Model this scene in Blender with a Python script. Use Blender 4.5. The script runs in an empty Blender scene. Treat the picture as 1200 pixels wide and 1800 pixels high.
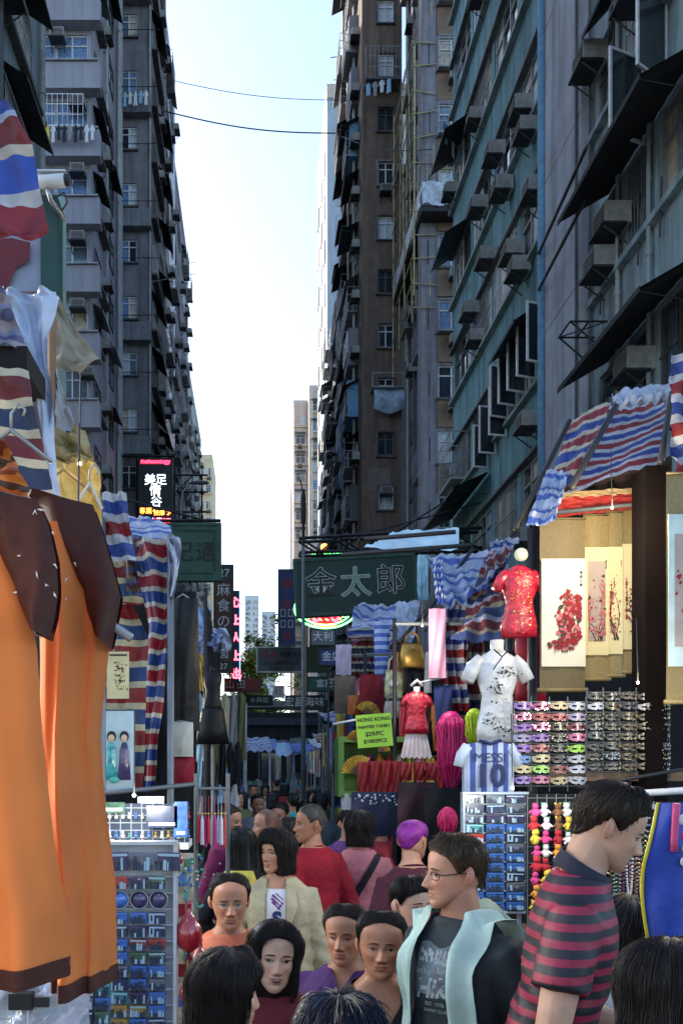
import bpy, bmesh, math, random
from math import sin, cos, pi, radians, sqrt, exp
from mathutils import Vector, Matrix, noise as mn
from mathutils.bvhtree import BVHTree
R = random.Random(7)
S = bpy.context.scene
COL = S.collection
# ---------------------------------------------------------------- camera
F, U0, V0, ZC = 1500.0, 450.0, 1350.0, 2.0      # focal length in photo pixels, vanishing point of the street, eye height
cd = bpy.data.cameras.new('camera'); cam = bpy.data.objects.new('camera', cd); COL.objects.link(cam)
cd.sensor_fit = 'VERTICAL'; cd.sensor_height = 36; cd.lens = F / 1800 * 36
cd.shift_y = 450 / 1800; cd.shift_x = 150 / 1800
cd.clip_start = 0.05; cd.clip_end = 3000
cam.location = (0, 0, ZC); cam.rotation_euler = (pi / 2, 0, 0)
S.camera = cam
# ---------------------------------------------------------------- sky, sun, exposure
W = bpy.data.worlds.new('World'); S.world = W; W.use_nodes = True
nt = W.node_tree; nt.nodes.clear()
wo = nt.nodes.new('ShaderNodeOutputWorld'); bg = nt.nodes.new('ShaderNodeBackground'); sk = nt.nodes.new('ShaderNodeTexSky')
SUN_EL, SUN_AZ = radians(27), radians(-52)       # azimuth from +Y (down the street) towards +X; low sun ahead and to the left, hidden by the blocks
sk.sky_type = 'NISHITA'; sk.sun_disc = False; sk.sun_elevation = SUN_EL; sk.sun_rotation = SUN_AZ
sk.air_density = 1.0; sk.dust_density = 1.6; sk.ozone_density = 1.2
bg.inputs['Strength'].default_value = 0.12
nt.links.new(sk.outputs[0], bg.inputs[0]); nt.links.new(bg.outputs[0], wo.inputs[0])
sl = bpy.data.lights.new('sun', 'SUN'); sl.energy = 2.4; sl.angle = radians(0.6); sl.color = (1.0, .9, .76)
so = bpy.data.objects.new('sun', sl); COL.objects.link(so)
sd = Vector((sin(SUN_AZ) * cos(SUN_EL), cos(SUN_AZ) * cos(SUN_EL), sin(SUN_EL)))
so.rotation_euler = sd.to_track_quat('Z', 'Y').to_euler(); so.location = (-30, -20, 60)
S.view_settings.view_transform = 'Standard'; S.view_settings.look = 'None'
S.view_settings.exposure = 1.95; S.view_settings.gamma = 1; S.view_settings.use_curve_mapping = False
S.cycles.max_bounces = 6; S.cycles.diffuse_bounces = 4

def px(u, y): return (u - U0) * y / F
def pz(v, y): return ZC + (V0 - v) * y / F
def at(u, v, y): return Vector((px(u, y), y, pz(v, y)))

# ---------------------------------------------------------------- materials
MATS = {}
def mat(name, col, rough=.6, metal=0., var=.18, vs=6., bump=.0, bs=40., dirt=0., dcol=(.03, .03, .028), emis=0., streak=False, spec=.4, alpha=1., coat=0., coord='Object', trans=0., bd=.02):
    if name in MATS: return MATS[name]
    m = bpy.data.materials.new(name); m.use_nodes = True; MATS[name] = m
    n = m.node_tree; b = n.nodes['Principled BSDF']
    b.inputs['Roughness'].default_value = rough; b.inputs['Metallic'].default_value = metal
    b.inputs['Specular IOR Level'].default_value = spec; b.inputs['Alpha'].default_value = alpha
    b.inputs['Coat Weight'].default_value = coat; b.inputs['Transmission Weight'].default_value = trans
    c = (*col[:3], 1); b.inputs['Base Color'].default_value = c
    tc = n.nodes.new('ShaderNodeTexCoord')
    src = tc.outputs[coord]
    def noise(scale, vec=None, detail=4, map_=None):
        t = n.nodes.new('ShaderNodeTexNoise'); t.inputs['Scale'].default_value = scale; t.inputs['Detail'].default_value = detail
        if map_:
            mp = n.nodes.new('ShaderNodeMapping'); mp.inputs['Scale'].default_value = map_; n.links.new(src, mp.inputs[0]); n.links.new(mp.outputs[0], t.inputs[0])
        else: n.links.new(src, t.inputs[0])
        return t.outputs['Fac']
    last = None
    if var > 0:
        mx = n.nodes.new('ShaderNodeMix'); mx.data_type = 'RGBA'
        mx.inputs['A'].default_value = tuple(max(0, k * (1 - var)) for k in col[:3]) + (1,)
        mx.inputs['B'].default_value = tuple(min(1, k * (1 + var)) for k in col[:3]) + (1,)
        mr = n.nodes.new('ShaderNodeMapRange'); mr.inputs[1].default_value = .3; mr.inputs[2].default_value = .7
        n.links.new(noise(vs), mr.inputs[0]); n.links.new(mr.outputs[0], mx.inputs['Factor'])
        last = mx.outputs['Result']
    if dirt > 0:
        mx = n.nodes.new('ShaderNodeMix'); mx.data_type = 'RGBA'
        f = noise(1.0, map_=(3.5, 3.5, .28) if streak else (1.3, 1.3, 1.3), detail=7)
        mr = n.nodes.new('ShaderNodeMapRange'); mr.inputs[1].default_value = .42; mr.inputs[2].default_value = .72; mr.inputs[4].default_value = dirt
        n.links.new(f, mr.inputs[0]); n.links.new(mr.outputs[0], mx.inputs['Factor'])
        if last: n.links.new(last, mx.inputs['A'])
        else: mx.inputs['A'].default_value = c
        mx.inputs['B'].default_value = (*dcol, 1); last = mx.outputs['Result']
    if last: n.links.new(last, b.inputs['Base Color'])
    if bump > 0:
        bp = n.nodes.new('ShaderNodeBump'); bp.inputs['Strength'].default_value = bump; bp.inputs['Distance'].default_value = bd
        n.links.new(noise(bs), bp.inputs['Height']); n.links.new(bp.outputs[0], b.inputs['Normal'])
    if emis > 0:
        b.inputs['Emission Color'].default_value = c; b.inputs['Emission Strength'].default_value = emis
    return m

def stripe_mat(name, cols, axis=1, rough=.55, coord='UV', wob=.0, fine=0., trans=0.):
    """cols: list of (width, colour); one repeat of the pattern per unit along axis"""
    if name in MATS: return MATS[name]
    m = bpy.data.materials.new(name); m.use_nodes = True; MATS[name] = m
    n = m.node_tree; b = n.nodes['Principled BSDF']; b.inputs['Roughness'].default_value = rough
    tc = n.nodes.new('ShaderNodeTexCoord'); sp = n.nodes.new('ShaderNodeSeparateXYZ'); n.links.new(tc.outputs[coord], sp.inputs[0])
    fr = n.nodes.new('ShaderNodeMath'); fr.operation = 'FRACT'
    val = sp.outputs[axis]
    if wob:
        nz = n.nodes.new('ShaderNodeTexNoise'); nz.inputs['Scale'].default_value = 3; n.links.new(tc.outputs[coord], nz.inputs[0])
        ma = n.nodes.new('ShaderNodeMath'); ma.operation = 'MULTIPLY_ADD'; ma.inputs[1].default_value = wob
        n.links.new(nz.outputs['Fac'], ma.inputs[0]); n.links.new(val, ma.inputs[2]); val = ma.outputs[0]
    n.links.new(val, fr.inputs[0])
    cr = n.nodes.new('ShaderNodeValToRGB'); cr.color_ramp.interpolation = 'CONSTANT'
    tot = sum(w for w, _ in cols); p = 0; e = cr.color_ramp.elements
    for i, (w, c) in enumerate(cols):
        if i < 2: el = e[i]; el.position = p
        else: el = e.new(p)
        el.color = (*c, 1); p += w / tot
    n.links.new(fr.outputs[0], cr.inputs[0])
    nz = n.nodes.new('ShaderNodeTexNoise'); nz.inputs['Scale'].default_value = 9; nz.inputs['Detail'].default_value = 6; n.links.new(tc.outputs['Object'], nz.inputs[0])
    mr = n.nodes.new('ShaderNodeMapRange'); mr.inputs[1].default_value = .3; mr.inputs[2].default_value = .7; mr.inputs[3].default_value = .62; mr.inputs[4].default_value = 1.05
    n.links.new(nz.outputs['Fac'], mr.inputs[0])
    mx = n.nodes.new('ShaderNodeMix'); mx.data_type = 'RGBA'; mx.blend_type = 'MULTIPLY'; mx.inputs['Factor'].default_value = 1
    n.links.new(cr.outputs[0], mx.inputs['A']); n.links.new(mr.outputs[0], mx.inputs['B']); n.links.new(mx.outputs['Result'], b.inputs['Base Color'])
    bp = n.nodes.new('ShaderNodeBump'); bp.inputs['Strength'].default_value = .35; bp.inputs['Distance'].default_value = .01
    nz2 = n.nodes.new('ShaderNodeTexNoise'); nz2.inputs['Scale'].default_value = 14; n.links.new(tc.outputs['Object'], nz2.inputs[0])
    n.links.new(nz2.outputs['Fac'], bp.inputs['Height']); n.links.new(bp.outputs[0], b.inputs['Normal'])
    if trans:      # thin woven plastic lets some light through
        td = n.nodes.new('ShaderNodeBsdfTranslucent'); ms = n.nodes.new('ShaderNodeMixShader'); ms.inputs[0].default_value = trans
        n.links.new(mx.outputs['Result'], td.inputs[0]); n.links.new(b.outputs[0], ms.inputs[1]); n.links.new(td.outputs[0], ms.inputs[2])
        n.links.new(ms.outputs[0], n.nodes['Material Output'].inputs[0])
    return m

# ---------------------------------------------------------------- mesh helpers
class MB:
    def __init__(s): s.v = []; s.f = []; s.mi = []; s.uv = {}; s.cur = 0
    def add(s, vs, fs, mi=None):
        o = len(s.v); s.v += [tuple(p) for p in vs]
        for f in fs: s.f.append(tuple(o + i for i in f)); s.mi.append(s.cur if mi is None else mi)
        return o
    def box(s, x0, x1, y0, y1, z0, z1, mi=None):
        s.add([(x0,y0,z0),(x1,y0,z0),(x1,y1,z0),(x0,y1,z0),(x0,y0,z1),(x1,y0,z1),(x1,y1,z1),(x0,y1,z1)],
              [(0,3,2,1),(4,5,6,7),(0,1,5,4),(1,2,6,5),(2,3,7,6),(3,0,4,7)], mi); return s
    def quad(s, a, b, c, d, mi=None): s.add([a, b, c, d], [(0,1,2,3)], mi); return s
    def tube(s, pts, r, n=6, cap=True, mi=None, r2=None):
        pts = [Vector(p) for p in pts]; k = len(pts)
        rs = r if isinstance(r, (list, tuple)) else [r] * k
        vs = []; up = None
        for i, p in enumerate(pts):
            d = (pts[min(i+1, k-1)] - pts[max(i-1, 0)])
            d = d.normalized() if d.length > 1e-9 else Vector((0,0,1))
            if up is None:
                a = Vector((0,0,1)) if abs(d.z) < .9 else Vector((1,0,0))
                up = (a - d * a.dot(d)).normalized()
            else:
                up = up - d * up.dot(d)
                up = up.normalized() if up.length > 1e-6 else Vector((1,0,0))
            q = d.cross(up); rr = rs[i]
            for j in range(n):
                t = 2 * pi * j / n
                vs.append(p + up * cos(t) * rr + q * sin(t) * (rr * (r2 or 1)))
        fs = [(i*n+j, i*n+(j+1)%n, (i+1)*n+(j+1)%n, (i+1)*n+j) for i in range(k-1) for j in range(n)]
        if cap: fs += [tuple(range(n-1, -1, -1)), tuple((k-1)*n + j for j in range(n))]
        s.add(vs, fs, mi); return s
    def bar(s, a, b, w=.03, mi=None): return s.tube([a, b], w * .7071, 4, mi=mi)
    def loft(s, rings, cap=True, mi=None):
        n = len(rings[0]); k = len(rings)
        vs = [p for r in rings for p in r]
        fs = [(i*n+j, i*n+(j+1)%n, (i+1)*n+(j+1)%n, (i+1)*n+j) for i in range(k-1) for j in range(n)]
        if cap: fs += [tuple(range(n-1, -1, -1)), tuple((k-1)*n + j for j in range(n))]
        s.add(vs, fs, mi); return s
    def grid(s, fn, nu, nv, mi=None, usc=1, vsc=1):
        o = len(s.v); vs = []
        for j in range(nv + 1):
            for i in range(nu + 1): vs.append(fn(i / nu, j / nv))
        f0 = len(s.f)
        s.add(vs, [(j*(nu+1)+i, j*(nu+1)+i+1, (j+1)*(nu+1)+i+1, (j+1)*(nu+1)+i) for j in range(nv) for i in range(nu)], mi)
        for j in range(nv + 1):
            for i in range(nu + 1): s.uv[o + j*(nu+1) + i] = (i / nu * usc, j / nv * vsc)
        return s
    def ball(s, c, r, n=12, m=8, mi=None, sc=(1,1,1)):
        c = Vector(c); rings = []
        for i in range(1, m):
            a = pi * i / m
            rings.append([c + Vector((sc[0]*r*sin(a)*cos(2*pi*j/n), sc[1]*r*sin(a)*sin(2*pi*j/n), -sc[2]*r*cos(a))) for j in range(n)])
        o = len(s.v); vs = [p for q in rings for p in q] + [c - Vector((0,0,r*sc[2])), c + Vector((0,0,r*sc[2]))]
        k = len(rings)
        fs = [(i*n+j, i*n+(j+1)%n, (i+1)*n+(j+1)%n, (i+1)*n+j) for i in range(k-1) for j in range(n)]
        fs += [(k*n, (j+1)%n, j) for j in range(n)] + [(k*n+1, (k-1)*n+j, (k-1)*n+(j+1)%n) for j in range(n)]
        s.add(vs, fs, mi); return s
    def mesh(s, name, mats, smooth=False):
        me = bpy.data.meshes.new(name); me.from_pydata(s.v, [], s.f)
        if not isinstance(mats, (list, tuple)): mats = [mats]
        for m in mats: me.materials.append(m)
        if len(mats) > 1: me.polygons.foreach_set('material_index', s.mi)
        if smooth: me.polygons.foreach_set('use_smooth', [True] * len(s.f))
        if s.uv:
            l = me.uv_layers.new(name='UVMap'); d = []
            for lp in me.loops: d += s.uv.get(lp.vertex_index, (0, 0))
            l.data.foreach_set('uv', d)
        me.update(); return me
    def build(s, name, mats, parent=None, smooth=False, loc=(0,0,0), rz=0, **kw):
        return obj(name, s.mesh(name, mats, smooth), parent, loc, rz, **kw)

def obj(name, me, parent=None, loc=(0,0,0), rz=0, label=None, cat=None, group=None, kind=None, rot=None, sc=None):
    o = bpy.data.objects.new(name, me); COL.objects.link(o)
    o.location = loc; o.rotation_euler = rot if rot else (0, 0, rz)
    if sc is not None: o.scale = sc
    if parent: o.parent = parent
    if label: o['label'] = label
    if cat: o['category'] = cat
    if group: o['group'] = group
    if kind: o['kind'] = kind
    return o
def thing(name, label, cat, loc=(0,0,0), rz=0, group=None, rot=None):
    return obj(name, None, None, loc, rz, label, cat, group, rot=rot)
def copy_tree(o, parent=None, loc=None, rz=None, label=None):
    c = o.copy(); COL.objects.link(c)
    if parent: c.parent = parent
    if loc is not None: c.location = loc
    if rz is not None: c.rotation_euler = (0, 0, rz)
    if label: c['label'] = label
    for ch in list(o.children): copy_tree(ch, c)
    return c
CACHE = {}
def cached(key, fn):
    if key not in CACHE: CACHE[key] = fn()
    return CACHE[key]

TMP = bpy.data.scenes.new('bench')          # a bench on which modifiers are worked out, removed at the end
def apply_mods(me, *mods):
    o = bpy.data.objects.new('w', me); TMP.collection.objects.link(o); extra = []
    for kind, kw in mods:
        m = o.modifiers.new('m', kind)
        for k, v in kw.items():
            if k == 'object': v = bpy.data.objects.new('w', v); TMP.collection.objects.link(v); extra.append(v)
            setattr(m, k, v)
    with bpy.context.temp_override(scene=TMP, view_layer=TMP.view_layers[0]):
        dg = bpy.context.evaluated_depsgraph_get(); dg.update()
        r = bpy.data.meshes.new_from_object(o.evaluated_get(dg), depsgraph=dg)
    for q in [o] + extra: bpy.data.objects.remove(q)
    return r

def text_mesh(s, size, mt, depth=.0, bold=0., align='CENTER', space=1., line=1., shear=0.):
    cu = bpy.data.curves.new('text', 'FONT'); cu.body = s; cu.size = size; cu.align_x = align; cu.align_y = 'CENTER'
    cu.extrude = depth; cu.offset = bold; cu.resolution_u = 3; cu.space_character = space; cu.space_line = line; cu.shear = shear
    o = bpy.data.objects.new('text', cu); me = o.to_mesh().copy(); o.to_mesh_clear(); bpy.data.objects.remove(o)
    me.materials.clear(); me.materials.append(mt); return me
def text(s, size, mt, parent, loc, name='lettering', depth=.004, rz=0, rx=pi/2, **kw):
    me = text_mesh(s, size, mt, depth, **kw)
    return obj(name, me, parent, loc, rot=(rx, 0, rz))

# common materials
WHITEP = mat('white_paint', (.62,.64,.66), .45, dirt=.35)
STEEL = mat('galvanised_steel', (.33,.35,.36), .4, .7, dirt=.3)
BLACKM = mat('black_metal', (.018,.018,.02), .5, var=.3)
GLASSD = mat('dark_glass', (.02,.03,.04), .08, var=.4, vs=.6, spec=.8)
GLASSB = mat('sky_glass', (.10,.15,.20), .07, var=.5, vs=.5, spec=.9)
CURT = [mat('pale_curtain', (.42,.47,.52), .35, var=.3, vs=9), mat('blue_curtain', (.12,.2,.36), .35, var=.35, vs=9), mat('cream_curtain', (.4,.36,.28), .4, var=.3)]
CONC = mat('dark_concrete', (.10,.10,.105), .85, dirt=.6, bump=.3, streak=True)
# ================================================================ ground, street
mat('asphalt', (.055,.055,.058), .75, bump=.4, bs=60, dirt=.4)
g = MB().grid(lambda a, b: (-900 + 1800*a, -60 + 1500*b, 0), 4, 4); g.build('ground', mat('earth', (.12,.12,.11), .9), kind='structure')
MB().box(-3.6, 3.9, -30, 320, -.2, .004).build('road', MATS['asphalt'], kind='structure')
pave = mat('paving', (.22,.215,.21), .8, bump=.3, bs=30, dirt=.4)
MB().box(-5.9, -3.75, -30, 320, -.2, .13).build('pavement', pave, kind='structure')
MB().box(4.05, 6.9, -30, 320, -.2, .13).build('pavement', pave, kind='structure')
MB().box(-3.75, -3.6, -30, 320, -.2, .14).build('kerb', mat('kerb_stone', (.3,.3,.29), .8), kind='structure')
MB().box(3.9, 4.05, -30, 320, -.2, .14).build('kerb', MATS['kerb_stone'], kind='structure')

# ================================================================ facade kit.  local frame: x along the wall, z up, outwards is -y
def plate(mb, M, Wd, H, holes, t=.18, mi=None, z0=0):
    """a wall Wd wide, H high with rectangular openings (s0, s1, za, zb) and reveals t deep"""
    xs = sorted({0., Wd, *[h[0] for h in holes], *[h[1] for h in holes]}); zs = sorted({z0, H, *[h[2] for h in holes], *[h[3] for h in holes]})
    xs = [x for x in xs if 0 <= x <= Wd]; zs = [z for z in zs if z0 <= z <= H]
    idx = {}; vs = []; fs = []
    def vid(i, k, d=0):
        if (i, k, d) not in idx:
            idx[(i, k, d)] = len(vs); vs.append(M @ Vector((xs[i], d * t, zs[k])))
        return idx[(i, k, d)]
    def hole(i, k):
        if i < 0 or k < 0 or i >= len(xs)-1 or k >= len(zs)-1: return False
        cx, cz = (xs[i]+xs[i+1])/2, (zs[k]+zs[k+1])/2
        return any(h[0] < cx < h[1] and h[2] < cz < h[3] for h in holes)
    for i in range(len(xs)-1):
        for k in range(len(zs)-1):
            if hole(i, k):
                if not hole(i-1, k): fs.append((vid(i,k), vid(i,k,1), vid(i,k+1,1), vid(i,k+1)))
                if not hole(i+1, k): fs.append((vid(i+1,k), vid(i+1,k+1), vid(i+1,k+1,1), vid(i+1,k,1)))
                if not hole(i, k-1): fs.append((vid(i,k), vid(i+1,k), vid(i+1,k,1), vid(i,k,1)))
                if not hole(i, k+1): fs.append((vid(i,k+1), vid(i,k+1,1), vid(i+1,k+1,1), vid(i+1,k+1)))
            else: fs.append((vid(i,k), vid(i+1,k), vid(i+1,k+1), vid(i,k+1)))
    mb.add(vs, fs, mi)

class Face:
    """one side of a building: places parts by distance along it (s) and height (z)"""
    def __init__(s, root, origin, rz): s.root = root; s.o = Vector(origin) - root.location; s.rz = rz; s.M = Matrix.Translation(s.o) @ Matrix.Rotation(rz, 4, 'Z')
    def put(s, name, me, x, z, out=0, parent=None, **kw):
        return obj(name, me, s.root, s.M @ Vector((x, -out, z)), s.rz, **kw)
    def mb(s, name, b, mats, x=0, z=0, out=0, **kw): return s.put(name, b.mesh(name, mats), x, z, out, **kw)

def window(face, x, z, w, h, kind=0, fm=None, inset=.1, pm=None, open_=None):
    """window (x,z = lower left). Part: window (the frame); sub-parts: pane, sash"""
    fm = fm or WHITEP
    def mk():
        b = MB(); t = .05
        b.box(0, w, -.03, .06, 0, t).box(0, w, -.03, .06, h-t, h).box(0, t, -.03, .06, t, h-t).box(w-t, w, -.03, .06, t, h-t)
        n = 1 if w < .7 else (2 if w < 1.6 else 3)
        for i in range(1, n): b.box(w*i/n-.03, w*i/n+.03, -.028, .058, t, h-t)
        if kind == 0 and h > 1.1: b.box(t, w-t, -.026, .056, h*.7-.025, h*.7+.025)
        if kind == 2:
            for i in range(int(w/.12)): b.box(.06+i*.12, .075+i*.12, -.09, -.075, 0, h)
            b.box(0, w, -.1, -.07, h*.5, h*.5+.03)
        return b.mesh('window', fm)
    o = face.put('window', cached(('win', w, h, kind, fm.name), mk), x, z, -inset)
    n = 1 if w < .7 else (2 if w < 1.6 else 3)
    for i in range(n):
        m = pm or R.choice([GLASSD, GLASSD, GLASSB, CURT[0], CURT[1], GLASSD, CURT[2]])
        pw = w/n
        me = cached(('pane', pw, h, m.name), lambda: MB().box(.02, pw-.02, .03, .04, .02, h-.02).mesh('pane', m))
        obj('pane', me, o, (i*pw, 0, 0))
    return o
ACW = mat('ac_casing', (.36,.37,.36), .6, dirt=.55); ACG = mat('ac_grille', (.05,.05,.055), .6)
def aircon(face, x, z, dark=False, out=0., sc=1.):
    def mk(): 
        b = MB(); b.box(0, .62, -.42, .1, 0, .42)
        for i in range(5): b.box(-.006, 0, -.38, -.08, .06+i*.07, .09+i*.07).box(.62, .626, -.38, -.08, .06+i*.07, .09+i*.07)
        return b.mesh('air_conditioner', ACW)
    o = face.put('air_conditioner', cached('ac', mk), x, z, out, sc=(sc,)*3)
    def g():
        b = MB(); b.box(.05, .57, -.435, -.42, .04, .38)
        for i in range(6): b.box(.06, .56, -.45, -.436, .06+i*.055, .075+i*.055, 1)
        return b.mesh('grille', [ACG, ACW])
    obj('grille', cached('acg', g), o)
    def br():
        b = MB(); b.box(-.04, .66, -.5, .0, -.05, -.003)
        b.bar((.03,-.45,-.05), (.03,.02,-.4), .03).bar((.6,-.45,-.05), (.6,.02,-.4), .03); return b.mesh('bracket', BLACKM)
    obj('bracket', cached('acb', br), o); return o
AWN = mat('awning_sheet', (.02,.019,.02), .7, dirt=.5, bump=.3); AWG = mat('awning_green', (.03,.07,.08), .7, dirt=.6); AWP = mat('awning_plastic', (.2,.24,.27), .5, dirt=.6)
def awning(face, x, z, w, d=.6, drop=.35, m=None, out=0.):
    b = MB(); n = max(2, int(w/.3))
    def f(a, c):
        zz = -drop * c + (.015 if int(a*n*2+.5) % 2 else 0); return (a*w, -d*c, zz)
    b.grid(f, n*2, 1); b.grid(lambda a, c: Vector(f(a, c)) + Vector((0, .0, -.03)), n*2, 1)
    b.box(0, w, -d-.01, -d+.01, -drop-.07, -drop+.02)
    if d > .9: b.bar((w-.05, -.01, -drop-.2), (w-.05, -d+.04, -drop-.03), .015)
    return face.mb('awning', b, m or AWN, x, z, out)
CG = mat('cage_metal', (.28,.30,.31), .5, .4, dirt=.5)
def cage(face, x, z, w, h, d=.55, m=None):
    b = MB(); m = m or CG
    for zz in (0, h*.33, h*.66, h-.03): b.box(0, w, -d, -d+.02, zz, zz+.03).box(0, .02, -d, 0, zz, zz+.03).box(w-.02, w, -d, 0, zz, zz+.03)
    n = max(3, int(w/.22))
    for i in range(n+1): b.box(w*i/n-.01, w*i/n+.01, -d-.01, -d+.01, 0, h)
    b.box(0, w, -d, 0, -.05, 0)
    return face.mb('window_cage', b, m, x, z)
PIPE = mat('pale_pipe', (.34,.36,.36), .5, dirt=.5, streak=True); PIPB = mat('iron_pipe', (.08,.085,.09), .5, dirt=.4)
def pipe(face, x, z0, z1, r=.06, m=None, out=.1, name='pipe'):
    b = MB(); b.tube([(0,0,0),(0,0,z1-z0)], r, 8)
    z = 1.5
    while z < z1-z0: b.tube([(0,0,z),(0,0,z+.1)], r*1.35, 8); z += 3
    return face.mb(name, b, m or PIPE, x, z0, out)
CLOTH = [mat('cloth_%s' % n, c, .8, var=.2, vs=20, bump=.3, bs=25) for n, c in
         dict(white=(.6,.62,.64), blue=(.08,.14,.4), dark=(.02,.02,.03), grey=(.25,.27,.3), red=(.35,.03,.04), cream=(.5,.45,.3), sky=(.25,.42,.6), pink=(.55,.2,.25), olive=(.12,.13,.06), black=(.012,.012,.014), yellow=(.6,.5,.08)).items()]
CN = dict(zip('white blue dark grey red cream sky pink olive black yellow'.split(), CLOTH))
def garment_mesh(kind, m, w=.5, h=.7):
    def mk():
        b = MB(); n = 12
        def prof(t):
            if kind == 'shirt':
                return w*.5*(1.0 if t < .28 else .62)
            if kind == 'trousers': return w*.36*(1 + .1*t)
            return w*.48*(1-.1*sin(3*t))
        for side in (-1, 1):
            def f(a, c):
                x = (a-.5)*2*prof(c); y = side*.02*(1-abs(a-.5)*2)+.02*sin(9*a+5*c)
                z = -c*h + (.06*(1-abs(a-.5)*2) if c < .05 else 0)
                if kind == 'shirt' and c < .28: z -= .22*h*abs(a-.5)*2*max(0, abs(a-.5)*2-.3)
                return (x, y, z)
            b.grid(f, n, 10)
        return b.mesh(kind, m, True)
    return cached(('g', kind, m.name, w, h), mk)

def laundry(u, v, y, n, w, label, out_dir=(1,0,0), mats=None):
    """a pole of washing; every pole of clothes is one thing with the garments it shows"""
    t = thing('laundry_pole', label, 'laundry', at(u, v, y), group='washing hung out of windows')
    d = Vector(out_dir); b = MB(); b.tube([d*-.1, d*w], .015, 5); b.build('pole', PIPE, t)
    for i in range(n):
        m = (mats or [CN['white'], CN['sky'], CN['grey'], CN['dark'], CN['white']])[i % (len(mats) if mats else 5)]
        k = 'shirt' if i % 3 else 'trousers'
        o = obj(k, garment_mesh(k, m, .5, .6 + .1*(i % 2)), t, d*(w*(i+.6)/n), math.atan2(d.y, d.x) + R.uniform(-.3, .3), sc=(w/n/.55 if w/n < .55 else 1, 1, 1))
    return t

def bld(name, label, x0, x1, y0, y1, H, m, front=None, side=None, street='right', roofm=None):
    """block with a wall towards the camera (y0) and one towards the street. front/side: holes [(s0,s1,za,zb)]"""
    root = thing(name, label, 'building', (0, 0, 0)); root.location = ((x0+x1)/2, (y0+y1)/2, 0)
    L = -root.location; fr = Face(root, (x0, y0, 0), 0)
    sd_ = Face(root, (x0, y1, 0), -pi/2) if street == 'right' else Face(root, (x1, y0, 0), pi/2)
    b = MB(); plate(b, fr.M, x1-x0, H, front or []); plate(b, sd_.M, y1-y0, H, side or [])
    a = Vector((x0, y0, 0))+L; c = Vector((x1, y1, 0))+L
    b.quad((a.x,a.y,H),(c.x,a.y,H),(c.x,c.y,H),(a.x,c.y,H)); b.quad((c.x,c.y,0),(a.x,c.y,0),(a.x,c.y,H),(c.x,c.y,H))
    xx = c.x if street == 'right' else a.x
    b.quad((xx,a.y,0),(xx,c.y,0),(xx,c.y,H),(xx,a.y,H))
    b.build('wall', m, root)
    bp = MB(); w = .2
    bp.box(a.x-.03, c.x+.03, a.y-.03, a.y+w, H, H+.9).box(a.x-.03, a.x+w, a.y+w, c.y, H, H+.9).box(c.x-w, c.x+.03, a.y+w, c.y, H, H+.9)
    bp.build('parapet', roofm or m, root)
    return root, fr, sd_

# ================================================================ RIGHT SIDE
TEAL = mat('teal_render', (.095,.215,.265), .8, var=.16, vs=1.5, bump=.35, bs=18, dirt=.7, streak=True, dcol=(.02,.035,.04))
LAV = mat('grey_render', (.37,.39,.44), .85, var=.14, vs=2, bump=.5, bs=22, dirt=.55, streak=True, dcol=(.08,.085,.09))
GRN = mat('grey_green_render', (.27,.345,.37), .85, var=.14, vs=2, bump=.5, bs=22, dirt=.75, streak=True, dcol=(.05,.06,.055))
PBLUE = mat('pale_blue_render', (.14,.30,.46), .8, dirt=.3, streak=True)
sills = [4.6+3.2*i for i in range(8)]
# --- teal block y 19..28.6 along x = 6.6
XR = 6.6
segs = [(.25+2.35*i, 2.3+2.35*i) for i in range(4)]
root, fr, sf = bld('teal_apartment_block', 'long turquoise apartment block with ribbon windows and rows of air conditioners on the right', XR, 14, 19, 28.6, 31, TEAL,
                   side=[(a, b, z, z+1.6) for a, b in segs for z in sills])
D = mat('band_lip', (.20,.27,.28), .7, dirt=.5)
for z in sills:
    sf.mb('ledge', MB().box(-.05, 9.58, -.16, 0, -.09, 0), D, 0, z)
    sf.mb('ledge', MB().box(-.05, 9.58, -.14, 0, 0, .06), CONC, 0, z+1.62)
    for k, (a, b) in enumerate(segs):
        if R.random() < .3: 
            window(sf, a+.02, z, (b-a)/2-.03, 1.58, 0, inset=.05); window(sf, a+(b-a)/2, z, (b-a)/2-.03, 1.58, 0, fm=PIPB, inset=.08)
        else: window(sf, a+.02, z, b-a-.04, 1.58, R.choice([0, 2, 0]), fm=R.choice([WHITEP, CG, CG, PIPB, CG]), inset=.06)
        if R.random() < .45: aircon(sf, a+R.choice([.1, .9, 1.35]), z+R.choice([.15, .95, -.5]), out=.1, sc=.8)
        r = R.random()
        if r < .12: awning(sf, a, z+1.6, b-a, .75, .5, m=R.choice([AWN, AWN, AWG]), out=.05)
        elif r < .22: cage(sf, a+.1, z+.05, 1.7, 1.45)
awning(sf, 0, 9.45+.9, 4.6, 1.0, .45, out=.06); awning(sf, 1, 6.3+.6, 5.2, 1.1, .45, out=.06)
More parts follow.
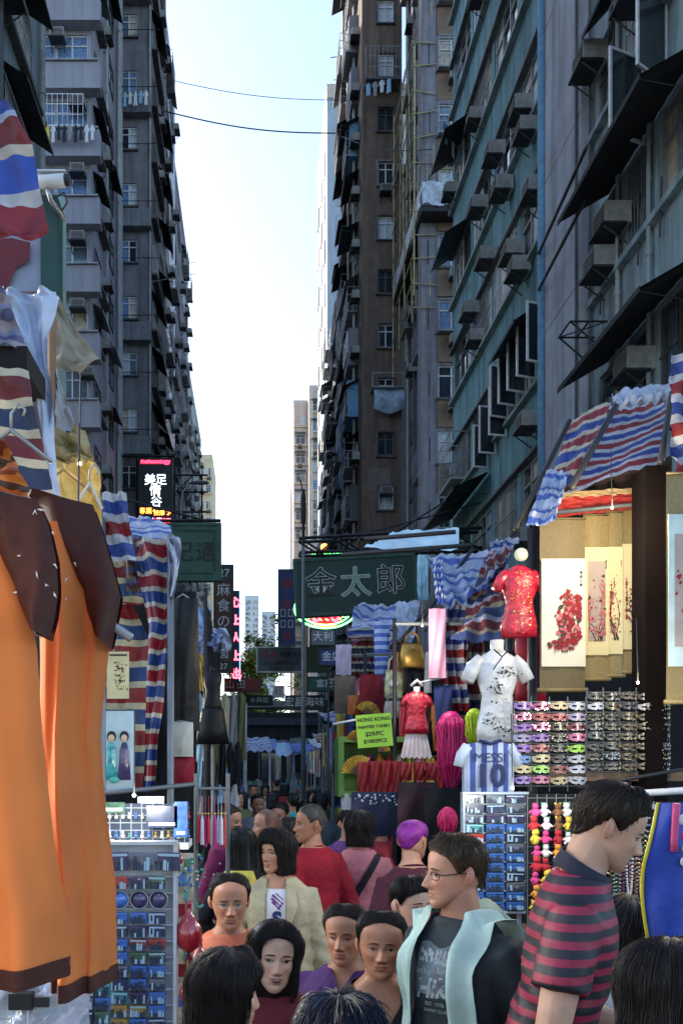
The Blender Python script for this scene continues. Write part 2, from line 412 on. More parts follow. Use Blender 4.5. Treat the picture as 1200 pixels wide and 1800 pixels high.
# --- open casement windows near the pier
def casement(face, x, z, w, h, ang, fm=None):
    b = MB(); t = .045; fm = fm or WHITEP
    b.box(0,w,-.02,.02,0,t).box(0,w,-.02,.02,h-t,h).box(0,t,-.02,.02,t,h-t).box(w-t,w,-.02,.02,t,h-t)
    o = face.mb('casement_sash', b, fm, x, z, .04); o.rotation_euler[2] += ang
    g = MB().box(t,w-t,-.004,.004,t,h-t); g.build('pane', GLASSD, o); return o
for i in range(5): casement(sf, 9.35-i*.75, 11.1, .55, 1.35, -1.25)
casement(sf, 6.2, 10.7, .5, 1.3, -1.4); casement(sf, 5.2, 10.6, .5, 1.3, -1.35); casement(sf, 4.4, 10.5, .45, 1.2, -1.35)
for x, z in ((8.9, 15.0), (7.7, 13.9), (7.2, 14.6), (7.9, 17.6), (6.3, 16.8), (5.6, 18.2), (4.8, 15.9), (8.4, 9.9), (3.9, 17.9), (3.0, 15.4)): aircon(sf, x, z, out=.12, sc=.85)
# --- pier with pale pipe, proud of the block
pr = thing('wall_pier', 'smooth grey wall pier between the turquoise block and the grey green block', 'wall', (XR, 17.9, 0))
MB().box(-.22, .6, -1.12, 1.1, 0, 32).build('pier', LAV, pr)
MB().tube([(-.27, 1.05, 0), (-.27, 1.05, 32)], .09, 10).build('pipe', PBLUE, pr, True)
MB().tube([(-.27, -1.0, 0), (-.27, -1.0, 32)], .03, 6).build('conduit', PIPB, pr)
for z in (8.1, 11.6, 14.9, 18.3): MB().box(-.224, -.216, -1.12, 1.1, z, z+.02).build('joint', PIPB, pr)
b = MB(); b.tube([(-.35,1.0,13.4),(-.7,-2.6,13.1)], .035, 6).tube([(-.35,1.0,12.6),(-.7,-2.6,12.2)], .035, 6); b.build('rail', BLACKM, pr)
RW = ((.3,1.0),(1.5,1.0),(2.75,1.0),(4.6,2.2))
# --- near grey-green block y 2..16.75
root, fr, sg = bld('grey_green_block', 'weathered grey green block with dark awnings and open casements at the right edge', XR, 14, 9, 16.75, 30, GRN,
                   side=[(a, a+w, z, z+1.6) for z in [3.4+3.2*i+1.3 for i in range(8)] for a, w in RW], roofm=GRN)
for z in [4.7+3.2*i for i in range(8)]:
    sg.mb('ledge', MB().box(0, 7.7, -.14, 0, -.12, 0), GRN, 0, z)
    for a, w in RW:
        window(sg, a, z, w, 1.58, R.choice([0, 2, 2]), fm=R.choice([CG, PIPB, WHITEP, CG]), inset=.1)
    for a in (9.9, 14.4): pass
for z, q in ((8.72,.95), (11.85,.95), (15.3,.5), (18.4,.4)): awning(sg, .8, z+.9, 3.4, q, .55, out=.02)
for x, z in ((1.2, 11.6), (.75, 11.1), (.2, 15.3), (2.9, 7.6), (2.1, 8.6), (2.1, 14.9), (.5, 18.2)): aircon(sg, x, z, out=.1, sc=.9)
casement(sg, 2.3, 12.55, .75, 1.45, -1.2); casement(sg, 3.1, 12.9, .8, 1.5, -1.0); casement(sg, 3.4, 14.6, .6, 1.3, -1.1)
pipe(sg, .1, 0, 29, .03, PIPB); pipe(sg, 1.38, 0, 29, .04); pipe(sg, 2.6, 0, 29, .04, GRN)
def tv_rack(face, x, z, w=.9, d=.9):
    b = MB(); b.bar((0,0,0),(0,-d,0),.03).bar((w,0,0),(w,-d,0),.03).bar((0,-d,0),(w,-d,0),.03).bar((0,-d*.5,0),(w,-d*.5,0),.03).bar((0,0,-.6),(0,-d,0),.03).bar((w,0,-.6),(w,-d,0),.03).bar((0,-d,0),(w,0,.0),.02)
    return face.mb('drying_rack', b, BLACKM, x, z)
for x, z in ((2.6, 16.9), (.1, 10.4), (1.9, 15.6)): tv_rack(sg, x, z, .6, .7)
# dangling cables on the grey-green wall
for k in range(4):
    b = MB(); x = .6+k*.8; b.tube([(x, -.06, 12.6-k*.4), (x+.05, -.1, 11.5), (x-.05, -.08, 10.6)], .018, 5); sg.mb('cable', b, BLACKM)

# --- R2: brown and grey block facing the side lane, y 39
BRN = mat('brown_render', (.15,.108,.085), .85, var=.16, vs=2.5, bump=.5, bs=12, dirt=.55, streak=True, dcol=(.04,.033,.03))
BRN2 = mat('brown_panel', (.185,.125,.092), .85, var=.2, vs=5, bump=.4, bs=16, dirt=.4)
GRC = mat('stained_cement', (.20,.195,.225), .85, var=.15, vs=2, bump=.4, dirt=.6, streak=True)
y = 39; fl = [34.6-2.99*k for k in range(-3, 11)]
x0 = 8.2
root, fr, sd2 = bld('brown_panel_block', 'brown and grey walk-up block behind the turquoise one with bamboo scaffolding on its corner', x0, 15, y, 46.8, 47, GRC,
                    front=[(px(770,y)-x0, px(808,y)-x0+.25, z-.75, z+.75) for z in fl if z > 1], side=[])
for z in fl:
    if z < 3: continue
    window(fr, px(770,y)-x0, z-.75, 1.23, 1.5, 0, fm=WHITEP)
    fr.mb('panel', MB().box(0, 1.45, -.06, 0, 0, 1.3), BRN2, px(768,y)-x0, z-2.1)
    fr.mb('ledge', MB().box(0, 1.5, -.14, 0, -.1, 0), CONC, px(766,y)-x0, z-.76)
    if R.random() < .6: aircon(fr, px(788,y)-x0, z-1.4)
    if R.random() < .5: cage(fr, px(770,y)-x0-.05, z-.8, 1.35, 1.4, .4)
    for k in range(2):
        xx = 1.5+3.2*k+R.uniform(-.4,.4); window(sd2, xx, z-.6, .8, 1.1, 0, inset=-.04, fm=PIPB)
        if R.random() < .7: aircon(sd2, xx+1.2, z-.4)
        if R.random() < .4: cage(sd2, xx-.2, z-.7, 1.3, 1.3, .5)
b = MB().box(0, .68, 0, .7, 0, 46); o = fr.mb('pilaster', b, GRC, px(740,y)-x0-.02, 0, .02)
for k in range(14): o2 = MB().box(.0,.05,-.01,0,0,1.1); fr.mb('crack_patch', o2, BLACKM, px(752,y)-x0+R.uniform(-.03,.05), 4+k*3.0, .02)
for k, (xx, rr, mm) in enumerate(((7.6,.07,PIPE),(7.2,.05,PIPE),(6.8,.06,PIPB),(5.9,.05,PIPE),(4.6,.06,PIPE),(3.2,.06,PIPB),(1.4,.07,PIPE))): pipe(sd2, xx, 0, 46, rr, mm, .15)
# catch platform with tarpaulin
TARP = mat('white_tarpaulin', (.48,.53,.60), .45, var=.35, vs=8, bump=1.0, bs=9)
t = thing('catch_platform', 'black boarded catch platform with crumpled white tarpaulin on the brown corner block', 'scaffold', (7.9, 39, 27.2))
MB().box(-.5, .9, 0, 7.2, -.25, 0).build('deck', BLACKM, t); MB().box(-.52, 1.6, -.85, 0, -.3, -.05).build('deck', BLACKM, t)
def tf(a, c): return (-.5+2.1*a, -.9-.06*sin(11*a+4*c)-.05*sin(23*a+9*c), -.05+1.05*c+.05*sin(14*a))
MB().grid(tf, 30, 14).build('tarpaulin', TARP, t, True)
MB().grid(lambda a, c: (-.56-.05*sin(17*a+5*c), -.9+7.6*a, -.1+.9*c+.06*sin(20*a)), 40, 8).build('tarpaulin', TARP, t, True)
BAM = mat('bamboo', (.36,.32,.17), .6, var=.3, vs=12)
t = thing('bamboo_scaffold', 'bamboo pole scaffolding tied around the corner above and below the catch platform', 'scaffold', (7.6, 39, 0))
for k in range(9):
    xx = -.35 + (k % 3)*.35; yy = (k//3)*3.0; b = MB(); z0 = 22+R.uniform(0,3); z1 = 34+R.uniform(0,4)
    b.tube([(xx+R.uniform(-.1,.1), yy, z0), (xx, yy+.1, (z0+z1)/2), (xx+R.uniform(-.1,.1), yy, z1)], .04, 5); b.build('pole', BAM, t)
for k in range(12):
    zz = 23+k*1.1; b = MB(); b.tube([(-.5, -.1, zz), (.6, -.1, zz+R.uniform(-.2,.2))], .03, 5); b.tube([(-.42, 0, zz+.3), (-.42, 6.2, zz+.3+R.uniform(-.3,.3))], .03, 5); b.build('pole', BAM, t)
for k in range(6):
    b = MB(); b.tube([(0.1+.3*k, -.5, 27.9), (.1+.3*k, -.45, 30.2)], .018, 4); b.build('pole', BAM, t)
b = MB(); b.tube([(-.1,-.5,29.0),(1.7,-.5,29.05)], .02, 4).tube([(-.1,-.5,29.7),(1.7,-.5,29.75)], .02, 4); b.build('pole', BAM, t)

DGR2_ = mat('sooty_cement', (.14,.14,.15), .85, var=.15, vs=2, bump=.4, dirt=.5, streak=True)
# --- R3: the tall brown tower, y 47
y = 47; x0, x1 = px(636,y), px(706,y); fl = [43.7-2.98*k for k in range(-4, 14)]
wx = px(664,y)-x0; NS = 2
root, fr, sd3 = bld('brown_tower', 'tall narrow brown tower with a column of single windows and a cluttered street side', x0, x1, y, 55.4, 58, BRN,
                    front=[(wx, wx+.86, z-.62, z+.62) for z in fl if z > 2], side=[])
for k, z in enumerate(fl):
    if z < 3: continue
    window(fr, wx, z-.62, .86, 1.24, 0, fm=WHITEP if k % 3 else PIPB, pm=R.choice([CURT[0], GLASSD, GLASSD]))
    fr.mb('window_surround', MB().box(-.09,.0,-.07,0,-.09,1.33).box(.86,.95,-.07,0,-.09,1.33).box(0,.86,-.07,0,1.24,1.33).box(-.12,.98,-.13,0,-.16,-.09), GRC if k in (7,) else CONC, wx, z-.62)
    for s_ in range(NS):
        xx = .5 + s_*3.9; r = R.random()
        if r < .42:
            mm = R.choice([GRC, CONC, PBLUE, CONC, GRC]); d = R.uniform(.35,.6)
            o = sd3.mb('bay', MB().box(0, 2.2, -d, 0, -.75, 1.35), mm, xx, z)
            window(sd3, xx+.05, z-.02, 2.1, 1.15, 0, fm=R.choice([WHITEP, CG, PIPB]), inset=-d-.03)
        else: window(sd3, xx, z-.5, 1.9, 1.3, R.choice([0,2]), fm=R.choice([WHITEP, CG]), inset=-.03)
        if R.random() < .6: cage(sd3, xx, z-.6, 2.1, 1.4, R.uniform(.5,.8))
        if R.random() < .75: aircon(sd3, xx+2.3, z-R.uniform(.2,.7))
        if R.random() < .55: awning(sd3, xx-.1, z+1.3, 2.6, R.uniform(.7,1.0), .45, m=R.choice([AWN, AWG, AWP, AWN]))
for xx in (.3, 3.1, 6.2): pipe(sd3, xx, 0, 57, .08, R.choice([PIPE, PIPB]), .2)
aircon(fr, wx+.1, fl[7]-1.25); aircon(fr, wx+.1, fl[13]+.1, out=.02)
aircon(fr, wx+1.0, fl[7]-.2)
b = MB().box(0, 1.9, -.9, 0, -.12, 0); fr.mb('balcony_slab', b, CONC, .1, pz(158,y))
cage(fr, .12, pz(158,y)+.02, 1.85, 1.7, .85)
fr.mb('patch', MB().box(0, 1.25, -.012, 0, 0, 1.2), mat('render_patch', (.16,.135,.12), .9), .3, pz(862,y))
NETB = mat('blue_netting', (.22,.32,.55), .6, var=.3, vs=5, bump=.8, bs=12)
def nf(a, c): return (.12+1.65*a, -.5-.25*sin(pi*c)-.05*sin(9*a), -1.35*(1-c)*(.8+.2*sin(pi*a)))
o = MB().grid(nf, 16, 10).mesh('netting', mat('pale_netting', (.3,.4,.52), .6, var=.3, vs=5, bump=.8, bs=12), True); fr.put('netting', o, .45, pz(690,y))
fr.mb('net_frame', MB().box(.45,2.2,-.8,0,-.06,0).box(.45,2.2,-.8,-.76,.7,.76).box(.45,.5,-.8,-.76,0,.7).box(2.15,2.2,-.8,-.76,0,.7), CG, 0, pz(690,y))
for zz in (0, 1.55, 3.1):
    me = MB().grid(lambda a, c: (1.6*a, -.9-.2*sin(pi*c)-.03*sin(20*a), 1.4*c), 10, 6).mesh('netting', NETB, True); sd3.put('netting', me, 6.3, pz(755,48)+zz-3.1)
for (ya, yb, vt, lab, mm) in ((55.5, 64, 330, 'cluttered street block stepping down just beyond the brown tower, hung with cages', DGR2_),
        (65.1, 76, 520, 'lower cluttered block beyond, nearest to the far pink blocks', DGR2_)):
    r2, f2, s2 = bld('cluttered_block', lab, 6.35, 12, ya, yb, pz(vt, ya), mm); z = pz(vt, ya)-2.4
    while z > 3:
        s_ = .3
        while s_ < yb-ya-2.2:
            if R.random() < .45:
                d = R.uniform(.35,.7); s2.mb('bay', MB().box(0, 2.2, -d, 0, -.75, 1.25), R.choice([GRC, CONC, PBLUE, CONC]), s_, z); window(s2, s_+.05, z-.02, 2.1, 1.15, 0, fm=R.choice([WHITEP, CG]), inset=-d-.03)
            else: window(s2, s_, z-.5, 1.9, 1.3, 2, fm=R.choice([WHITEP, CG]), inset=-.03)
            if R.random() < .5: cage(s2, s_, z-.6, 2.1, 1.4, R.uniform(.5,.9))
            if R.random() < .6: aircon(s2, s_+2.0, z-R.uniform(.2,.7))
            if R.random() < .5: awning(s2, s_-.1, z+1.3, 2.4, R.uniform(.6,1.0), .45, m=R.choice([AWN, AWG, AWP]))
            s_ += 3.1
        z -= 2.9
# roof rods and rack against the sky
for (u, v, dx, dz) in ((612,98,-1.2,-.2),(610,130,-.9,-.5),(618,155,-.8,0),(606,350,-.6,0)):
    b = MB(); b.tube([(0,0,0),(dx,-.1,dz)], .03, 5); q = at(u, v, 56)-root.location; b.build('pole', PIPE, root, loc=q)

CRM_ = mat('warm_panel', (.5,.4,.3), .8)
# --- R4 pale tower, R5 far pink blocks
PALE = mat('pale_tower_render', (.40,.46,.52), .8, var=.08, dirt=.2, streak=True)
y = 80; x0 = px(575, y)
root, fr, s4 = bld('pale_tower', 'pale blue grey tower behind the brown tower, lit on its street side', x0, x0+9, y, 92, pz(190,y), PALE)
MB().box(-4.56, 4.56, -6.1, 6.1, pz(190,y)+.92, pz(190,y)+2.2).build('parapet', mat('cream_band', (.55,.48,.4), .8), root)
for k in range(14):
    z = pz(190,y)-5-k*4.2
    fr.mb('panel', MB().box(0, 2.2, -.08, 0, 0, 3.4), mat('pale_panel', (.32,.38,.45), .8), .85, z)
    for s_ in range(3): s4.mb('fin', MB().box(0, 1.2, -.1, 0, 0, 2.0), R.choice([PALE, CRM_, GRC]), .8+s_*4, z+.3)
PINK = mat('pink_tile', (.52,.45,.42), .8, var=.1, dirt=.25, streak=True); CRM = mat('cream_render', (.6,.5,.38), .8, dirt=.2)
def far_block(name, label, u0, u1, vt, y, m, n, street='right', xw=None, wide=None, sp=2.9):
    x0, x1 = px(u0, y), px(u1, y); H = pz(vt, y)
    if wide: x1 = x0 + wide if street == 'right' else x1; x0 = x0 if street == 'right' else x1 - wide
    vx = px(u1, y)-px(u0, y); off = 0 if street == 'right' else (x1-x0) - vx
    root, fr, sd_ = bld(name, label, x0, x1, y, y+14, H, m)
    for k in range(int((H-16)/sp)):
        z = H-2.2-k*sp
        for i in range(n):
            w = vx/n*.66; window(fr, off+vx*(i+.15)/n, z-.7, w, 1.4, 0, inset=-.04)
            if R.random() < .3: aircon(fr, off+vx*(i+.3)/n, z-1.3)
        fr.mb('ledge', MB().box(0, x1-x0, -.3, 0, -.15, 0), CRM, 0, z-.9)
        if R.random() < .4: awning(fr, off+.2, z+1.2, 1.6, .6, .4, m=AWG)
    return root, fr, sd_
far_block('pink_block', 'far pinkish stepped apartment block with rounded balconies at the end of the street', 516, 541, 714, 130, PINK, 1, wide=2.3)
r_, f_, s_ = far_block('pink_block', 'far pinkish apartment block with sunlight painted as a cream strip, tallest at the street end', 544, 570, 688, 126, PINK, 1, wide=6)
f_.mb('corner_strip', MB().box(-.1, .5, -.35, .0, 0, pz(688,126)+.4), CRM)  # warm sun on the left-facing side, put into this cream colour
for k in range(2): MB().box(-.5+k, .2+k, -1, 0, 0, 2+k).build('roof_tank', CRM, r_, loc=(-1.5, 0, pz(688,126)+.05))
far_block('cream_far_block', 'far sunlit cream apartment block above the green signboard', 335, 373, 808, 150, mat('cream_yellow', (.55,.5,.33), .8, dirt=.15), 3, street='left', wide=9)
far_block('hazy_tower', 'very distant pale tower in haze above the trees at the end of the street', 430, 455, 1050, 420, mat('hazy', (.5,.56,.6), .9), 2)  # distance haze put into the pale wall colour
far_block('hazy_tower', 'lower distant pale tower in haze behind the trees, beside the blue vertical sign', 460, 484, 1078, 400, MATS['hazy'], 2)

# ================================================================ LEFT SIDE
LAVT = mat('lavender_mosaic', (.28,.28,.33), .75, var=.14, vs=30, bump=.4, bs=50, dirt=.4, streak=True, dcol=(.1,.1,.1))
DGR = mat('dark_grey_render', (.17,.165,.18), .85, var=.15, vs=2, bump=.4, dirt=.5, streak=True)
DGR2 = mat('shadowed_cement', (.18,.19,.21), .85, var=.15, vs=2, bump=.4, dirt=.6, streak=True)  # even bluish grey cement with streaks of dirt
y = 38; xe = px(160, y); x0 = -46; fl = [33.9-2.98*k for k in range(-3, 11)]  # unseen stretch to the left added so the block keeps out the sun
wins = [(px(76,y)-x0, .55), (px(99,y)-x0, 1.42)]
root, fr, sl1 = bld('mosaic_block', 'lavender mosaic apartment block on the left with projecting window bands and laundry', x0, xe, y, 46, 46, LAVT,
                    front=[(a, a+w, z-.75, z+.75) for z in fl if z > 2 for a, w in wins], street='left')
for k, z in enumerate(fl):
    if z < 3: continue
    for a, w in wins: window(fr, a, z-.75, w, 1.5, 0, fm=WHITEP, pm=R.choice([CURT[1], CURT[0], GLASSB, None]))
    fr.mb('balcony_band', MB().box(0, 2.75, -.5, 0, 0, 1.1).box(-.06, 2.8, -.56, 0, -.1, 0), [LAVT], px(70,y)-x0, z-1.95)
    fr.mb('ledge', MB().box(0, 2.7, -.6, 0, 0, .07), CG, px(70,y)-x0, z-.84)
    aircon(fr, px(92,y)-x0+(R.choice([0, .9, 1.3])), z+.25, out=.1)
    sl1.mb('canopy_slab', MB().box(0, R.uniform(1.5,4), -.35, 0, 0, .1), CONC, .2, z-1.0)
    for s_ in range(2):
        window(sl1, .8+3.5*s_, z-.7, 1.5, 1.4, 0, fm=PIPB, inset=-.03)
        if R.random() < .35: awning(sl1, .5+3.5*s_, z+1.0, 2.2, .45, .3, m=R.choice([AWN, AWP]))
    if R.random() < .8: aircon(sl1, 2.6, z)
for xx in (6.6, 7.0, 7.5, 3.1): pipe(sl1, xx, 0, 45, .07, R.choice([PIPE, PIPE, PIPB]), .18)
cage(fr, px(80,y)-x0, fl[4]-.75, 1.8, 1.4, .6, m=WHITEP)
# L2
y = 46; x0 = px(198,y); x1 = px(266,y); fl = [pz(45,y)-3.04*k for k in range(-4, 14)]
wx = px(213,y)-x0
root, fr, sl2 = bld('dark_grey_block', 'dark grey narrow tower left of the sky gap with small white windows', x0, x1, y, 53.6, 57, DGR,
                    front=[(wx, wx+.85, z-.62, z+.62) for z in fl if z > 2], street='left')
for k, z in enumerate(fl):
    if z < 3: continue
    window(fr, wx, z-.62, .85, 1.24, 0, fm=WHITEP)
    fr.mb('ledge', MB().box(-.1, .95, -.12, 0, -.09, 0), CONC, wx, z-.62)
    if k % 2: fr.mb('projecting_box', MB().box(.05, x1-x0+.0, -.45, 0, 0, .9).box(0, x1-x0+.05, -.5, 0, -.08, 0), DGR2, 0, z-1.9)
    if R.random() < .7: aircon(fr, .02, z-.5, sc=.8)
    sl2.mb('canopy_slab', MB().box(.1, R.uniform(2,6), -.3, 0, 0, .1), CONC, 0, z-1.2)
    for s_ in range(2):
        window(sl2, .6+3.4*s_, z-.8, 1.8, 1.5, 2, fm=R.choice([PIPB, CG]), inset=-.03)
        if R.random() < (.75 if s_ == 0 and k > 7 else .3): awning(sl2, .2+3.4*s_, z+1.1, 2.6, .6, R.uniform(.5,.9), m=AWN)
        if R.random() < .5: aircon(sl2, 2.6+3.2*s_, z-.3)
    b = MB(); b.bar((.1,-.55,.3), (x1-x0+.5,-.6,.28), .035).bar((.1,-.0,.3), (.1,-.6,.3), .03).bar((x1-x0-.1,-.0,.3), (x1-x0-.1,-.6,.3), .03); fr.mb('drying_pole', b, BLACKM, 0, z-1.0)
pipe(fr, -.12, 0, 56, .06, PIPE, .2); pipe(fr, -.3, 0, 56, .05, PIPE, .3); pipe(fr, x1-x0-.05, 0, 56, .05, PIPE, .1)
# L3..L5
BLG = mat('blue_glass_wall', (.07,.10,.17), .35, var=.3, vs=.5, dirt=.2)
def street_block(name, label, u1, vt, y0, y1, m, wmat=None, aw=.6, w=7):
    x1 = px(u1, y0); H = pz(vt, y0)
    root, fr, sd_ = bld(name, label, x1-w, x1, y0, y1, H, m, street='left')
    k = 0; z = H-2.6
    while z > 3:
        for i in range(3): 
            window(fr, w-1.7-i*2.2, z-.7, 1.1, 1.4, 0, fm=wmat or WHITEP, inset=-.04)
        fr.mb('ledge', MB().box(0, w, -.15, 0, 0, .12), DGR, 0, z-1.2)
        s_ = .4
        while s_ < y1-y0-2:
            window(sd_, s_, z-.7, 1.8, 1.4, R.choice([0,2]), fm=R.choice([WHITEP, CG, PIPB]), inset=-.04)
            if R.random() < aw*.5: awning(sd_, s_-.1, z+1.0, 1.8, .35, .3, m=R.choice([AWN, AWG, AWP]))
            if R.random() < .6: aircon(sd_, s_+1.9, z-.5)
            if R.random() < .3: cage(sd_, s_, z-.7, 1.8, 1.3, .5)
            s_ += 3.4
        z -= 3.0
    return root, fr, sd_
street_block('blue_glass_tower', 'narrow blue tower edge with a roof rail rising behind the dark grey block', 288, 22, 54, 61.5, BLG)
street_block('purple_grey_block', 'purple grey block stepping down beyond the blue tower', 304, 283, 62, 76, mat('purple_grey', (.12,.125,.17), .8, dirt=.4, streak=True))
street_block('pale_teal_block', 'pale teal block with torn awnings, lowest of the left row', 326, 628, 78, 100, mat('pale_teal', (.22,.28,.3), .8, dirt=.5, streak=True), aw=.9)
street_block('grey_street_block', 'dark far block at the end of the left row behind the lamp', 334, 860, 104, 140, DGR2)
# L0 near left block
y0, y1 = 12, 22.6; XL = -5.7
root, fr, s0 = bld('grey_corner_block', 'grey green corner block at the upper left edge with barred windows', -12, XL, y0, y1, 30, GRN, street='left',
                   side=[(a, a+2.2, z, z+1.7) for a in (7.3, 4, .5) for z in [3.6+3.1*i for i in range(8)]])
for z in [3.6+3.1*i for i in range(8)]:
    s0.mb('ledge', MB().box(0, 10.5, -.2, 0, 0, .12), CONC, 0, z-.2)
    for a in (7.3, 4, .5): window(s0, a, z, 2.2, 1.68, 2, fm=WHITEP, inset=.05)
    aircon(s0, R.choice([6.4, 9.6]), z+R.uniform(-.3,.5), out=.1, sc=1.0)
    if R.random() < .3: awning(s0, 7, z+1.8, 2.4, .6, .4, out=.02)
pipe(s0, 10.2, 0, 29, .08, PIPE, .15); pipe(s0, 6.6, 0, 29, .06, PIPB, .15)
# trees at the far end
LEAF = [mat('leaf_%d' % i, c, .6, var=.3) for i, c in enumerate([(.07,.12,.035),(.2,.25,.05),(.5,.42,.05)])]  # yellow leaf colour carries sunlight painted onto the foliage
def tree(label, u, y, h, r, mi):
    t = thing('street_tree', label, 'tree', (px(u,y), y, 0), group='trees at the end of the street')
    MB().tube([(0,0,0),(.2,0,h*.3),(0,.1,h*.6)], [.35,.28,.15], 7).build('trunk', mat('bark', (.08,.06,.045), .9), t)
    b = MB()
    cl = [(Vector((R.gauss(0,r*.42), R.gauss(0,r*.42), h*.68+R.gauss(0,h*.15))), R.uniform(.7,1.5)) for _ in range(40)]
    for _ in range(5200):
        c, cr = R.choice(cl); p = c + Vector((R.gauss(0,.55),R.gauss(0,.55),R.gauss(0,.5)))*cr
        a = Vector((R.uniform(-1,1),R.uniform(-1,1),R.uniform(-.6,.6))).normalized()*.22; q = a.cross(Vector((R.uniform(-1,1),R.uniform(-1,1),1))).normalized()*.16
        b.add([p-a,p+q,p+a,p-q], [(0,1,2,3)], R.choice([0,0,1,mi]))
    b.build('crown', LEAF, t)
tree('round tree painted sunlit yellow in the gap between the neon strip and the blue sign', 441, 112, 20, 3.2, 2)
tree('darker green tree behind the sunlit yellow one at the street end', 468, 125, 23, 4.2, 1)
tree('small green tree low beside the red shop sign', 428, 118, 12, 3, 0)
# hills far away
MB().grid(lambda a, b: (-700+1400*a, 900+300*b, 30*sin(3*a)+60*b*(1+sin(7*a))), 20, 4).build('hills', mat('far_hill', (.2,.26,.28), .9), kind='structure')
# ================================================================ signs over the street
INK = mat('sign_ink', (.012,.012,.012), .5, var=0); WLET = mat('white_lettering', (.7,.7,.68), .5, var=.1); RLET = mat('red_lettering', (.5,.03,.03), .5)
NRED = mat('red_neon', (1,.03,.08), .5, var=0, emis=3.0); NPNK = mat('pink_neon', (1,.08,.12), .5, var=0, emis=1.8); NORG = mat('orange_led', (1,.18,.03), .5, var=0, emis=3.0)
NGRN = mat('green_neon', (.15,1,.22), .5, var=0, emis=1.6); NWHT = mat('white_led', (.75,.9,1), .5, var=0, emis=1.2)
SGRN = mat('dark_green_board', (.012,.05,.042), .55, var=.2, dirt=.3); SGR2 = mat('green_board', (.035,.10,.075), .6, var=.2, dirt=.4); SBRN = mat('brown_board', (.12,.05,.035), .6, dirt=.4)
SBLU = mat('blue_board', (.03,.06,.2), .5, dirt=.3); SGRY = mat('grey_board', (.16,.17,.2), .5, dirt=.4); SRED = mat('dull_red_board', (.2,.035,.03), .5, dirt=.4); SBLK = mat('black_board', (.01,.012,.015), .4)
GOLDM = mat('gold_lettering', (.22,.33,.27), .5)
def board(name, label, u0, v0, u1, v1, y, m, frame=None, d=.25, cat='sign', skew=0.):
    """hanging signboard seen between two photo corners at distance y; returns the thing, its width and height; origin at the middle of its front"""
    a, c = at(u0, v0, y), at(u1, v1, y); w, h = c.x-a.x, a.z-c.z
    t = thing(name, label, cat, ((a.x+c.x)/2, y, (a.z+c.z)/2), skew)
    MB().box(-w/2, w/2, 0, d, -h/2, h/2).build('panel', m, t)
    if frame:
        f = .035*min(w, h)+.02; b = MB()
        b.box(-w/2-.02, w/2+.02, -.04, d+.02, h/2-f, h/2+.02).box(-w/2-.02, w/2+.02, -.04, d+.02, -h/2-.02, -h/2+f).box(-w/2-.02, -w/2+f, -.038, d+.018, -h/2+f, h/2-f).box(w/2-f, w/2+.02, -.038, d+.018, -h/2+f, h/2-f)
        b.build('frame', frame, t)
    return t, w, h
# LED sign
t, w, h = board('led_sign', 'tall black LED sign with white characters and red running text on the left', 244, 806, 303, 922, 45, SBLK, BLACKM, .4)
text('Reflexology', .33, NRED, t, (0, -.02, h*.455)); MB().box(-w/2+.08, w/2-.08, -.012, -.002, h*.415, h*.49).build('light_strip', mat('red_led_ground', (.35,.01,.02), .5, emis=.35), t)
for i, (ch, dx) in enumerate((('美', -.28), ('足', .3), ('情', 0), ('谷', .05))): text(ch, .62, NWHT, t, (dx, -.02, h*(.17-.0-(0 if i < 2 else .165*(i-1)))))
text('專業+', .36, NORG, t, (-.42, -.02, -h*.3)); text('按摩 24', .3, NORG, t, (.4, -.02, -h*.33)); 
text('九龍 HK', .3, NWHT, t, (.3, -.03, -h*.445)); MB().box(-.1, w/2-.08, -.012, -.002, -h*.475, -h*.405).build('light_strip', mat('red_led_bright', (.8,.01,.03), .5, emis=1.2), t)
b = MB(); b.bar((-w/2-1.8,.2,h/2+.2), (w/2+.1,.2,h/2+.2), .09).bar((-w/2-1.8,.2,-h/2-.15), (w/2+.1,.2,-h/2-.15), .09).bar((-w/2-.1,.2,h/2+.2),(-w/2-.1,.2,-h/2-.15),.08).bar((w/2+.1,.2,h/2+.2),(w/2+.1,.2,-h/2-.15),.08); b.build('bracket', BLACKM, t)
# bright lit window & far brackets near it
b = MB(); 
t = thing('sign_bracket', 'black steel sign brackets crossing behind the street lamp on the left', 'bracket', at(340, 900, 60))
for dz in (-1.2, 0, 1.4, 2.6): b.bar((-4,0,dz), (1.0,.3,dz+.1), .1)
b.bar((-4,0,-1.2), (0,0,2.6), .06).bar((.6,0,-1.2),(.6,0,2.6),.08); b.build('truss', BLACKM, t)
# street lamp left
t = thing('street_lamp', 'cobra head street lamp on a curved arm against the sky on the left', 'street lamp', (px(318,48), 48, 0))
b = MB(); hz = pz(852,48); b.tube([(0,0,0),(0,0,hz-1.2),(.1,0,hz-.4),(.5,0,hz)], [.11,.08,.07,.05], 8); b.build('post', STEEL, t, True)
MB().loft([[Vector((x, r*cos(a)*1.0, hz+.08+r*sin(a)*.55+dz)) for a in [2*pi*k/10 for k in range(10)]] for x, r, dz in ((.45,.06,0),(.7,.16,.02),(1.1,.22,.04),(1.45,.18,.03),(1.6,.04,0))]).build('lamp_head', SGRY, t, True)
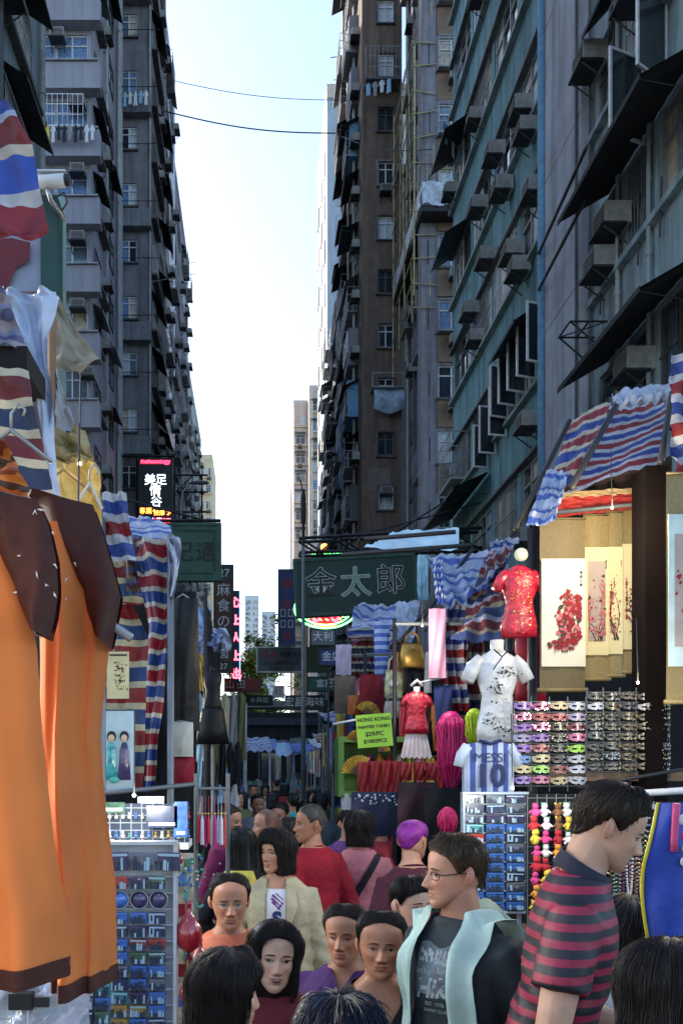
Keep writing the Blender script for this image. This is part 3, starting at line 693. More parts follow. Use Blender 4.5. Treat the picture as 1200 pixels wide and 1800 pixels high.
# green signboard
t, w, h = board('green_signboard', 'green framed shop signboard with dark brushed characters on the left', 298, 920, 388, 1020, 34, SGR2, SGR2, .3)
b = MB(); f = .26; b.box(-w/2+f, w/2-f, -.03, 0, h/2-f-.04, h/2-f).box(-w/2+f, w/2-f, -.03, 0, -h/2+f, -h/2+f+.04).box(w/2-f-.04, w/2-f, -.028, 0, -h/2+f+.04, h/2-f-.04); b.build('moulding', SGRN, t)
text('通', .85, INK, t, (.42, -.03, -.05)); text('記', .85, INK, t, (-.5, -.03, -.05))
b = MB(); b.bar((-w/2-2.5,.15,h/2+.15), (w/2,.15,h/2+.15), .1).bar((-w/2-2.5,.15,h/2+1.2), (w/2-.6,.15,h/2+.15), .06); b.build('bracket', BLACKM, t)
# 27 sign
t, w, h = board('vertical_sign', 'brown vertical restaurant sign numbered 27 with pale characters', 376, 993, 410, 1182, 48, SBRN, BLACKM, .3)
MB().box(-w/2+.03, w/2-.03, -.03, -.002, h/2-.9, h/2-.08).build('number_panel', SBLK, t); text('27', .62, WLET, t, (.03, -.035, h/2-.48))
for i, ch in enumerate('麻食の'): text(ch, .78, WLET, t, (0, -.01, h/2-1.45-.88*i))
text('図', .6, WLET, t, (0, -.01, -h/2+1.0)); MB().box(-w/2+.03, w/2-.03, -.03, -.002, -h/2+.05, -h/2+.6).build('number_panel', SBLK, t); text('27', .45, WLET, t, (0, -.035, -h/2+.33))
# neon strip
t, w, h = board('neon_strip_sign', 'thin blue vertical sign with pink red neon characters', 410, 1038, 421, 1197, 55, SBLU, None, .3)
for i, ch in enumerate('心上人上也'): text(ch, .7, NPNK, t, (-.02, -.02, h/2-.8-1.15*i), bold=.03)
MB().box(w/2, w/2+.05, -.02, .1, -h/2, h/2).build('edge_tube', mat('cyan_tube', (.3,.8,.9), .5, emis=.6), t)
# blue vertical right
t, w, h = board('vertical_sign', 'blue vertical sign with faded red characters and white squares beside the big dark board', 489, 1001, 519, 1135, 55, SBLU, SGRY, .3)
for i, ch in enumerate('華安'): text(ch, .75, RLET, t, (0, -.02, h/2-1.0-1.3*i))
for i in range(2):
    for j in range(2):
        b = MB(); x = -.24+.48*i; z = -.35-.7*j; b.box(x-.16,x+.16,-.03,-.002,z-.24,z-.19).box(x-.16,x+.16,-.03,-.002,z+.19,z+.24).box(x-.16,x-.11,-.03,-.002,z-.19,z+.19).box(x+.11,x+.16,-.03,-.002,z-.19,z+.19); b.build('square_mark', WLET, t)
text('居', .6, RLET, t, (0, -.02, -h/2+.6))
# big dark board
t, w, h = board('hanging_signboard', 'large dark green hanging signboard with three outlined characters over the street', 519, 978, 731, 1078, 25, SGRN, SGR2, .3, skew=.0)
for c in t.children: c.rotation_euler[1] = -.055
def outlined(ch, x, z, s, m1, m2):
    o = text(ch, s, m1, t, (x, -.02, z), bold=.02, depth=.002); o.rotation_euler[1] = -.055
    o = text(ch, s, m2, t, (x, -.035, z), bold=0, depth=.004, name='lettering'); o.rotation_euler[1] = -.055
OUTL = mat('letter_outline', (.6,.68,.65), .5)
outlined('金', -1.02, .0, .92, OUTL, INK); outlined('太', .0, .02, .92, OUTL, GOLDM); outlined('郎', 1.02, .1, .92, OUTL, INK)
# its truss
t = thing('sign_truss', 'black steel truss carrying the dark green signboard out from the turquoise block', 'bracket', (px(527,25), 25, pz(972,25)))
b = MB(); L_ = XR-px(527,25); hh = .42
for yy in (-.05, .4):
    b.bar((0,yy,0),(L_,yy,.15),.07).bar((0,yy,hh),(L_,yy,hh+.3),.07)
    for i in range(9): b.bar((L_*i/9,yy,.02 if i%2 else hh),(L_*(i+1)/9,yy,hh+.1 if i%2 else .05),.045)
for x in (0, L_*.33, L_*.66): b.bar((x,-.05,hh),(x,.4,hh),.05).bar((x,-.05,0),(x,.4,0),.05)
b.bar((L_*.4,.1,.2),(L_,.1,2.2),.04).bar((L_*.15,.1,.3),(L_,.1,1.5),.03); b.build('truss', BLACKM, t)
# neon ring sign behind the board
t = thing('neon_ring_sign', 'round pawnshop neon sign in green and red half hidden behind the dark board', 'sign', (px(572,27), 27, pz(1062,27)))
ring = lambda r, n=36: [Vector((r*cos(2*pi*k/n), 0, r*.62*sin(2*pi*k/n)-.15)) for k in range(n+1)]
MB().tube(ring(.98), .03, 6, cap=False).build('outer_ring', NGRN, t); MB().tube(ring(.82), .025, 6, cap=False).build('inner_ring', NGRN, t)
b = MB()
for k in range(28):
    a = 2*pi*k/28; b.bar((.83*cos(a),0,.83*.62*sin(a)-.15),(.97*cos(a+.1),0,.97*.62*sin(a+.1)-.15),.03)
b.build('ring_bars', NGRN, t, kind='stuff')
MB().tube([(0,.1,-.15),(0,.16,-.15)], .6, 24).build('disc', mat('red_neon_disc', (.6,.01,.03), .5, emis=.5), t, rot=None)
t.children[-1].scale = (1,1,.62); t.children[-1].location = (0,0,-.055)
for x in (-.3, .3): text('U', .4, NPNK, t, (x, -.02, -.42), bold=.02)
b = MB()
for k in range(7): b.tube([(-.45+.15*k,0,1.5+.1*sin(k*2.)),(-.38+.15*k,0,1.7),(-.3+.15*k,0,1.5)], .025, 5)
b.build('scroll_tubes', NGRN, t); 
t2 = thing('crown_lamp', 'small golden lamp above the dark signboard', 'lamp', (px(570,27), 27, pz(962,27)))
MB().ball((0,0,0), .12).build('bulb', NORG, t2, True); MB().tube([(0,0,.1),(0,0,.35)], .07, 8).build('cap', BLACKM, t2)
# grey board, red board, white-character board, distant boards
t, w, h = board('wide_signboard', 'grey wide signboard with two red characters and small dark text', 451, 1137, 537, 1182, 60, SGRY, STEEL, .3)
text('晶晶', .6, RLET, t, (-.8, -.02, .35)); text('珠寶金行', .42, INK, t, (.75, -.02, .35)); text('GOLDSMITH & CO', .32, INK, t, (0, -.02, -.25), bold=.005); text('電話 2781 1127', .26, INK, t, (0, -.02, -.62))
MB().box(w/2+.02, w/2+1.7, 0, .2, -h/2, h/2).build('side_panel', mat('moss_panel', (.09,.13,.07), .7), t)
t, w, h = board('shop_sign', 'dull red shop sign with white characters across the left of the far street', 394, 1192, 458, 1216, 56, SRED, None, .3)
text('山田', .62, WLET, t, (-.45, -.02, 0), space=1.3); text('記', .6, RLET, t, (.8, -.02, 0))
t, w, h = board('shop_sign', 'black shop sign with large white characters at the right of the far street', 501, 1222, 569, 1248, 46, SBLK, None, .3)
text('宏昌海味', .55, WLET, t, (0, -.02, 0))
t, w, h = board('shop_sign', 'small dark shop sign with pale script beneath the dull red sign', 431, 1222, 480, 1240, 58, SGRN, None, .3); text('永興號', .42, WLET, t, (0,-.02,0))
t, w, h = board('shop_sign', 'small purple shop sign left of the dark script sign', 398, 1222, 430, 1236, 62, mat('purple_board', (.1,.08,.2), .5), None, .3); text('時裝', .38, WLET, t, (0,-.02,0))
t, w, h = board('shop_sign', 'white panel sign above the white character sign', 480, 1205, 500, 1226, 50, WHITEP, None, .3); text('旺', .5, RLET, t, (0,-.02,0))
t, w, h = board('footbridge', 'grey footbridge deck crossing the far end of the street', 380, 1232, 620, 1243, 75, STEEL, None, 3, cat='footbridge')
for i, (u0,v0,u1,v1,y,m) in enumerate(((545,1105,590,1135,40,SGRY),(540,1190,600,1215,44,SGR2),(560,1140,606,1170,38,SBLU),(385,1075,400,1150,66,SGRY))):
    t, w, h = board('shop_sign', ['plain grey shop sign under the green neon ring','green shop sign on brackets low behind the canopies on the right','dark blue shop sign behind the pole and blue canopy','slim grey vertical sign between the brown sign and the tower wall'][i], u0, v0, u1, v1, y, m, BLACKM, .25)
    text(['大利','富記','金店','酒'][i], h*.6, WLET, t, (0,-.05,0))
# lamp post in the middle of the street
t = thing('lamp_post', 'tall grey lamp post with black lantern standing in the crowd below the signboard', 'lamp post', (px(533,24), 24, 0))
zz = pz(960,24); MB().tube([(0,0,0),(0,0,zz)], [.07,.045], 10).build('post', mat('post_grey', (.16,.19,.2), .5, dirt=.4), t, True)
b = MB(); b.tube([(0,0,zz),(0,0,zz+.6),(0,0,zz+.7),(0,0,zz+1.4),(0,0,zz+1.6)], [.04,.04,.08,.07,.02], 8); b.tube([(0,0,zz+1.5),(-.1,0,zz+1.9)], .02, 5); b.build('lantern', BLACKM, t)
# cables across the street
def cable(label, pts, r=.02):
    P = [at(*p) for p in pts]; b = MB(); q = []
    for i in range(17):
        a = i/16; k = len(P)-1; j = min(int(a*k), k-1); f = a*k-j; p = P[j].lerp(P[j+1], f); q.append(p - Vector((0,0,.35*sin(pi*a))))
    o0 = q[0].copy(); b.tube([p-o0 for p in q], r, 5); t = thing('cable', label, 'cable', o0); b.build('wire', BLACKM, t)
cable('thin overhead wire, the higher of the two crossing the sky', [(288,138,46),(612,176,47)], .018)
cable('sagging overhead wire, the lower of the two crossing the sky', [(288,195,46),(590,234,47)], .035)
cable('overhead wire running over the brown tower to the turquoise block', [(600,240,46.5),(760,262,38)], .02)
# washing
laundry(205, 165, 45.3, 6, 1.7, 'white washing on a pole at the dark grey block', (1,-.1,0), [CN['white'], CN['sky'], CN['white']])
laundry(78, 222, 37.2, 9, 2.2, 'dark trousers and a white shirt hung below the barred mosaic block window', (1,0,0), [CN['yellow'], CN['white'], CN['dark'], CN['dark'], CN['grey'], CN['dark'], CN['dark'], CN['white'], CN['white']])
laundry(268, 495, 44, 0, 2.3, 'bare pole rack sticking out over the street above its twin', (1,-.1,.12)); laundry(268, 470, 45, 0, 2.3, 'long bare pole sticking out over the street, highest', (1,-.1,.06))
laundry(905, 700, 22.5, 2, 1.1, 'small blue shirt drying outside the open casements of the turquoise block', (-.1,-1,0), [CN['sky'], CN['dark']])
laundry(860, 760, 25, 3, 1.6, 'dark grey trousers drying low on the turquoise block', (-.2,-1,0), [CN['grey'], CN['dark'], CN['olive']])
laundry(815, 265, 28, 3, 1.6, 'light blue washing beside the air conditioners at the far end of the turquoise block', (-.6,-.8,0), [CN['sky'], CN['white'], CN['sky']])
laundry(640, 150, 46, 4, 1.4, 'faded blue cloths on the caged balcony of the brown tower', (1,-.3,0), [CN['sky'], CN['grey'], CN['white']])
# ================================================================ market stalls
WH, BL, RD, CR, MR = (.44,.47,.54), (.025,.055,.27), (.24,.015,.022), (.5,.46,.34), (.13,.015,.02)
RWB = stripe_mat('red_white_blue_canvas', [(2,WH),(3,BL),(2,WH),(3,RD)], trans=.25)
RWB2 = stripe_mat('dark_striped_canvas', [(1.2,CR),(3,MR),(1.2,CR),(3,(.02,.035,.09))], trans=.15)
BWS = stripe_mat('blue_white_canvas', [(1,(.5,.56,.72)),(1,(.07,.14,.48)),(2,(.4,.48,.68)),(.6,(.08,.15,.45))], wob=.07, trans=.25)
PLAID = stripe_mat('plaid_canvas', [(1,CR),(2,RD),(1,CR),(2,BL)], trans=.2)
GING = stripe_mat('blue_gingham', [(1,(.5,.58,.75)),(1,(.05,.12,.5))])
TARPW = mat('pale_tarpaulin', (.36,.42,.55), .5, var=.3, vs=5, bump=.8, bs=10, dirt=.35)
KHAKI = mat('khaki_tarpaulin', (.25,.24,.19), .7, var=.2, vs=4, bump=.6, bs=10, dirt=.4)
YELT = mat('yellow_sheet', (.5,.38,.12), .7, var=.2, bump=.6, bs=12); DARKC = mat('black_backcloth', (.008,.008,.01), .95, var=.3)  # black cloth, also painted shade of the dark stall interiors
POLE = mat('stall_pole', (.14,.16,.17), .5, .3, dirt=.4); WOODT = mat('table_wood', (.16,.1,.06), .7, dirt=.3)
def cloth(name, parent, A, B, Cc, Dd, m, amp=.02, rep=3, nu=24, nv=16, sag=0., fold=6., turn=False, seed=0):
    """hanging or stretched cloth: A top left, B top right, Cc bottom right, Dd bottom left, in world coordinates"""
    n_ = (B-A).cross(Dd-A).normalized(); L = parent.location
    def f(a, c):
        p = A.lerp(B, a).lerp(Dd.lerp(Cc, a), c)
        w = sin(fold*6.28*a + 3*sin(4*c+seed) + seed)*amp*(.3+.7*c) + mn.noise(Vector((a*7, c*7, seed*3.1)))*amp*1.6 + mn.noise(Vector((a*19, c*19, seed)))*amp*.6
        return p + n_*w + Vector((0,0,-sag*sin(pi*a)*sin(pi*min(1, c+.1))))-L
    b = MB(); b.grid(f, nu, nv, usc=rep if turn else 1, vsc=rep if not turn else 1)
    return b.build(name, m, parent, True)
def hangclo(name, parent, u0, u1, vt, vb, y, m, **kw):
    return cloth(name, parent, at(u0,vt,y), at(u1,vt,y), at(u1,vb,y), at(u0,vb,y), m, **kw)
def poly_cloth(name, parent, pts, m, y, rep=3, amp=.02, seed=0, y2=None, cat=None, label=None):
    """pts: rows of (u_left, u_right, v[, y]) from top to bottom"""
    L = parent.location if parent else Vector()
    k = len(pts)-1
    def f(a, c):
        j = min(int(c*k), k-1); t = c*k-j; p, q = pts[j], pts[j+1]
        ul = p[0]+(q[0]-p[0])*t; ur = p[1]+(q[1]-p[1])*t; v = p[2]+(q[2]-p[2])*t
        ya = (p[3] if len(p) > 3 else y); yb = (q[3] if len(q) > 3 else y); yy = ya+(yb-ya)*t
        w = sin(9*a+3*sin(4*c+seed)+seed)*amp + mn.noise(Vector((a*6, c*9, seed*3.1)))*amp*1.6
        return at(ul+(ur-ul)*a, v, yy) + Vector((0, w, 0)) - L
    v0, v1 = pts[0][2], pts[-1][2]
    b = MB(); b.grid(f, 22, k*6)
    n = 22+1
    for i in range(len(b.v)):
        j = i//n; c = j/(k*6); jj = min(int(c*k), k-1); t = c*k-jj; v = pts[jj][2]+(pts[jj+1][2]-pts[jj][2])*t
        b.uv[i] = ((i % n)/22, (v-v0)/(v1-v0)*rep)
    return b.build(name, m, parent, True)
def posts(t, pts, r=.03, m=POLE, n=8):
    L = t.location
    for a, c in pts: MB().tube([a-L, c-L], r, n).build('post', m, t, True)
def rail(t, a, c, r=.015, m=POLE, name='rail'): MB().tube([a-t.location, c-t.location], r, 6).build(name, m, t, True)

# ---------------------------------------------------------------- near right stall (y 5.4-6.8)
t = thing('market_stall', 'near right stall with striped canopy, hanging scrolls and boards of eye masks', 'market stall', (2.8, 6.3, 0)); SR1 = t
Y = 6.0
cloth('backcloth', t, at(930,870,6.7), at(1330,840,6.7), Vector((px(1330,6.7),6.7,.0)), Vector((px(930,6.7),6.7,0)), DARKC, .01)  # black sheet put in for the shade inside the stall
cloth('canopy', t, at(1078,702,6.7), at(1178,680,6.7), at(1168,808,5.5), at(993,868,5.5), RWB, .011, 5.2, sag=.05, fold=1.2, seed=2)
cloth('canopy', t, at(1003,738,6.8), at(1082,700,6.8), at(1004,852,5.7), at(958,868,5.7), PLAID, .01, 3, fold=1, seed=4)
cloth('canopy', t, at(960,826,6.0), at(1000,828,5.8), at(976,916,5.3), at(924,926,5.3), BWS, .015, 2.5, fold=1, seed=1)
cloth('canopy_crest', t, at(1075,690,6.2), at(1190,672,6.2), at(1182,702,6.1), at(1080,716,6.1), TARPW, .04, 1, fold=5)
hangclo('side_curtain', t, 1180, 1330, 620, 838, 5.3, RWB, amp=.04, rep=3.0, fold=4)
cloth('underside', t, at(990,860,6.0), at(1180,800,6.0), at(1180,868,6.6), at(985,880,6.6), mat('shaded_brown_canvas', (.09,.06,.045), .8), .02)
cloth('valance', t, at(975,876,5.9), at(1133,866,5.9), at(1133,893,5.9), at(975,910,5.9), mat('red_fabric', (.38,.03,.03), .6, var=.25, vs=12, bump=.8, bs=14), .02, fold=5)
cloth('valance_trim', t, at(975,866,5.92), at(1133,856,5.92), at(1133,868,5.9), at(975,878,5.9), mat('cream_trim', (.55,.42,.22), .7), .01)
posts(t, [(at(935,930,5.9), Vector((px(935,5.9),5.9,0))), (at(1075,700,6.8), Vector((px(1075,6.8),6.8,0)))], .035, BLACKM)
MB().box(px(1134,5.4), px(1172,5.4), 5.4, 5.6, 0, pz(818,5.4)).build('upright_board', mat('maroon_black_board', (.005,.003,.003), .9, spec=.1), t, loc=-t.location)
rail(t, at(1003,858,5.45), at(1082,712,6.1), .022, BLACKM); rail(t, at(1160,812,5.3), at(1180,690,6.1), .02, BLACKM); rail(t, at(905,930,5.9), at(1000,740,6.6), .02, BLACKM)
rail(t, at(940,905,5.9), at(1180,880,5.6), .015, POLE)
MB().box(px(1010,5.7), px(1230,5.7), 5.5, 6.2, pz(1372,5.7), pz(1356,5.7)).build('shelf', WOODT, t, loc=-t.location)
MB().box(px(880,5.6), px(1250,5.6), 5.5, 6.6, 0, .8).build('table', WOODT, t, loc=-t.location)
cloth('table_cloth', t, Vector((px(870,5.4),5.45,.82)), Vector((px(1250,5.4),5.45,.82)), Vector((px(1250,5.4),5.42,.05)), Vector((px(870,5.4),5.42,.05)), RWB2, .03)
rail(t, at(1075,1398,5.2), at(1230,1388,5.2), .022, WHITEP); rail(t, at(1015,1385,5.3), at(1200,1352,5.3), .012, BLACKM)

SILK = mat('brown_silk_mount', (.12,.095,.045), .6, var=.15, vs=60, bump=.2, bs=120); SILK2 = mat('gold_silk_mount', (.22,.17,.07), .55, var=.15, vs=60)
PAPW = mat('scroll_paper', (.62,.60,.50), .7, var=.06, vs=10); PAPY = mat('yellow_scroll_paper', (.58,.52,.30), .7, var=.06, vs=10)
BRED = mat('blossom_red', (.22,.003,.012), .6, var=.3, vs=40); BPNK = mat('blossom_pink', (.42,.12,.14), .6, var=.3, vs=40); STEM = mat('ink_branch', (.03,.03,.025), .6); GROU = mat('wash_grey', (.32,.27,.25), .7)
def scroll(label, u0, u1, vt, vb, p0, p1, q0, q1, y, silk, paper, blossom, seed, wash=False, n=170):
    rr = random.Random(seed); a = at(u0, vt, y); c = at(u1, vb, y); w, h = c.x-a.x, a.z-c.z; s = y/F
    t = thing('hanging_scroll', label, 'scroll painting', (a.x+w/2, y, c.z), group='painted scrolls on the near right stall')
    MB().grid(lambda i, j: (-w/2+w*i, .012*sin(2.5*i*pi)*.4+.004*sin(7*j), h*(1-j)), 6, 12).build('mount', silk, t, True)
    x0, x1, z0, z1 = (q0-u0)*s-w/2, (q1-u0)*s-w/2, (vb-p1)*s, (vb-p0)*s
    MB().box(x0, x1, -.014, -.008, z0, z1).build('paper', paper, t)
    mx, mz = (x1-x0)*.13, (z1-z0)*.13
    X0, X1, Z0, Z1 = x0+mx, x1-mx, z0+mz*1.0, z1-mz*1.6
    if wash: MB().box(X0, X1, -.0165, -.0145, Z0, Z1+mz*.6).build('wash', GROU, t)
    b = MB(); bl = MB(); W_, H_ = X1-X0, Z1-Z0
    for k in range(5):
        p = Vector((X0+W_*rr.uniform(.45,.85), -.019, Z0)); d = Vector((rr.uniform(-.5,.2), 0, 1)); pts = [p.copy()]
        for i in range(7):
            p = p + d.normalized()*H_*rr.uniform(.08,.14); d += Vector((rr.uniform(-.6,.6),0,rr.uniform(-.1,.3)))
            p.x = min(max(p.x, X0+.01), X1-.01); p.z = min(p.z, Z1-.01); pts.append(p.copy())
            for _ in range(n//35):
                r_ = rr.uniform(.006,.016)*W_/.16; q = p + Vector((rr.gauss(0,.15)*W_, 0, rr.gauss(0,.045)*H_)); q.x = min(max(q.x, X0+.008), X1-.008); q.z = min(max(q.z, Z0), Z1); q.y = -.021-rr.random()*.004
                m_ = rr.choice([0,0,0,1,2]); a0 = rr.uniform(0,6)
                bl.add([q+Vector((cos(a0+2*pi*i_/5)*r_*rr.uniform(.6,1.3),0,sin(a0+2*pi*i_/5)*r_*rr.uniform(.6,1.3))) for i_ in range(5)], [(0,1,2,3,4)], m_)
        b.tube(pts, [.0035*(1-.1*i) for i in range(8)], 4)
    b.build('branch', STEM, t); bl.build('blossoms', [blossom, BPNK, STEM], t, kind='stuff')
    for i, ch in enumerate('春風花草'): text(ch, W_*.11, INK, t, (x1-mx*.8, -.017, z1-mz*1.0-W_*.13*i), name='calligraphy', depth=.0005)
    MB().tube([(-w/2-.015,-.005,0),(w/2+.015,-.005,0)], .014, 8).build('roller', SILK2, t, True)
    MB().tube([(-w/2,-.005,h),(w/2,-.005,h)], .008, 6).build('top_rod', SILK, t, True)
scroll('scroll with white paper and crimson blossom branches, largest and leftmost of the row', 948, 1028, 912, 1213, 983, 1172, 950, 1027, 5.75, SILK, PAPW, BRED, 3, n=260)
scroll('scroll with greyed pink blossoms, second from the left of the row', 1024, 1068, 905, 1194, 963, 1152, 1026, 1067, 5.85, SILK2, PAPY, BPNK, 5, True)
scroll('narrow half covered scroll with red and black blossom, third from the left', 1063, 1093, 900, 1188, 962, 1150, 1064, 1092, 5.9, SILK2, PAPY, BRED, 7)
scroll('scroll with red peony stems on yellow paper, rightmost of the row of four', 1090, 1133, 896, 1182, 957, 1142, 1091, 1128, 5.95, SILK2, PAPY, BRED, 9)
scroll('single scroll with pale blue mount and orange picture at the right edge', 1170, 1262, 832, 1234, 905, 1172, 1172, 1255, 5.1, SILK2, mat('pale_blue_paper', (.45,.58,.56), .7), BRED, 11, True)
# garments with volume: bust form
def bust(name, label, cat, u, vt, vb, y, m, mats2=None, stand=False, sleeves=True, group=None, wk=.62, neck=True):
    zt, zb = pz(vt, y), pz(vb, y); h = zt-zb; t = thing(name, label, cat, (px(u,y), y, zb), group=group)
    prof = [(0,.36,.2),(.15,.37,.22),(.35,.30,.19),(.5,.27,.17),(.65,.34,.23),(.8,.37,.22),(.9,.36,.17),(.96,.2,.12),(1,.1,.09)]
    rings = []
    for f, a, d in prof:
        a *= h*wk*1.45/2*1.35; d *= h*.8
        rings.append([Vector((a*cos(q)*1.0, d*sin(q)*.8*(1.15 if sin(q) < 0 and .55 < f < .75 else 1), f*h)) for q in [2*pi*k/20 for k in range(20)]])
    b = MB(); b.loft(rings)
    me = b.mesh('garment', m, True); obj('garment', me, t)
    if sleeves:
        for s in (-1, 1):
            MB().tube([(s*h*.16,0,h*.88),(s*h*.26,0,h*.8),(s*h*.33,-.01,h*.66)], [h*.09,h*.085,h*.075], 10).build('sleeve', m, t, True)
    if neck: MB().tube([(0,0,h*.95),(0,0,h*1.0),(0,0,h*1.1)], [h*.085,h*.07,h*.075], 10).build('neck', mats2 or WHITEP, t, True)
    return t, h
QRED = mat('red_satin', (.45,.008,.03), .3, var=.45, vs=28, bump=.6, bs=30, spec=.8)
t, h = bust('satin_blouse', 'red satin blouse with gold pattern hanging from a disc hanger left of the scrolls', 'blouse', 912, 995, 1120, 5.8, QRED, mat('disc_plastic', (.5,.55,.45), .4), neck=False, wk=.72)
MB().tube([(0,-.03,h*1.14),(0,-.045,h*1.14)], .045, 16).build('disc_hanger', MATS['disc_plastic'], t, True)
gb = MB(); rr = random.Random(4)
for k in range(120):
    a, z = rr.uniform(pi*1.05, pi*1.95), rr.uniform(.1,.9)*h; x, yv = cos(a)*h*.15, sin(a)*h*.16-.012; r_ = rr.uniform(.004,.01)
    gb.add([(x-r_,yv,z),(x,yv-.002,z-r_*.6),(x+r_,yv,z),(x,yv-.002,z+r_*.6)], [(0,1,2,3)])
gb.build('gold_pattern', mat('gold_thread', (.55,.3,.1), .35, .4), t, kind='stuff')
t, h = bust('satin_blouse', 'dark red satin dress partly hidden behind the white mannequin and masks', 'blouse', 932, 1110, 1235, 6.1, mat('deep_red_cloth', (.3,.005,.02), .5, var=.3), sleeves=False)
t, h = bust('mannequin', 'white mannequin torso in a white collared blouse with black floral print', 'mannequin', 873, 1142, 1305, 5.7, mat('white_satin', (.55,.58,.6), .3, var=.25, vs=9, bump=.5, bs=20), mat('mannequin_plastic', (.6,.58,.55), .35))
gb = MB()
for k in range(110):
    g_ = rr.choice([(.05,.75,.09,.05),(-.03,.55,.05,.1),(-.08,.25,.06,.08),(.02,.12,.08,.05)]); x = (g_[0]+rr.gauss(0,g_[2]*.6))*h*1.4; z = (g_[1]+rr.gauss(0,g_[3]*.6))*h; yv = -h*.155*sqrt(max(.1,1-(x/(h*.2))**2))-.014; r_ = rr.uniform(.003,.011)
    gb.add([(x-r_,yv,z),(x,yv-.002,z-r_*.8),(x+r_,yv,z),(x,yv-.002,z+r_*.8)], [(0,1,2,3)])
gb.build('floral_print', INK, t, kind='stuff')
MB().tube([(-.05,-.1,h*.98),(0,-.115,h*.9),(.05,-.1,h*.98)], .006, 5).build('collar_edge', INK, t); MB().tube([(0,-.12,h*.9),(-.06,-.125,h*.76)], .004, 5).build('placket', INK, t)
MB().tube([(0,0,0),(0,0,-.7)], .02, 8).build('stand', STEEL, t, True)
# striped football jersey
t = thing('football_jersey', 'blue and white vertically striped football jersey with number 10, below the white mannequin', 'jersey', at(858, 1392, 5.5))
JS = stripe_mat('jersey_stripes', [(1,(.5,.58,.75)),(1,(.04,.09,.36))])
w, h = 95*5.5/F, 90*5.5/F
def jf(a, c):
    x = (a-.5)*w*.92; return (x, -.03*cos((a-.5)*2.6)-.008*sin(13*a)*c, h*(1-c)-abs(a-.5)*.05*(1 if c < .1 else 0))
b = MB(); b.grid(jf, 24, 10, usc=4.5); b.grid(lambda a, c: Vector(jf(a,c))+Vector((0,.05,0)), 24, 6, usc=4.5)
for q in b.uv: b.uv[q] = (b.uv[q][1], b.uv[q][0])
b.build('jersey_body', JS, t, True)
for s in (-1, 1): MB().tube([(s*w*.38,-.0,h*.9),(s*w*.5,-.0,h*.72),(s*w*.56,-.0,h*.5)], [.035,.036,.034], 8).build('sleeve', mat('jersey_white', (.5,.58,.68), .6), t, True)
text('MESSI', .085, mat('navy_print', (.01,.02,.1), .5), t, (0, -.04, h*.66), name='lettering', depth=.001); text('10', .2, MATS['navy_print'], t, (0, -.042, h*.3), name='number', bold=.006, depth=.001)
MB().tube([(-.07,-.035,h),(0,-.045,h*.94),(.07,-.035,h)], .012, 6).build('collar', BLACKM if 0 else MATS['navy_print'], t, True)
# masks
def mask_mesh(mats, seed):
    rr = random.Random(seed); n, k = 18, 8; b = MB(); w, h = .165, .085; hh = rr.choice([.3,.6,1.0])
    def f(a, c):
        x = (a-.5)*2; top = .5+.25*abs(x)**1.5*hh+.12*cos(3*x); bot = -.45+.35*x*x+.2*exp(-(x/.12)**2)
        return (x*w/2*(1+.12*c*0), -.035*(1-x*x)-.006, (top*(1-c)+bot*c)*h)
    b.grid(f, n, k); keep = [i for i in range(len(b.f)) if not ((i//n in (3,4)) and (i % n in (3,4,5,6,11,12,13,14)))]
    b.f = [b.f[i] for i in keep]; b.mi = [0]*len(b.f)
    for i in range(14):
        a, c = rr.random(), rr.choice([.02,.98,rr.random()]); p = Vector(f(a,c)); r_ = rr.uniform(.004,.008)
        b.add([p+Vector((-r_,-.006,0)),p+Vector((0,-.008,-r_)),p+Vector((r_,-.006,0)),p+Vector((0,-.008,r_))], [(0,1,2,3)], 1)
    return b.mesh('eye_mask', mats, True)
ORD = ['top','second','third','fourth','fifth','sixth','seventh','eighth','ninth','tenth','eleventh','twelfth','thirteenth','bottom']
GLIT = mat('glitter', (.6,.6,.55), .2, .8)
cols = {n: mat('mask_'+n, c, .3, var=.4, vs=60, spec=.9) for n, c in dict(violet=(.25,.12,.45), pink=(.5,.12,.25), cream=(.55,.45,.25), rose=(.4,.1,.1), silver=(.4,.42,.5), lilac=(.35,.3,.5), lime=(.3,.6,.05), black=(.02,.02,.025), blue=(.15,.3,.6), maroon=(.2,.04,.05), bronze=(.075,.055,.03), gunmetal=(.04,.042,.04)).items()}
def maskboard(u0, du, n, v0, dv, k, y, pal, side, stall):
    for j in range(k):
        for i in range(n):
            nm = pal(j, i); v = v0+dv*j; u = u0+du*i
            me = cached(('mask', nm, (i*3+j) % 4), lambda: mask_mesh([cols[nm], GLIT if (i+j) % 2 else cols['cream']], (i*3+j) % 4))
            obj('eye_mask', me, None, at(u, v, y)+Vector((0,R.uniform(-.01,.01),0)), R.uniform(-.12,.12), label='%s eye mask, %s row, %s from left on the %s board' % (nm, ORD[j], ['first','second','third','fourth','fifth','sixth'][i], side), cat='mask', group='party eye masks on the near right stall', rot=(R.uniform(-.1,.1), R.uniform(-.08,.08), 0), sc=(du*y/F/.17,1,du*y/F/.2))
    b = MB(); 
    for i in range(n+1): b.bar(at(u0+du*(i-.5), v0-dv, y+.05), at(u0+du*(i-.5), v0+dv*k, y+.05), .006)
    for j in range(k+1): b.bar(at(u0-du*.5, v0+dv*(j-.5), y+.05), at(u0+du*(n-.5), v0+dv*(j-.5), y+.05), .006)
    b.build('mesh_grid', POLE, stall, loc=-stall.location)
pc = ['violet','pink','cream','silver','pink','rose','rose','lilac','violet','pink','bronze','maroon','lilac','violet','bronze','pink','violet','rose','gunmetal','lime','blue','cream','gunmetal','silver','cream','lime','maroon','silver']
maskboard(917, 32, 4, 1243, 18.5, 8, 5.5, lambda j, i: pc[(j*4+i) % len(pc)], 'coloured', SR1)
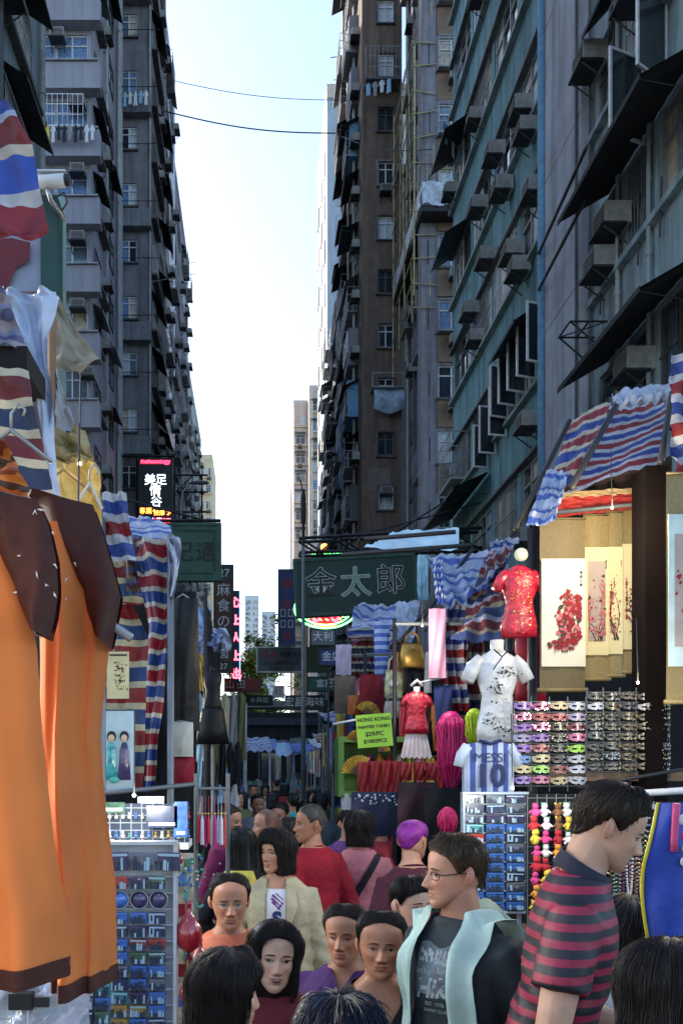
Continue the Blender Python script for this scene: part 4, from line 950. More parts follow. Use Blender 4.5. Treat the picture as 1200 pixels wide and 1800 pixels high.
maskboard(1045, 29, 5, 1226, 17.5, 8, 5.45, lambda j, i: ['gunmetal','bronze','gunmetal','black','bronze','silver'][(j*5+i*2) % (6 if j < 2 else 5)], 'dark', SR1)
# souvenir magnets
MP = [mat('magnet_'+n, c, .25, var=.6, vs=30, spec=.7, coat=.5) for n, c in dict(blue=(.05,.16,.5), navy=(.02,.04,.1), teal=(.05,.3,.32), purple=(.06,.04,.12), grey=(.15,.18,.22), green=(.06,.14,.08), gold=(.4,.25,.06), red=(.4,.05,.04)).items()]
MN = ['blue','navy','teal','purple','grey','green','gold','red']; MTOP = mat('magnet_relief', (.35,.5,.6), .3, var=.5, vs=50); MDRK = mat('magnet_dark_relief', (.04,.06,.1), .3, var=.5)
def magnet_mesh(i, sd):
    rr = random.Random(sd*7+i); b = MB(); b.box(-.5,.5,-.12,0,-.5,.5,0)
    x = -.46
    while x < .4:
        w = rr.uniform(.08,.2); z = rr.uniform(-.25,.3); b.box(x, x+w*.8, -.2, -.12, -.45, z, rr.choice([1,2,2])); x += w
    b.box(-.47,.47,-.16,-.12,.3,.44, rr.choice([0,1])); return b.mesh('fridge_magnet', [MP[i], MTOP, MDRK])
def magnets(u0, du, n, v0, dv, k, y, pick, where, grp, skip=None):
    for j in range(k):
        for i in range(n):
            if skip and skip(j, i): continue
            c = pick(j, i); s = (i*5+j*3) % 3; me = cached(('mag', c, s), lambda: magnet_mesh(c, s)); w = du*y/F*.88; h = dv*y/F*.84
            obj('fridge_magnet', me, None, at(u0+du*i+R.uniform(-.5,.5), v0+dv*j, y), rot=(0, R.uniform(-.04,.04), 0), sc=(w, .12, h), cat='souvenir', group=grp,
                label='%s skyline magnet, %s row, %s from left, %s' % (MN[c], ORD[min(j,13)], ['first','second','third','fourth'][i], where))
def trayboard(name, label, u0, u1, v0, v1, y, n, k, m, fm):
    t = thing(name, label, 'display rack', at((u0+u1)/2, v1, y)); s = y/F; w, h = (u1-u0)*s, (v1-v0)*s
    MB().box(-w/2, w/2, .01, .03, 0, h).build('backboard', m, t)
    f = .012
    MB().box(-w/2-f, -w/2, -.03, .03, -f, h+f).box(w/2, w/2+f, -.03, .03, -f, h+f).box(-w/2, w/2, -.03, .03, h, h+f).box(-w/2, w/2, -.03, .03, -f, 0).build('frame', fm, t)
    for j in range(1, k): MB().box(-w/2, w/2, -.012, .01, h*j/k-.003, h*j/k+.003).build('shelf_strip', fm, t)
    for s_ in (-1, 1): MB().tube([(s_*w*.45,.05,h+f),(s_*w*.45,.05,-t.location.z)], .012, 6).build('leg', fm, t)
    return t
SLATE = mat('slate_display', (.07,.09,.13), .6, var=.3); CLEARF = mat('clear_rim', (.35,.42,.48), .25, var=.2)
trayboard('magnet_rack', 'tall rack of skyline magnets below the striped jersey on the right', 815, 922, 1396, 1600, 4.6, 3, 12, SLATE, CLEARF)
magnets(833, 35.5, 3, 1405, 17, 12, 4.58, lambda j, i: ([4,3,4,1,3,1,4,4,3] if j < 3 else [7,0,0,0,1,0,0,4,0,2,0,0])[(j*3+i*2) % (9 if j < 3 else 12)], 'on the right hand rack', 'magnets on the rack below the jersey')
# plush toys and ornaments hanging between the magnet rack and the man in stripes
PL = [mat('plush_'+n, c, .9, var=.3, vs=40) for n, c in dict(orange=(.6,.25,.03), pink=(.55,.05,.2), black=(.02,.02,.02), white=(.6,.6,.58), green=(.05,.25,.15), red=(.4,.02,.03), brown=(.18,.08,.03), yellow=(.6,.45,.05)).items()]
t = thing('hook_board', 'dark mesh board crowded with little plush toys beside the magnet rack', 'display rack', at(985, 1430, 4.45)); s_ = 4.45/F
MB().box(-.17,.2,.02,.04,-.62,.1).build('board', DARKC, t); b = MB()
for k in range(8): b.bar((-.17+.05*k,.01,-.6),(-.17+.05*k,.01,.1), .004)
for k in range(9): b.bar((-.17,.01,-.6+.085*k),(.2,.01,-.6+.085*k), .004)
b.build('wire_grid', POLE, t); MB().tube([(0,.05,.1),(0,.05,-t.location.z)], .012, 6).build('leg', POLE, t)
for k in range(40):
    j, i = divmod(k, 5); c = R.randrange(8); r_ = R.uniform(.018,.027); o = thing('plush_toy', '%s plush toy, %s row, %s from the left on the dark mesh board' % (PL[c].name[6:], ORD[j], ['first','second','third','fourth','fifth'][i]), 'toy', at(940+18.5*i+R.uniform(-3,3), 1428+24*j, 4.38), R.uniform(-.5,.5), group='plush toys on the dark mesh board')
    MB().ball((0,0,0), r_, 10, 8, sc=(1,.8,1.1)).build('torso', PL[c], o, True); MB().ball((0,-.004,r_*1.5), r_*.75, 10, 8).build('head', PL[c], o, True)
    for s2 in (-1, 1):
        MB().ball((s2*r_*.55,0,r_*2.1), r_*.3, 6, 5).build('ear', PL[(c+1)%8], o, True); MB().tube([(s2*r_*.6,0,r_*.5),(s2*r_*1.4,-.01,-r_*.1)], [r_*.35,r_*.25], 6).build('arm', PL[c], o, True)
# glittering necklaces & beads to the right
t = thing('necklace_rack', 'metal rail with white hooks carrying bead necklaces behind the striped shirt', 'display rack', at(1090, 1420, 3.6))
MB().tube([(-.17,0,0),(.4,0,.01)], .01, 6).build('rail', STEEL, t); MB().tube([(.38,0,0),(.38,0,-1.9)], .015, 6).build('leg', POLE, t); MB().tube([(-.16,0,0),(-.16,0,-1.9)], .015, 6).build('leg', POLE, t)
MB().box(-.17,.42,.08,.1,-.75,.02).build('backboard', DARKC, t)
beadm = [mat('bead_'+n, c, .12, .5 if n in 'silvergold' else 0, var=.4, vs=90, spec=1) for n, c in dict(gold=(.6,.4,.12), silver=(.6,.62,.65), red=(.4,.02,.02), jade=(.05,.3,.15), amber=(.4,.12,.02), pearl=(.6,.55,.48), violet=(.25,.1,.35)).items()]
bn = ['gold','silver','red','jade','amber','pearl','violet']
for k in range(17):
    u = 1024+k*7.4; L_ = R.uniform(.35,.62); c = (k*3) % 7
    b = MB(); n_ = int(L_*2/.013)
    for i in range(n_):
        a = pi*i/(n_-1); b.ball((-.013*cos(a)*(1+.3*sin(a)), 0, -L_*max(0,sin(a))**.8), .0058, 5, 4)
    b.build('bead_necklace', beadm[c], None, True, loc=at(u, 1422, 3.58-.02*(k % 3)), cat='necklace', label='%s bead necklace, %s strand from the left on the hooked rail' % (bn[c], (ORD+['fourteenth','fifteenth','sixteenth','seventeenth'])[k] if k not in (0,13) else ('first' if k == 0 else 'fourteenth')), group='bead necklaces behind the man in stripes')
    MB().tube([(0,0,.0),(0,-.02,.012),(0,-.03,.03)], .003, 4).build('hook', WHITEP, t, loc=at(u,1422,3.55)-t.location)
# blue padded vest at right edge
BLV = mat('blue_padded_cloth', (.015,.05,.33), .6, var=.2, vs=6, bump=.5, bs=12); YLW = mat('yellow_piping', (.6,.5,.03), .5)
t = thing('blue_vest', 'bright blue padded garment with yellow piping and coloured patches at the right edge', 'garment', at(1182, 1650, 2.7))
s = 2.7/F
def vf(a, c): 
    hw = (.025+.035*min(1,c*2.2))+.012*sin(pi*c); return (-.02+(a-.5)*2*hw+.03*(a>.99), -.05*cos((a-.5)*3)-.01*sin(7*c+5*a), .43*(1-c)**1.05)
MB().grid(vf, 16, 20).grid(lambda a, c: Vector(vf(a,c))+Vector((0,.09*cos((a-.5)*3),0)), 16, 20).build('vest_body', BLV, t, True)
MB().tube([Vector(vf(0,i/12))+Vector((-.004,0,0)) for i in range(13)], .006, 5).build('piping', YLW, t, True)
MB().tube([Vector(vf(.5,i/12))+Vector((0,-.008,0)) for i in range(5)], .012, 5).build('neck_lining', mat('pink_print', (.6,.08,.2), .5), t, True)
for i, (x, z, cc) in enumerate(((.01,.38,WHITEP),(.02,.33,mat('patch_magenta', (.5,.02,.2), .5)),(.025,.29,YLW),(.02,.25,mat('patch_white', (.7,.7,.7), .5)))): MB().ball((x-.01,-.06,z), .017, 10, 6, sc=(1,.25,1)).build('patch', cc, t, True)

# ---------------------------------------------------------------- middle right stalls
def stall(label, x0, x1, y0, y1, zt, seed=0):
    t = thing('market_stall', label, 'market stall', ((x0+x1)/2, (y0+y1)/2, 0)); L = t.location
    for x in (x0, x1):
        for y in (y0, y1): MB().tube([(x,y,0),(x,y,zt)], .018, 6).build('post', BLACKM, t, True, loc=-L)
    for y in (y0, y1): MB().tube([(x0,y,zt-.05),(x1,y,zt-.05)], .018, 5).build('rail', POLE, t, loc=-L)
    MB().box(x0+.05, x1, y0+.1, y1, .02, .8).build('table', WOODT, t, loc=-L)
    cloth('backcloth', t, Vector((x1,y0,zt-.1)), Vector((x1,y1,zt-.1)), Vector((x1,y1,.1)), Vector((x1,y0,.1)), DARKC, .02)
    cloth('backcloth', t, Vector((x0+.3,y1,zt-.1)), Vector((x1,y1,zt-.1)), Vector((x1,y1,.1)), Vector((x0+.3,y1,.1)), DARKC, .02)
    return t
t = stall('middle right stall with blue and white canopy, red dolls clothes and pink wigs', 1.2, 2.6, 7.4, 9.4, 3.3); SR2 = t
cloth('canopy', t, at(752,976,9.0), at(862,968,8.6), at(822,1058,7.4), at(778,1068,7.4), BWS, .03, 2.5, fold=2, sag=.04)
cloth('canopy', t, at(862,950,8.2), at(912,946,8.0), at(870,1010,7.2), at(822,1058,7.3), RWB, .03, 2.5, fold=1)
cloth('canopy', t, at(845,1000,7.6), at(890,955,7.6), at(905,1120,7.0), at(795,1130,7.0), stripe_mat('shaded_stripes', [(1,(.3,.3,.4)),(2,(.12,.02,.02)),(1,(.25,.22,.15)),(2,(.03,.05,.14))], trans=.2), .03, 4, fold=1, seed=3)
hangclo('curtain', t, 776, 822, 1062, 1250, 7.6, RWB, amp=.04, rep=4, fold=3); hangclo('curtain', t, 806, 850, 1110, 1330, 7.9, RWB2, amp=.03, rep=3, fold=2, seed=2)
cloth('knotted_tarpaulin', t, at(760,985,7.5), at(778,985,7.5), at(782,1060,7.3), at(766,1060,7.3), GING, .03, 6, fold=3)
cloth('pale_tarpaulin', t, at(690,934,11), at(806,928,10.5), at(806,966,10), at(640,964,10.4), mat('translucent_sheet', (.45,.6,.68), .5, var=.25, vs=3, bump=.4, bs=9), .02, 1, fold=2)
hangclo('pale_tarpaulin', t, 733, 752, 975, 1055, 10.2, mat('sky_sheet', (.3,.5,.62), .5), amp=.02)
for (u0,v0,u1,v1) in ((640,948,800,935),(600,975,830,958),(830,965,740,1090),(760,1060,700,1130),(905,935,845,1010)): rail(t, at(u0,v0,8.6), at(u1,v1,8.2), .022, BLACKM)
rail(t, at(735,1200,7.4), at(786,1190,7.4), .008, WHITEP); rail(t, at(585,1273,7.4), at(632,1264,7.4), .01, WHITEP)
t = stall('far middle right stall under a sagging blue striped canopy beside the lamp post', 1.1, 2.6, 10.3, 13, 3.4); SR3 = t
cloth('canopy', t, at(628,1060,12.6), at(738,1052,12.0), at(725,1128,10.2), at(608,1118,10.4), BWS, .05, 3, fold=2, sag=.12, seed=5)
cloth('canopy_edge', t, at(610,1104,10.3), at(726,1100,10.1), at(720,1118,10.1), at(612,1124,10.3), RWB, .03, .8, fold=3)
hangclo('curtain', t, 616, 662, 1122, 1190, 10.5, RWB2, amp=.03, rep=2.5, turn=False)
cloth('pale_tarpaulin', t, at(695,1060,9.8), at(735,1056,9.6), at(722,1128,9.4), at(690,1122,9.6), TARPW, .05, 1, fold=2)
# --- hanging goods, each a thing
def flat_item(name, label, cat, u0, u1, vt, vb, y, m, taper=1., depth=.05, group=None, rnd=.0):
    s = y/F; w, h = (u1-u0)*s, (vb-vt)*s; t = obj(name, None, None, at((u0+u1)/2, vb, y), label=label, cat=cat, group=group)
    def f(sd): return lambda a, c: ((a-.5)*w*(1+(taper-1)*c)*(1-rnd*(abs(c-.5)*2)**3), sd*depth*(1-(2*a-1)**2)*sin(pi*min(.97,c+.03))**.4+.008*sin(11*a+6*c), h*(1-c))
    MB().grid(f(-1), 14, 12).grid(f(1), 10, 8).build('cloth_body', m, t, True)
    return t, w, h
t, w, h = flat_item('scarf', 'blue and white gingham scarf hanging under the far blue canopy', 'scarf', 657, 684, 1092, 1220, 9.6, GING, .9)
for q in t.children: 
    for l in q.data.uv_layers: pass
GX = stripe_mat('gingham_scarf', [(1,(.4,.5,.75)),(1,(.06,.12,.5))]); 
for q in t.children:
    q.data.materials[0] = GX
    for i, lp in enumerate(q.data.loops): q.data.uv_layers[0].data[i].uv = (0, q.data.uv_layers[0].data[i].uv[1]*9)
flat_item('scarf', 'pink silk scarf hanging beside the striped curtain of the middle stall', 'scarf', 753, 783, 1070, 1192, 7.3, mat('pink_silk', (.5,.26,.38), .4, var=.15, vs=5), 1.0, .03)
flat_item('towel', 'plain lilac cloth hanging at the left end of the far stall', 'towel', 590, 617, 1133, 1186, 10, mat('lilac_cloth', (.45,.38,.48), .8), 1, .02)
flat_item('shopping_bag', 'tall brown paper bag hanging under the lilac cloth', 'bag', 588, 624, 1188, 1254, 10, mat('brown_paper', (.16,.12,.085), .8), 1.05, .06)
flat_item('shopping_bag', 'small orange bag beside the tall brown bag', 'bag', 611, 631, 1222, 1256, 9.5, mat('orange_bag', (.5,.14,.04), .6), 1.1, .05)
t, w, h = flat_item('hand_fan_cloth', 'dark red cloth hung behind the open golden fan', 'cloth', 634, 672, 1186, 1255, 9.3, mat('dark_red_cloth', (.2,.01,.015), .8), 1.3, .03)
GOLDB = mat('gold_leather', (.35,.2,.04), .3, .5, var=.4, vs=9)
def handbag(label, u0, u1, vt, vb, y, m, hm=None):
    s = y/F; w, h = (u1-u0)*s, (vb-vt)*s; t = thing('handbag', label, 'bag', at((u0+u1)/2, vb, y), group='bags on the middle right stalls')
    rings = []
    for f, a, d in ((0,.88,.5),(.05,.95,.55),(.5,1,.55),(.9,.85,.35),(1,.8,.2)): rings.append([Vector((a*w/2*math.copysign(abs(cos(q))**.6,cos(q)), d*w*.4*math.copysign(abs(sin(q))**.7,sin(q)), f*h)) for q in [2*pi*k/24 for k in range(24)]])
    MB().loft(rings).build('bag_body', m, t, True)
    for sd in (-1, 1): MB().tube([(-w*.3,sd*.02,h*.95),(-w*.22,sd*.02,h*1.35),(0,sd*.02,h*1.5),(w*.22,sd*.02,h*1.35),(w*.3,sd*.02,h*.95)], .007, 6).build('handle', hm or m, t, True)
    MB().ball((0,-w*.24,h*.8), .012, 8, 6).build('clasp', STEEL, t, True); return t
handbag('golden pleated handbag hanging under the pale tarpaulin', 702, 745, 1132, 1174, 8.2, GOLDB)
handbag('pale tote bag with a round white face-like flower print', 675, 708, 1178, 1228, 8.4, mat('cream_tote', (.35,.36,.22), .7, var=.6, vs=14), mat('cream_cord', (.5,.48,.3), .7))
MB().ball((0,0,0), .045, 14, 8, sc=(1,.2,.8)).build('flower_print', WHITEP, bpy.data.objects['handbag.001'], True, loc=(-.01,-.085,.14))
handbag('small brown and gold bag beside the flower tote', 706, 722, 1180, 1218, 8.6, mat('tan_leather', (.3,.17,.06), .4), None)
handbag('grey embroidered bag hanging below the flower tote', 674, 706, 1232, 1262, 8.3, mat('grey_bag', (.25,.25,.24), .7, var=.4), None)
# doll dresses on white hangers
t, h = bust('child_dress', 'small red patterned dress with white collar on the white rail', 'dress', 732, 1215, 1290, 7.2, QRED, WHITEP, wk=.8, sleeves=True)
MB().tube([(-.05,0,h*1.12),(0,-.02,h*1.25),(.05,0,h*1.12)], .014, 6).build('bow', WHITEP, t, True)
t = thing('frilled_apron', 'white frilled skirt with scalloped hem below the red dress', 'skirt', at(731, 1330, 7.2))
MB().grid(lambda a, c: ((a-.5)*(.17+.09*c), -.03*cos((a-.5)*3)-.01*sin(40*a)*c, .2*(1-c)-.018*abs(sin(a*pi*6))*(c > .95)), 60, 10).build('skirt', mat('white_frill', (.7,.62,.62), .7), t, True)
for k in range(4):
    flat_item('red_pouch', '%s red drawstring pouch in the row hanging under the green price card' % ['leftmost','second','third','rightmost'][k], 'pouch', 628+k*20, 647+k*20, 1338+R.uniform(-2,2), 1392, 7.3, mat('pouch_red', (.25,.01,.015), .5, var=.3, vs=20), 1.05, .03, group='red pouches under the price card')
for k in range(3):
    flat_item('red_purse', '%s dark red purse under the frilled skirt' % ['left','middle','right'][k], 'purse', 704+k*22, 724+k*22, 1340, 1372, 7.2, MATS['pouch_red'], 1.0, .04, group='red purses under the frilled skirt')
# fans
FANG = mat('fan_gold', (.5,.32,.06), .5, var=.4, vs=20)
def fan(label, u, v, y, r, a0=0.2, a1=2.9, m=FANG):
    t = thing('folding_fan', label, 'fan', at(u, v, y), group='open folding fans')
    n = 22; b = MB()
    for k in range(n):
        q, q2 = a0+(a1-a0)*k/n, a0+(a1-a0)*(k+1)/n; d = .008*(-1)**k
        b.add([(cos(q)*r*.4,-d,sin(q)*r*.4),(cos(q)*r,-d,sin(q)*r),(cos(q2)*r,d,sin(q2)*r),(cos(q2)*r*.4,d,sin(q2)*r*.4)], [(0,1,2,3)])
    b.build('leaf', m, t); b = MB()
    for k in range(0, n+1, 2): q = a0+(a1-a0)*k/n; b.bar((0,0,0),(cos(q)*r*.5,-.004,sin(q)*r*.5), .006)
    b.build('ribs', WOODT, t); return t
fan('golden open fan below the dark red cloth', 645, 1256, 9.0, .14, .1, 2.6); fan('golden fan peeking left of the green price card', 628, 1303, 7.5, .1, 1.2, 3.0); fan('large golden fan at the bottom left of the green box', 632, 1360, 7.4, .16, 1.0, 3.1); fan('gold fan hanging just below the price card', 665, 1322, 7.35, .1, .1, 1.6)
# price card
t = thing('price_card', 'yellow green handwritten price card on the middle right stall', 'price card', at(660, 1313, 6.9)); t.rotation_euler = (0, -.08, 0)
w, h = 62*6.9/F, 58*6.9/F; MB().box(-w/2, w/2, 0, .004, 0, h).build('card', mat('lime_card', (.42,.75,.06), .6, var=.05), t)
for i, (l_, s_) in enumerate((('HONG KONG', .042), ('PAINTED T-SHIRT', .033), ('$29/PC', .05), ('$100/3PCS', .042))): text(l_, s_, INK, t, (0, -.003, h*(.84-.22*i)), depth=.0005, bold=.0012)
# green box of fans
t = thing('green_display_box', 'green wooden display box holding fans and pouches', 'display box', at(593, 1400, 7.9)); s = 7.9/F
b = MB(); b.box(0,.05,-.1,.3,0,.55).box(.05,.75,-.1,.3,.5,.55).box(.05,.75,-.1,.3,0,.05).box(.05,.75,.28,.3,.05,.5); b.build('box', mat('leaf_green_paint', (.12,.26,.06), .6), t)
# wigs
PW = mat('hot_pink_hair', (.6,.02,.16), .35, var=.25, vs=30, bump=.6, bs=30); YW = mat('lime_hair', (.45,.6,.02), .4, var=.2, vs=30, bump=.5)
def wig(label, u, vt, vb, y, w, m):
    t = thing('wig', label, 'wig', at(u, vb, y), group='bright wigs on the middle stall'); h = (vb-vt)*y/F
    MB().ball((0,0,h-w*.5), w*.5, 14, 10, sc=(1,.8,1)).build('cap', m, t, True); b = MB()
    for k in range(110):
        a = 2*pi*k/110; r = w*.46*R.uniform(.6,1.25); L_ = h*R.uniform(.75,1.0); x, yy = r*cos(a), r*.8*sin(a)
        b.tube([(x*.8,yy*.8,h-w*.3),(x*1.1,yy,h-w*.7),(x*R.uniform(.5,1.2)+R.uniform(-.012,.012),yy*R.uniform(.5,1.2),h-L_*.7),(x*R.uniform(.1,.9)+R.uniform(-.02,.02),yy*.7,h-L_)], [.006,.007,.005,.001], 4)
    b.build('hair_strands', m, t, True, kind='stuff'); return t
wig('long hot pink wig hanging beside the red dress', 792, 1250, 1385, 6.9, .19, PW); wig('lime yellow wig half hidden beside the white mannequin', 833, 1245, 1312, 6.6, .11, YW); wig('short hot pink wig hanging above the man with glasses', 786, 1418, 1470, 5.6, .10, mat('hot_pink_felt', (.6,.02,.12), .5))
flat_item('trousers', 'navy blue child trousers on the striped curtain', 'trousers', 762, 795, 1205, 1290, 7.4, mat('navy_cloth', (.015,.03,.12), .8), .8, .03)
flat_item('purple_dress', 'black and red evening dress hanging under the red purses', 'dress', 700, 770, 1375, 1480, 6.2, mat('black_red_cloth', (.03,.004,.008), .6, var=.9, vs=7), 1.1, .06)
flat_item('black_dress', 'black dress hanging low beside the pink wig', 'dress', 745, 812, 1385, 1475, 5.9, DARKC, 1.0, .06)
t, w, h = flat_item('lace_top', 'navy top with pale lace trim hanging over the woman in pink', 'top', 618, 700, 1392, 1470, 6.4, mat('navy_lace', (.02,.025,.06), .7), 1.1, .06)
b = MB()
for k in range(40): b.ball((R.uniform(-w/2,w/2), -.06, h*R.uniform(.72,.95)), R.uniform(.004,.01), 5, 4)
b.build('lace_trim', WHITEP, t, kind='stuff')

NUM = ['first','second','third','fourth','fifth','sixth','seventh','eighth','ninth','tenth','eleventh']
def rails(stall_t, where, rows, kinds=('shirt','dress','shirt','trousers'), cols_=None, grp='clothes crowded on the rails'):
    for r_, (u0, u1, v, y, n, h) in enumerate(rows):
        rail(stall_t, at(u0, v, y), at(u1, v, y), .008, POLE)
        for i in range(n):
            c = R.choice(cols_ or CLOTH); k = R.choice(kinds); w = (u1-u0)*y/F/n*1.15
            obj('hanging_garment', garment_mesh(k, c, .4, .62), None, at(u0+(u1-u0)*(i+.5)/n, v+2, y-.02*(i % 2)), R.uniform(-.5,.5), sc=(w/.4, .8, h*R.uniform(.85,1.15)/.62), label='%s %s, %s from the left on the %s rail of %s' % (c.name.replace('cloth_',''), k, NUM[i], NUM[r_], where), cat='garment', group=grp)
PINKS = [CN['red'], CN['pink'], CN['white'], CN['red'], MATS['red_satin'], mat('cloth_magenta', (.4,.02,.15), .7), CN['black'], CN['dark'], CN['cream'], CN['yellow'], mat('cloth_orange', (.5,.16,.03), .7)]
rails(SR2, 'the middle right stall', [(690,830,1150,8.4,8,.4),(700,850,1240,8.1,8,.45),(640,800,1330,8.0,9,.4),(600,740,1400,7.8,8,.4)], cols_=PINKS)
rails(SR3, 'the far middle stall', [(600,700,1160,10.6,6,.5),(590,700,1250,10.4,7,.5),(585,690,1330,10.2,7,.6)], cols_=PINKS+CLOTH)
# ---------------------------------------------------------------- left near stalls
t = thing('market_stall', 'near left stall of striped cloths, pale tarpaulins and khaki flaps', 'market stall', (-1.0, 2.6, 0)); SL1 = t
BIG = stripe_mat('big_striped_awning', [(28,BL),(12,(.3,.36,.5)),(45,MR),(20,(.4,.38,.34)),(62,(.025,.07,.38)),(22,(.36,.4,.46)),(60,(.17,.015,.03))], trans=.2)
poly_cloth('awning', t, [(-90,12,170),(-90,34,212),(-90,58,255),(-90,72,335),(-90,86,405),(-90,60,421)], BIG, 2.6, 1, .012)
MB().box(px(-80,3.6), px(74,3.6), 3.6, 3.66, pz(512,3.6), pz(400,3.6)).build('banner_board', mat('grey_lilac_board', (.22,.24,.32), .6), t, loc=-t.location)
b = MB(); c0 = at(-30, 470, 3.55); b.add([at(u,v,3.58)-t.location for u, v in ((-80,430),(20,418),(54,426),(52,458),(28,470),(12,512),(-80,512))], [tuple(range(7))]); b.build('maroon_shape', mat('maroon_print', (.13,.012,.02), .6), t)
MB().box(px(74,3.6), px(103,3.6), 3.58, 3.7, pz(520,3.6), pz(348,3.6)).build('green_upright', SGRN, t, loc=-t.location)
posts(t, [(at(108,350,3.7), Vector((px(108,3.7),3.7,0)))], .022, mat('pale_green_pole', (.2,.27,.24), .5, dirt=.4))
# cctv
t = thing('security_camera', 'white bullet camera with curled cable on the pole above the left stall', 'camera', at(92, 320, 3.5))
MB().tube([(-.06,0,0),(.055,-.01,.0)], .026, 12).build('camera_body', WHITEP, t, True); MB().tube([(.055,-.01,0),(.07,-.012,0)], .022, 10).build('lens', BLACKM, t); MB().box(-.055,.06,-.03,.03,.026,.032).build('sun_shield', WHITEP, t)
MB().tube([(-.02,0,-.02),(-.01,.02,-.06),(.03,.1,-.09)], .01, 6).build('bracket', STEEL, t, True)
MB().tube([(.02,0,-.06),(.05,-.01,-.05),(.065,-.01,-.09),(.045,-.01,-.12),(.02,0,-.1)], .004, 5).build('cable', BLACKM, t, True)
t = SL1
poly_cloth('shaded_awning', t, [(-90,4,500),(-90,22,540),(-90,46,612)], stripe_mat('night_stripes', [(1,(.14,.17,.3)),(1,(.06,.08,.18)),(1,(.2,.2,.26))], trans=.15), 2.3, 3, .02)  # cloth striped in greyish blues
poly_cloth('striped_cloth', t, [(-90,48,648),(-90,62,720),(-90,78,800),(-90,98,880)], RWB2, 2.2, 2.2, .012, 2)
MB().box(px(-90,2.3), px(48,2.3), 2.3, 2.5, pz(650,2.3), pz(608,2.3)).build('shadow_box', DARKC, t, loc=-t.location)  # black box put in as the shade of a gap between cloths
poly_cloth('pale_tarpaulin', t, [(5,98,512),(14,103,530),(40,84,600),(50,92,700),(62,95,800),(84,104,878)], TARPW, 2.5, 1, .022, 1)
poly_cloth('khaki_flap', t, [(74,104,522),(80,122,560),(86,150,600),(92,174,632),(100,140,652)], KHAKI, 2.9, 1, .012, 3)
poly_cloth('khaki_flap', t, [(88,96,640),(88,112,690),(88,130,735),(86,138,758)], mat('grey_tarpaulin', (.3,.31,.32), .7, bump=.5), 2.8, 1, .01, 5)
poly_cloth('khaki_valance', t, [(86,150,756),(84,164,800),(84,162,808)], mat('tan_canvas', (.3,.24,.12), .7, var=.2, bump=.5), 2.75, 1, .03, 1)
poly_cloth('yellow_sheet', t, [(86,158,800),(90,178,830),(95,180,880),(100,176,980)], YELT, 3.1, 1, .03)
poly_cloth('orange_striped_cloth', t, [(-90,12,780),(-90,30,812),(-90,46,850),(-90,56,900)], stripe_mat('orange_brown_stripes', [(2,(.5,.12,.02)),(1,(.2,.05,.02)),(2,(.55,.2,.04)),(1.5,(.06,.03,.02))], wob=.6), 1.9, 2.5, .02, 4)
posts(t, [(at(92,520,2.8), Vector((px(92,2.8),2.8,0))), (at(-40,500,2.6), Vector((px(-40,2.6),2.6,0)))], .014, mat('rust_pole', (.25,.14,.07), .7, dirt=.4))
b = MB(); b.tube([at(52,530,2.6)-t.location, at(70,536,2.6)-t.location, at(96,532,2.6)-t.location, at(102,522,2.6)-t.location], .006, 5); b.build('clip', WHITEP, t)
def hanger(label, u, v, y, m, s=1., rz=0):
    t = thing('clothes_hanger', label, 'hanger', at(u, v, y), rz)
    MB().tube([(0,0,.02),(0,0,.06),(.02,0,.085),(.035,0,.07),(.03,0,.055)], .0035, 5).build('hook', STEEL, t, True, rot=None)
    MB().tube([(-.1*s,0,-.06),(0,0,.02),(.1*s,0,-.06)], .006, 6).build('arms', m, t, True); return t
hanger('bare tan hanger in front of the yellow sheet', 112, 835, 2.95, mat('tan_plastic', (.4,.22,.1), .4))
hanger('white plastic hanger with a clip on the yellow sheet', 158, 858, 2.9, WHITEP, .5, .8); hanger('thin grey wire hanger above the striped cloth', 20, 770, 2.1, STEEL)
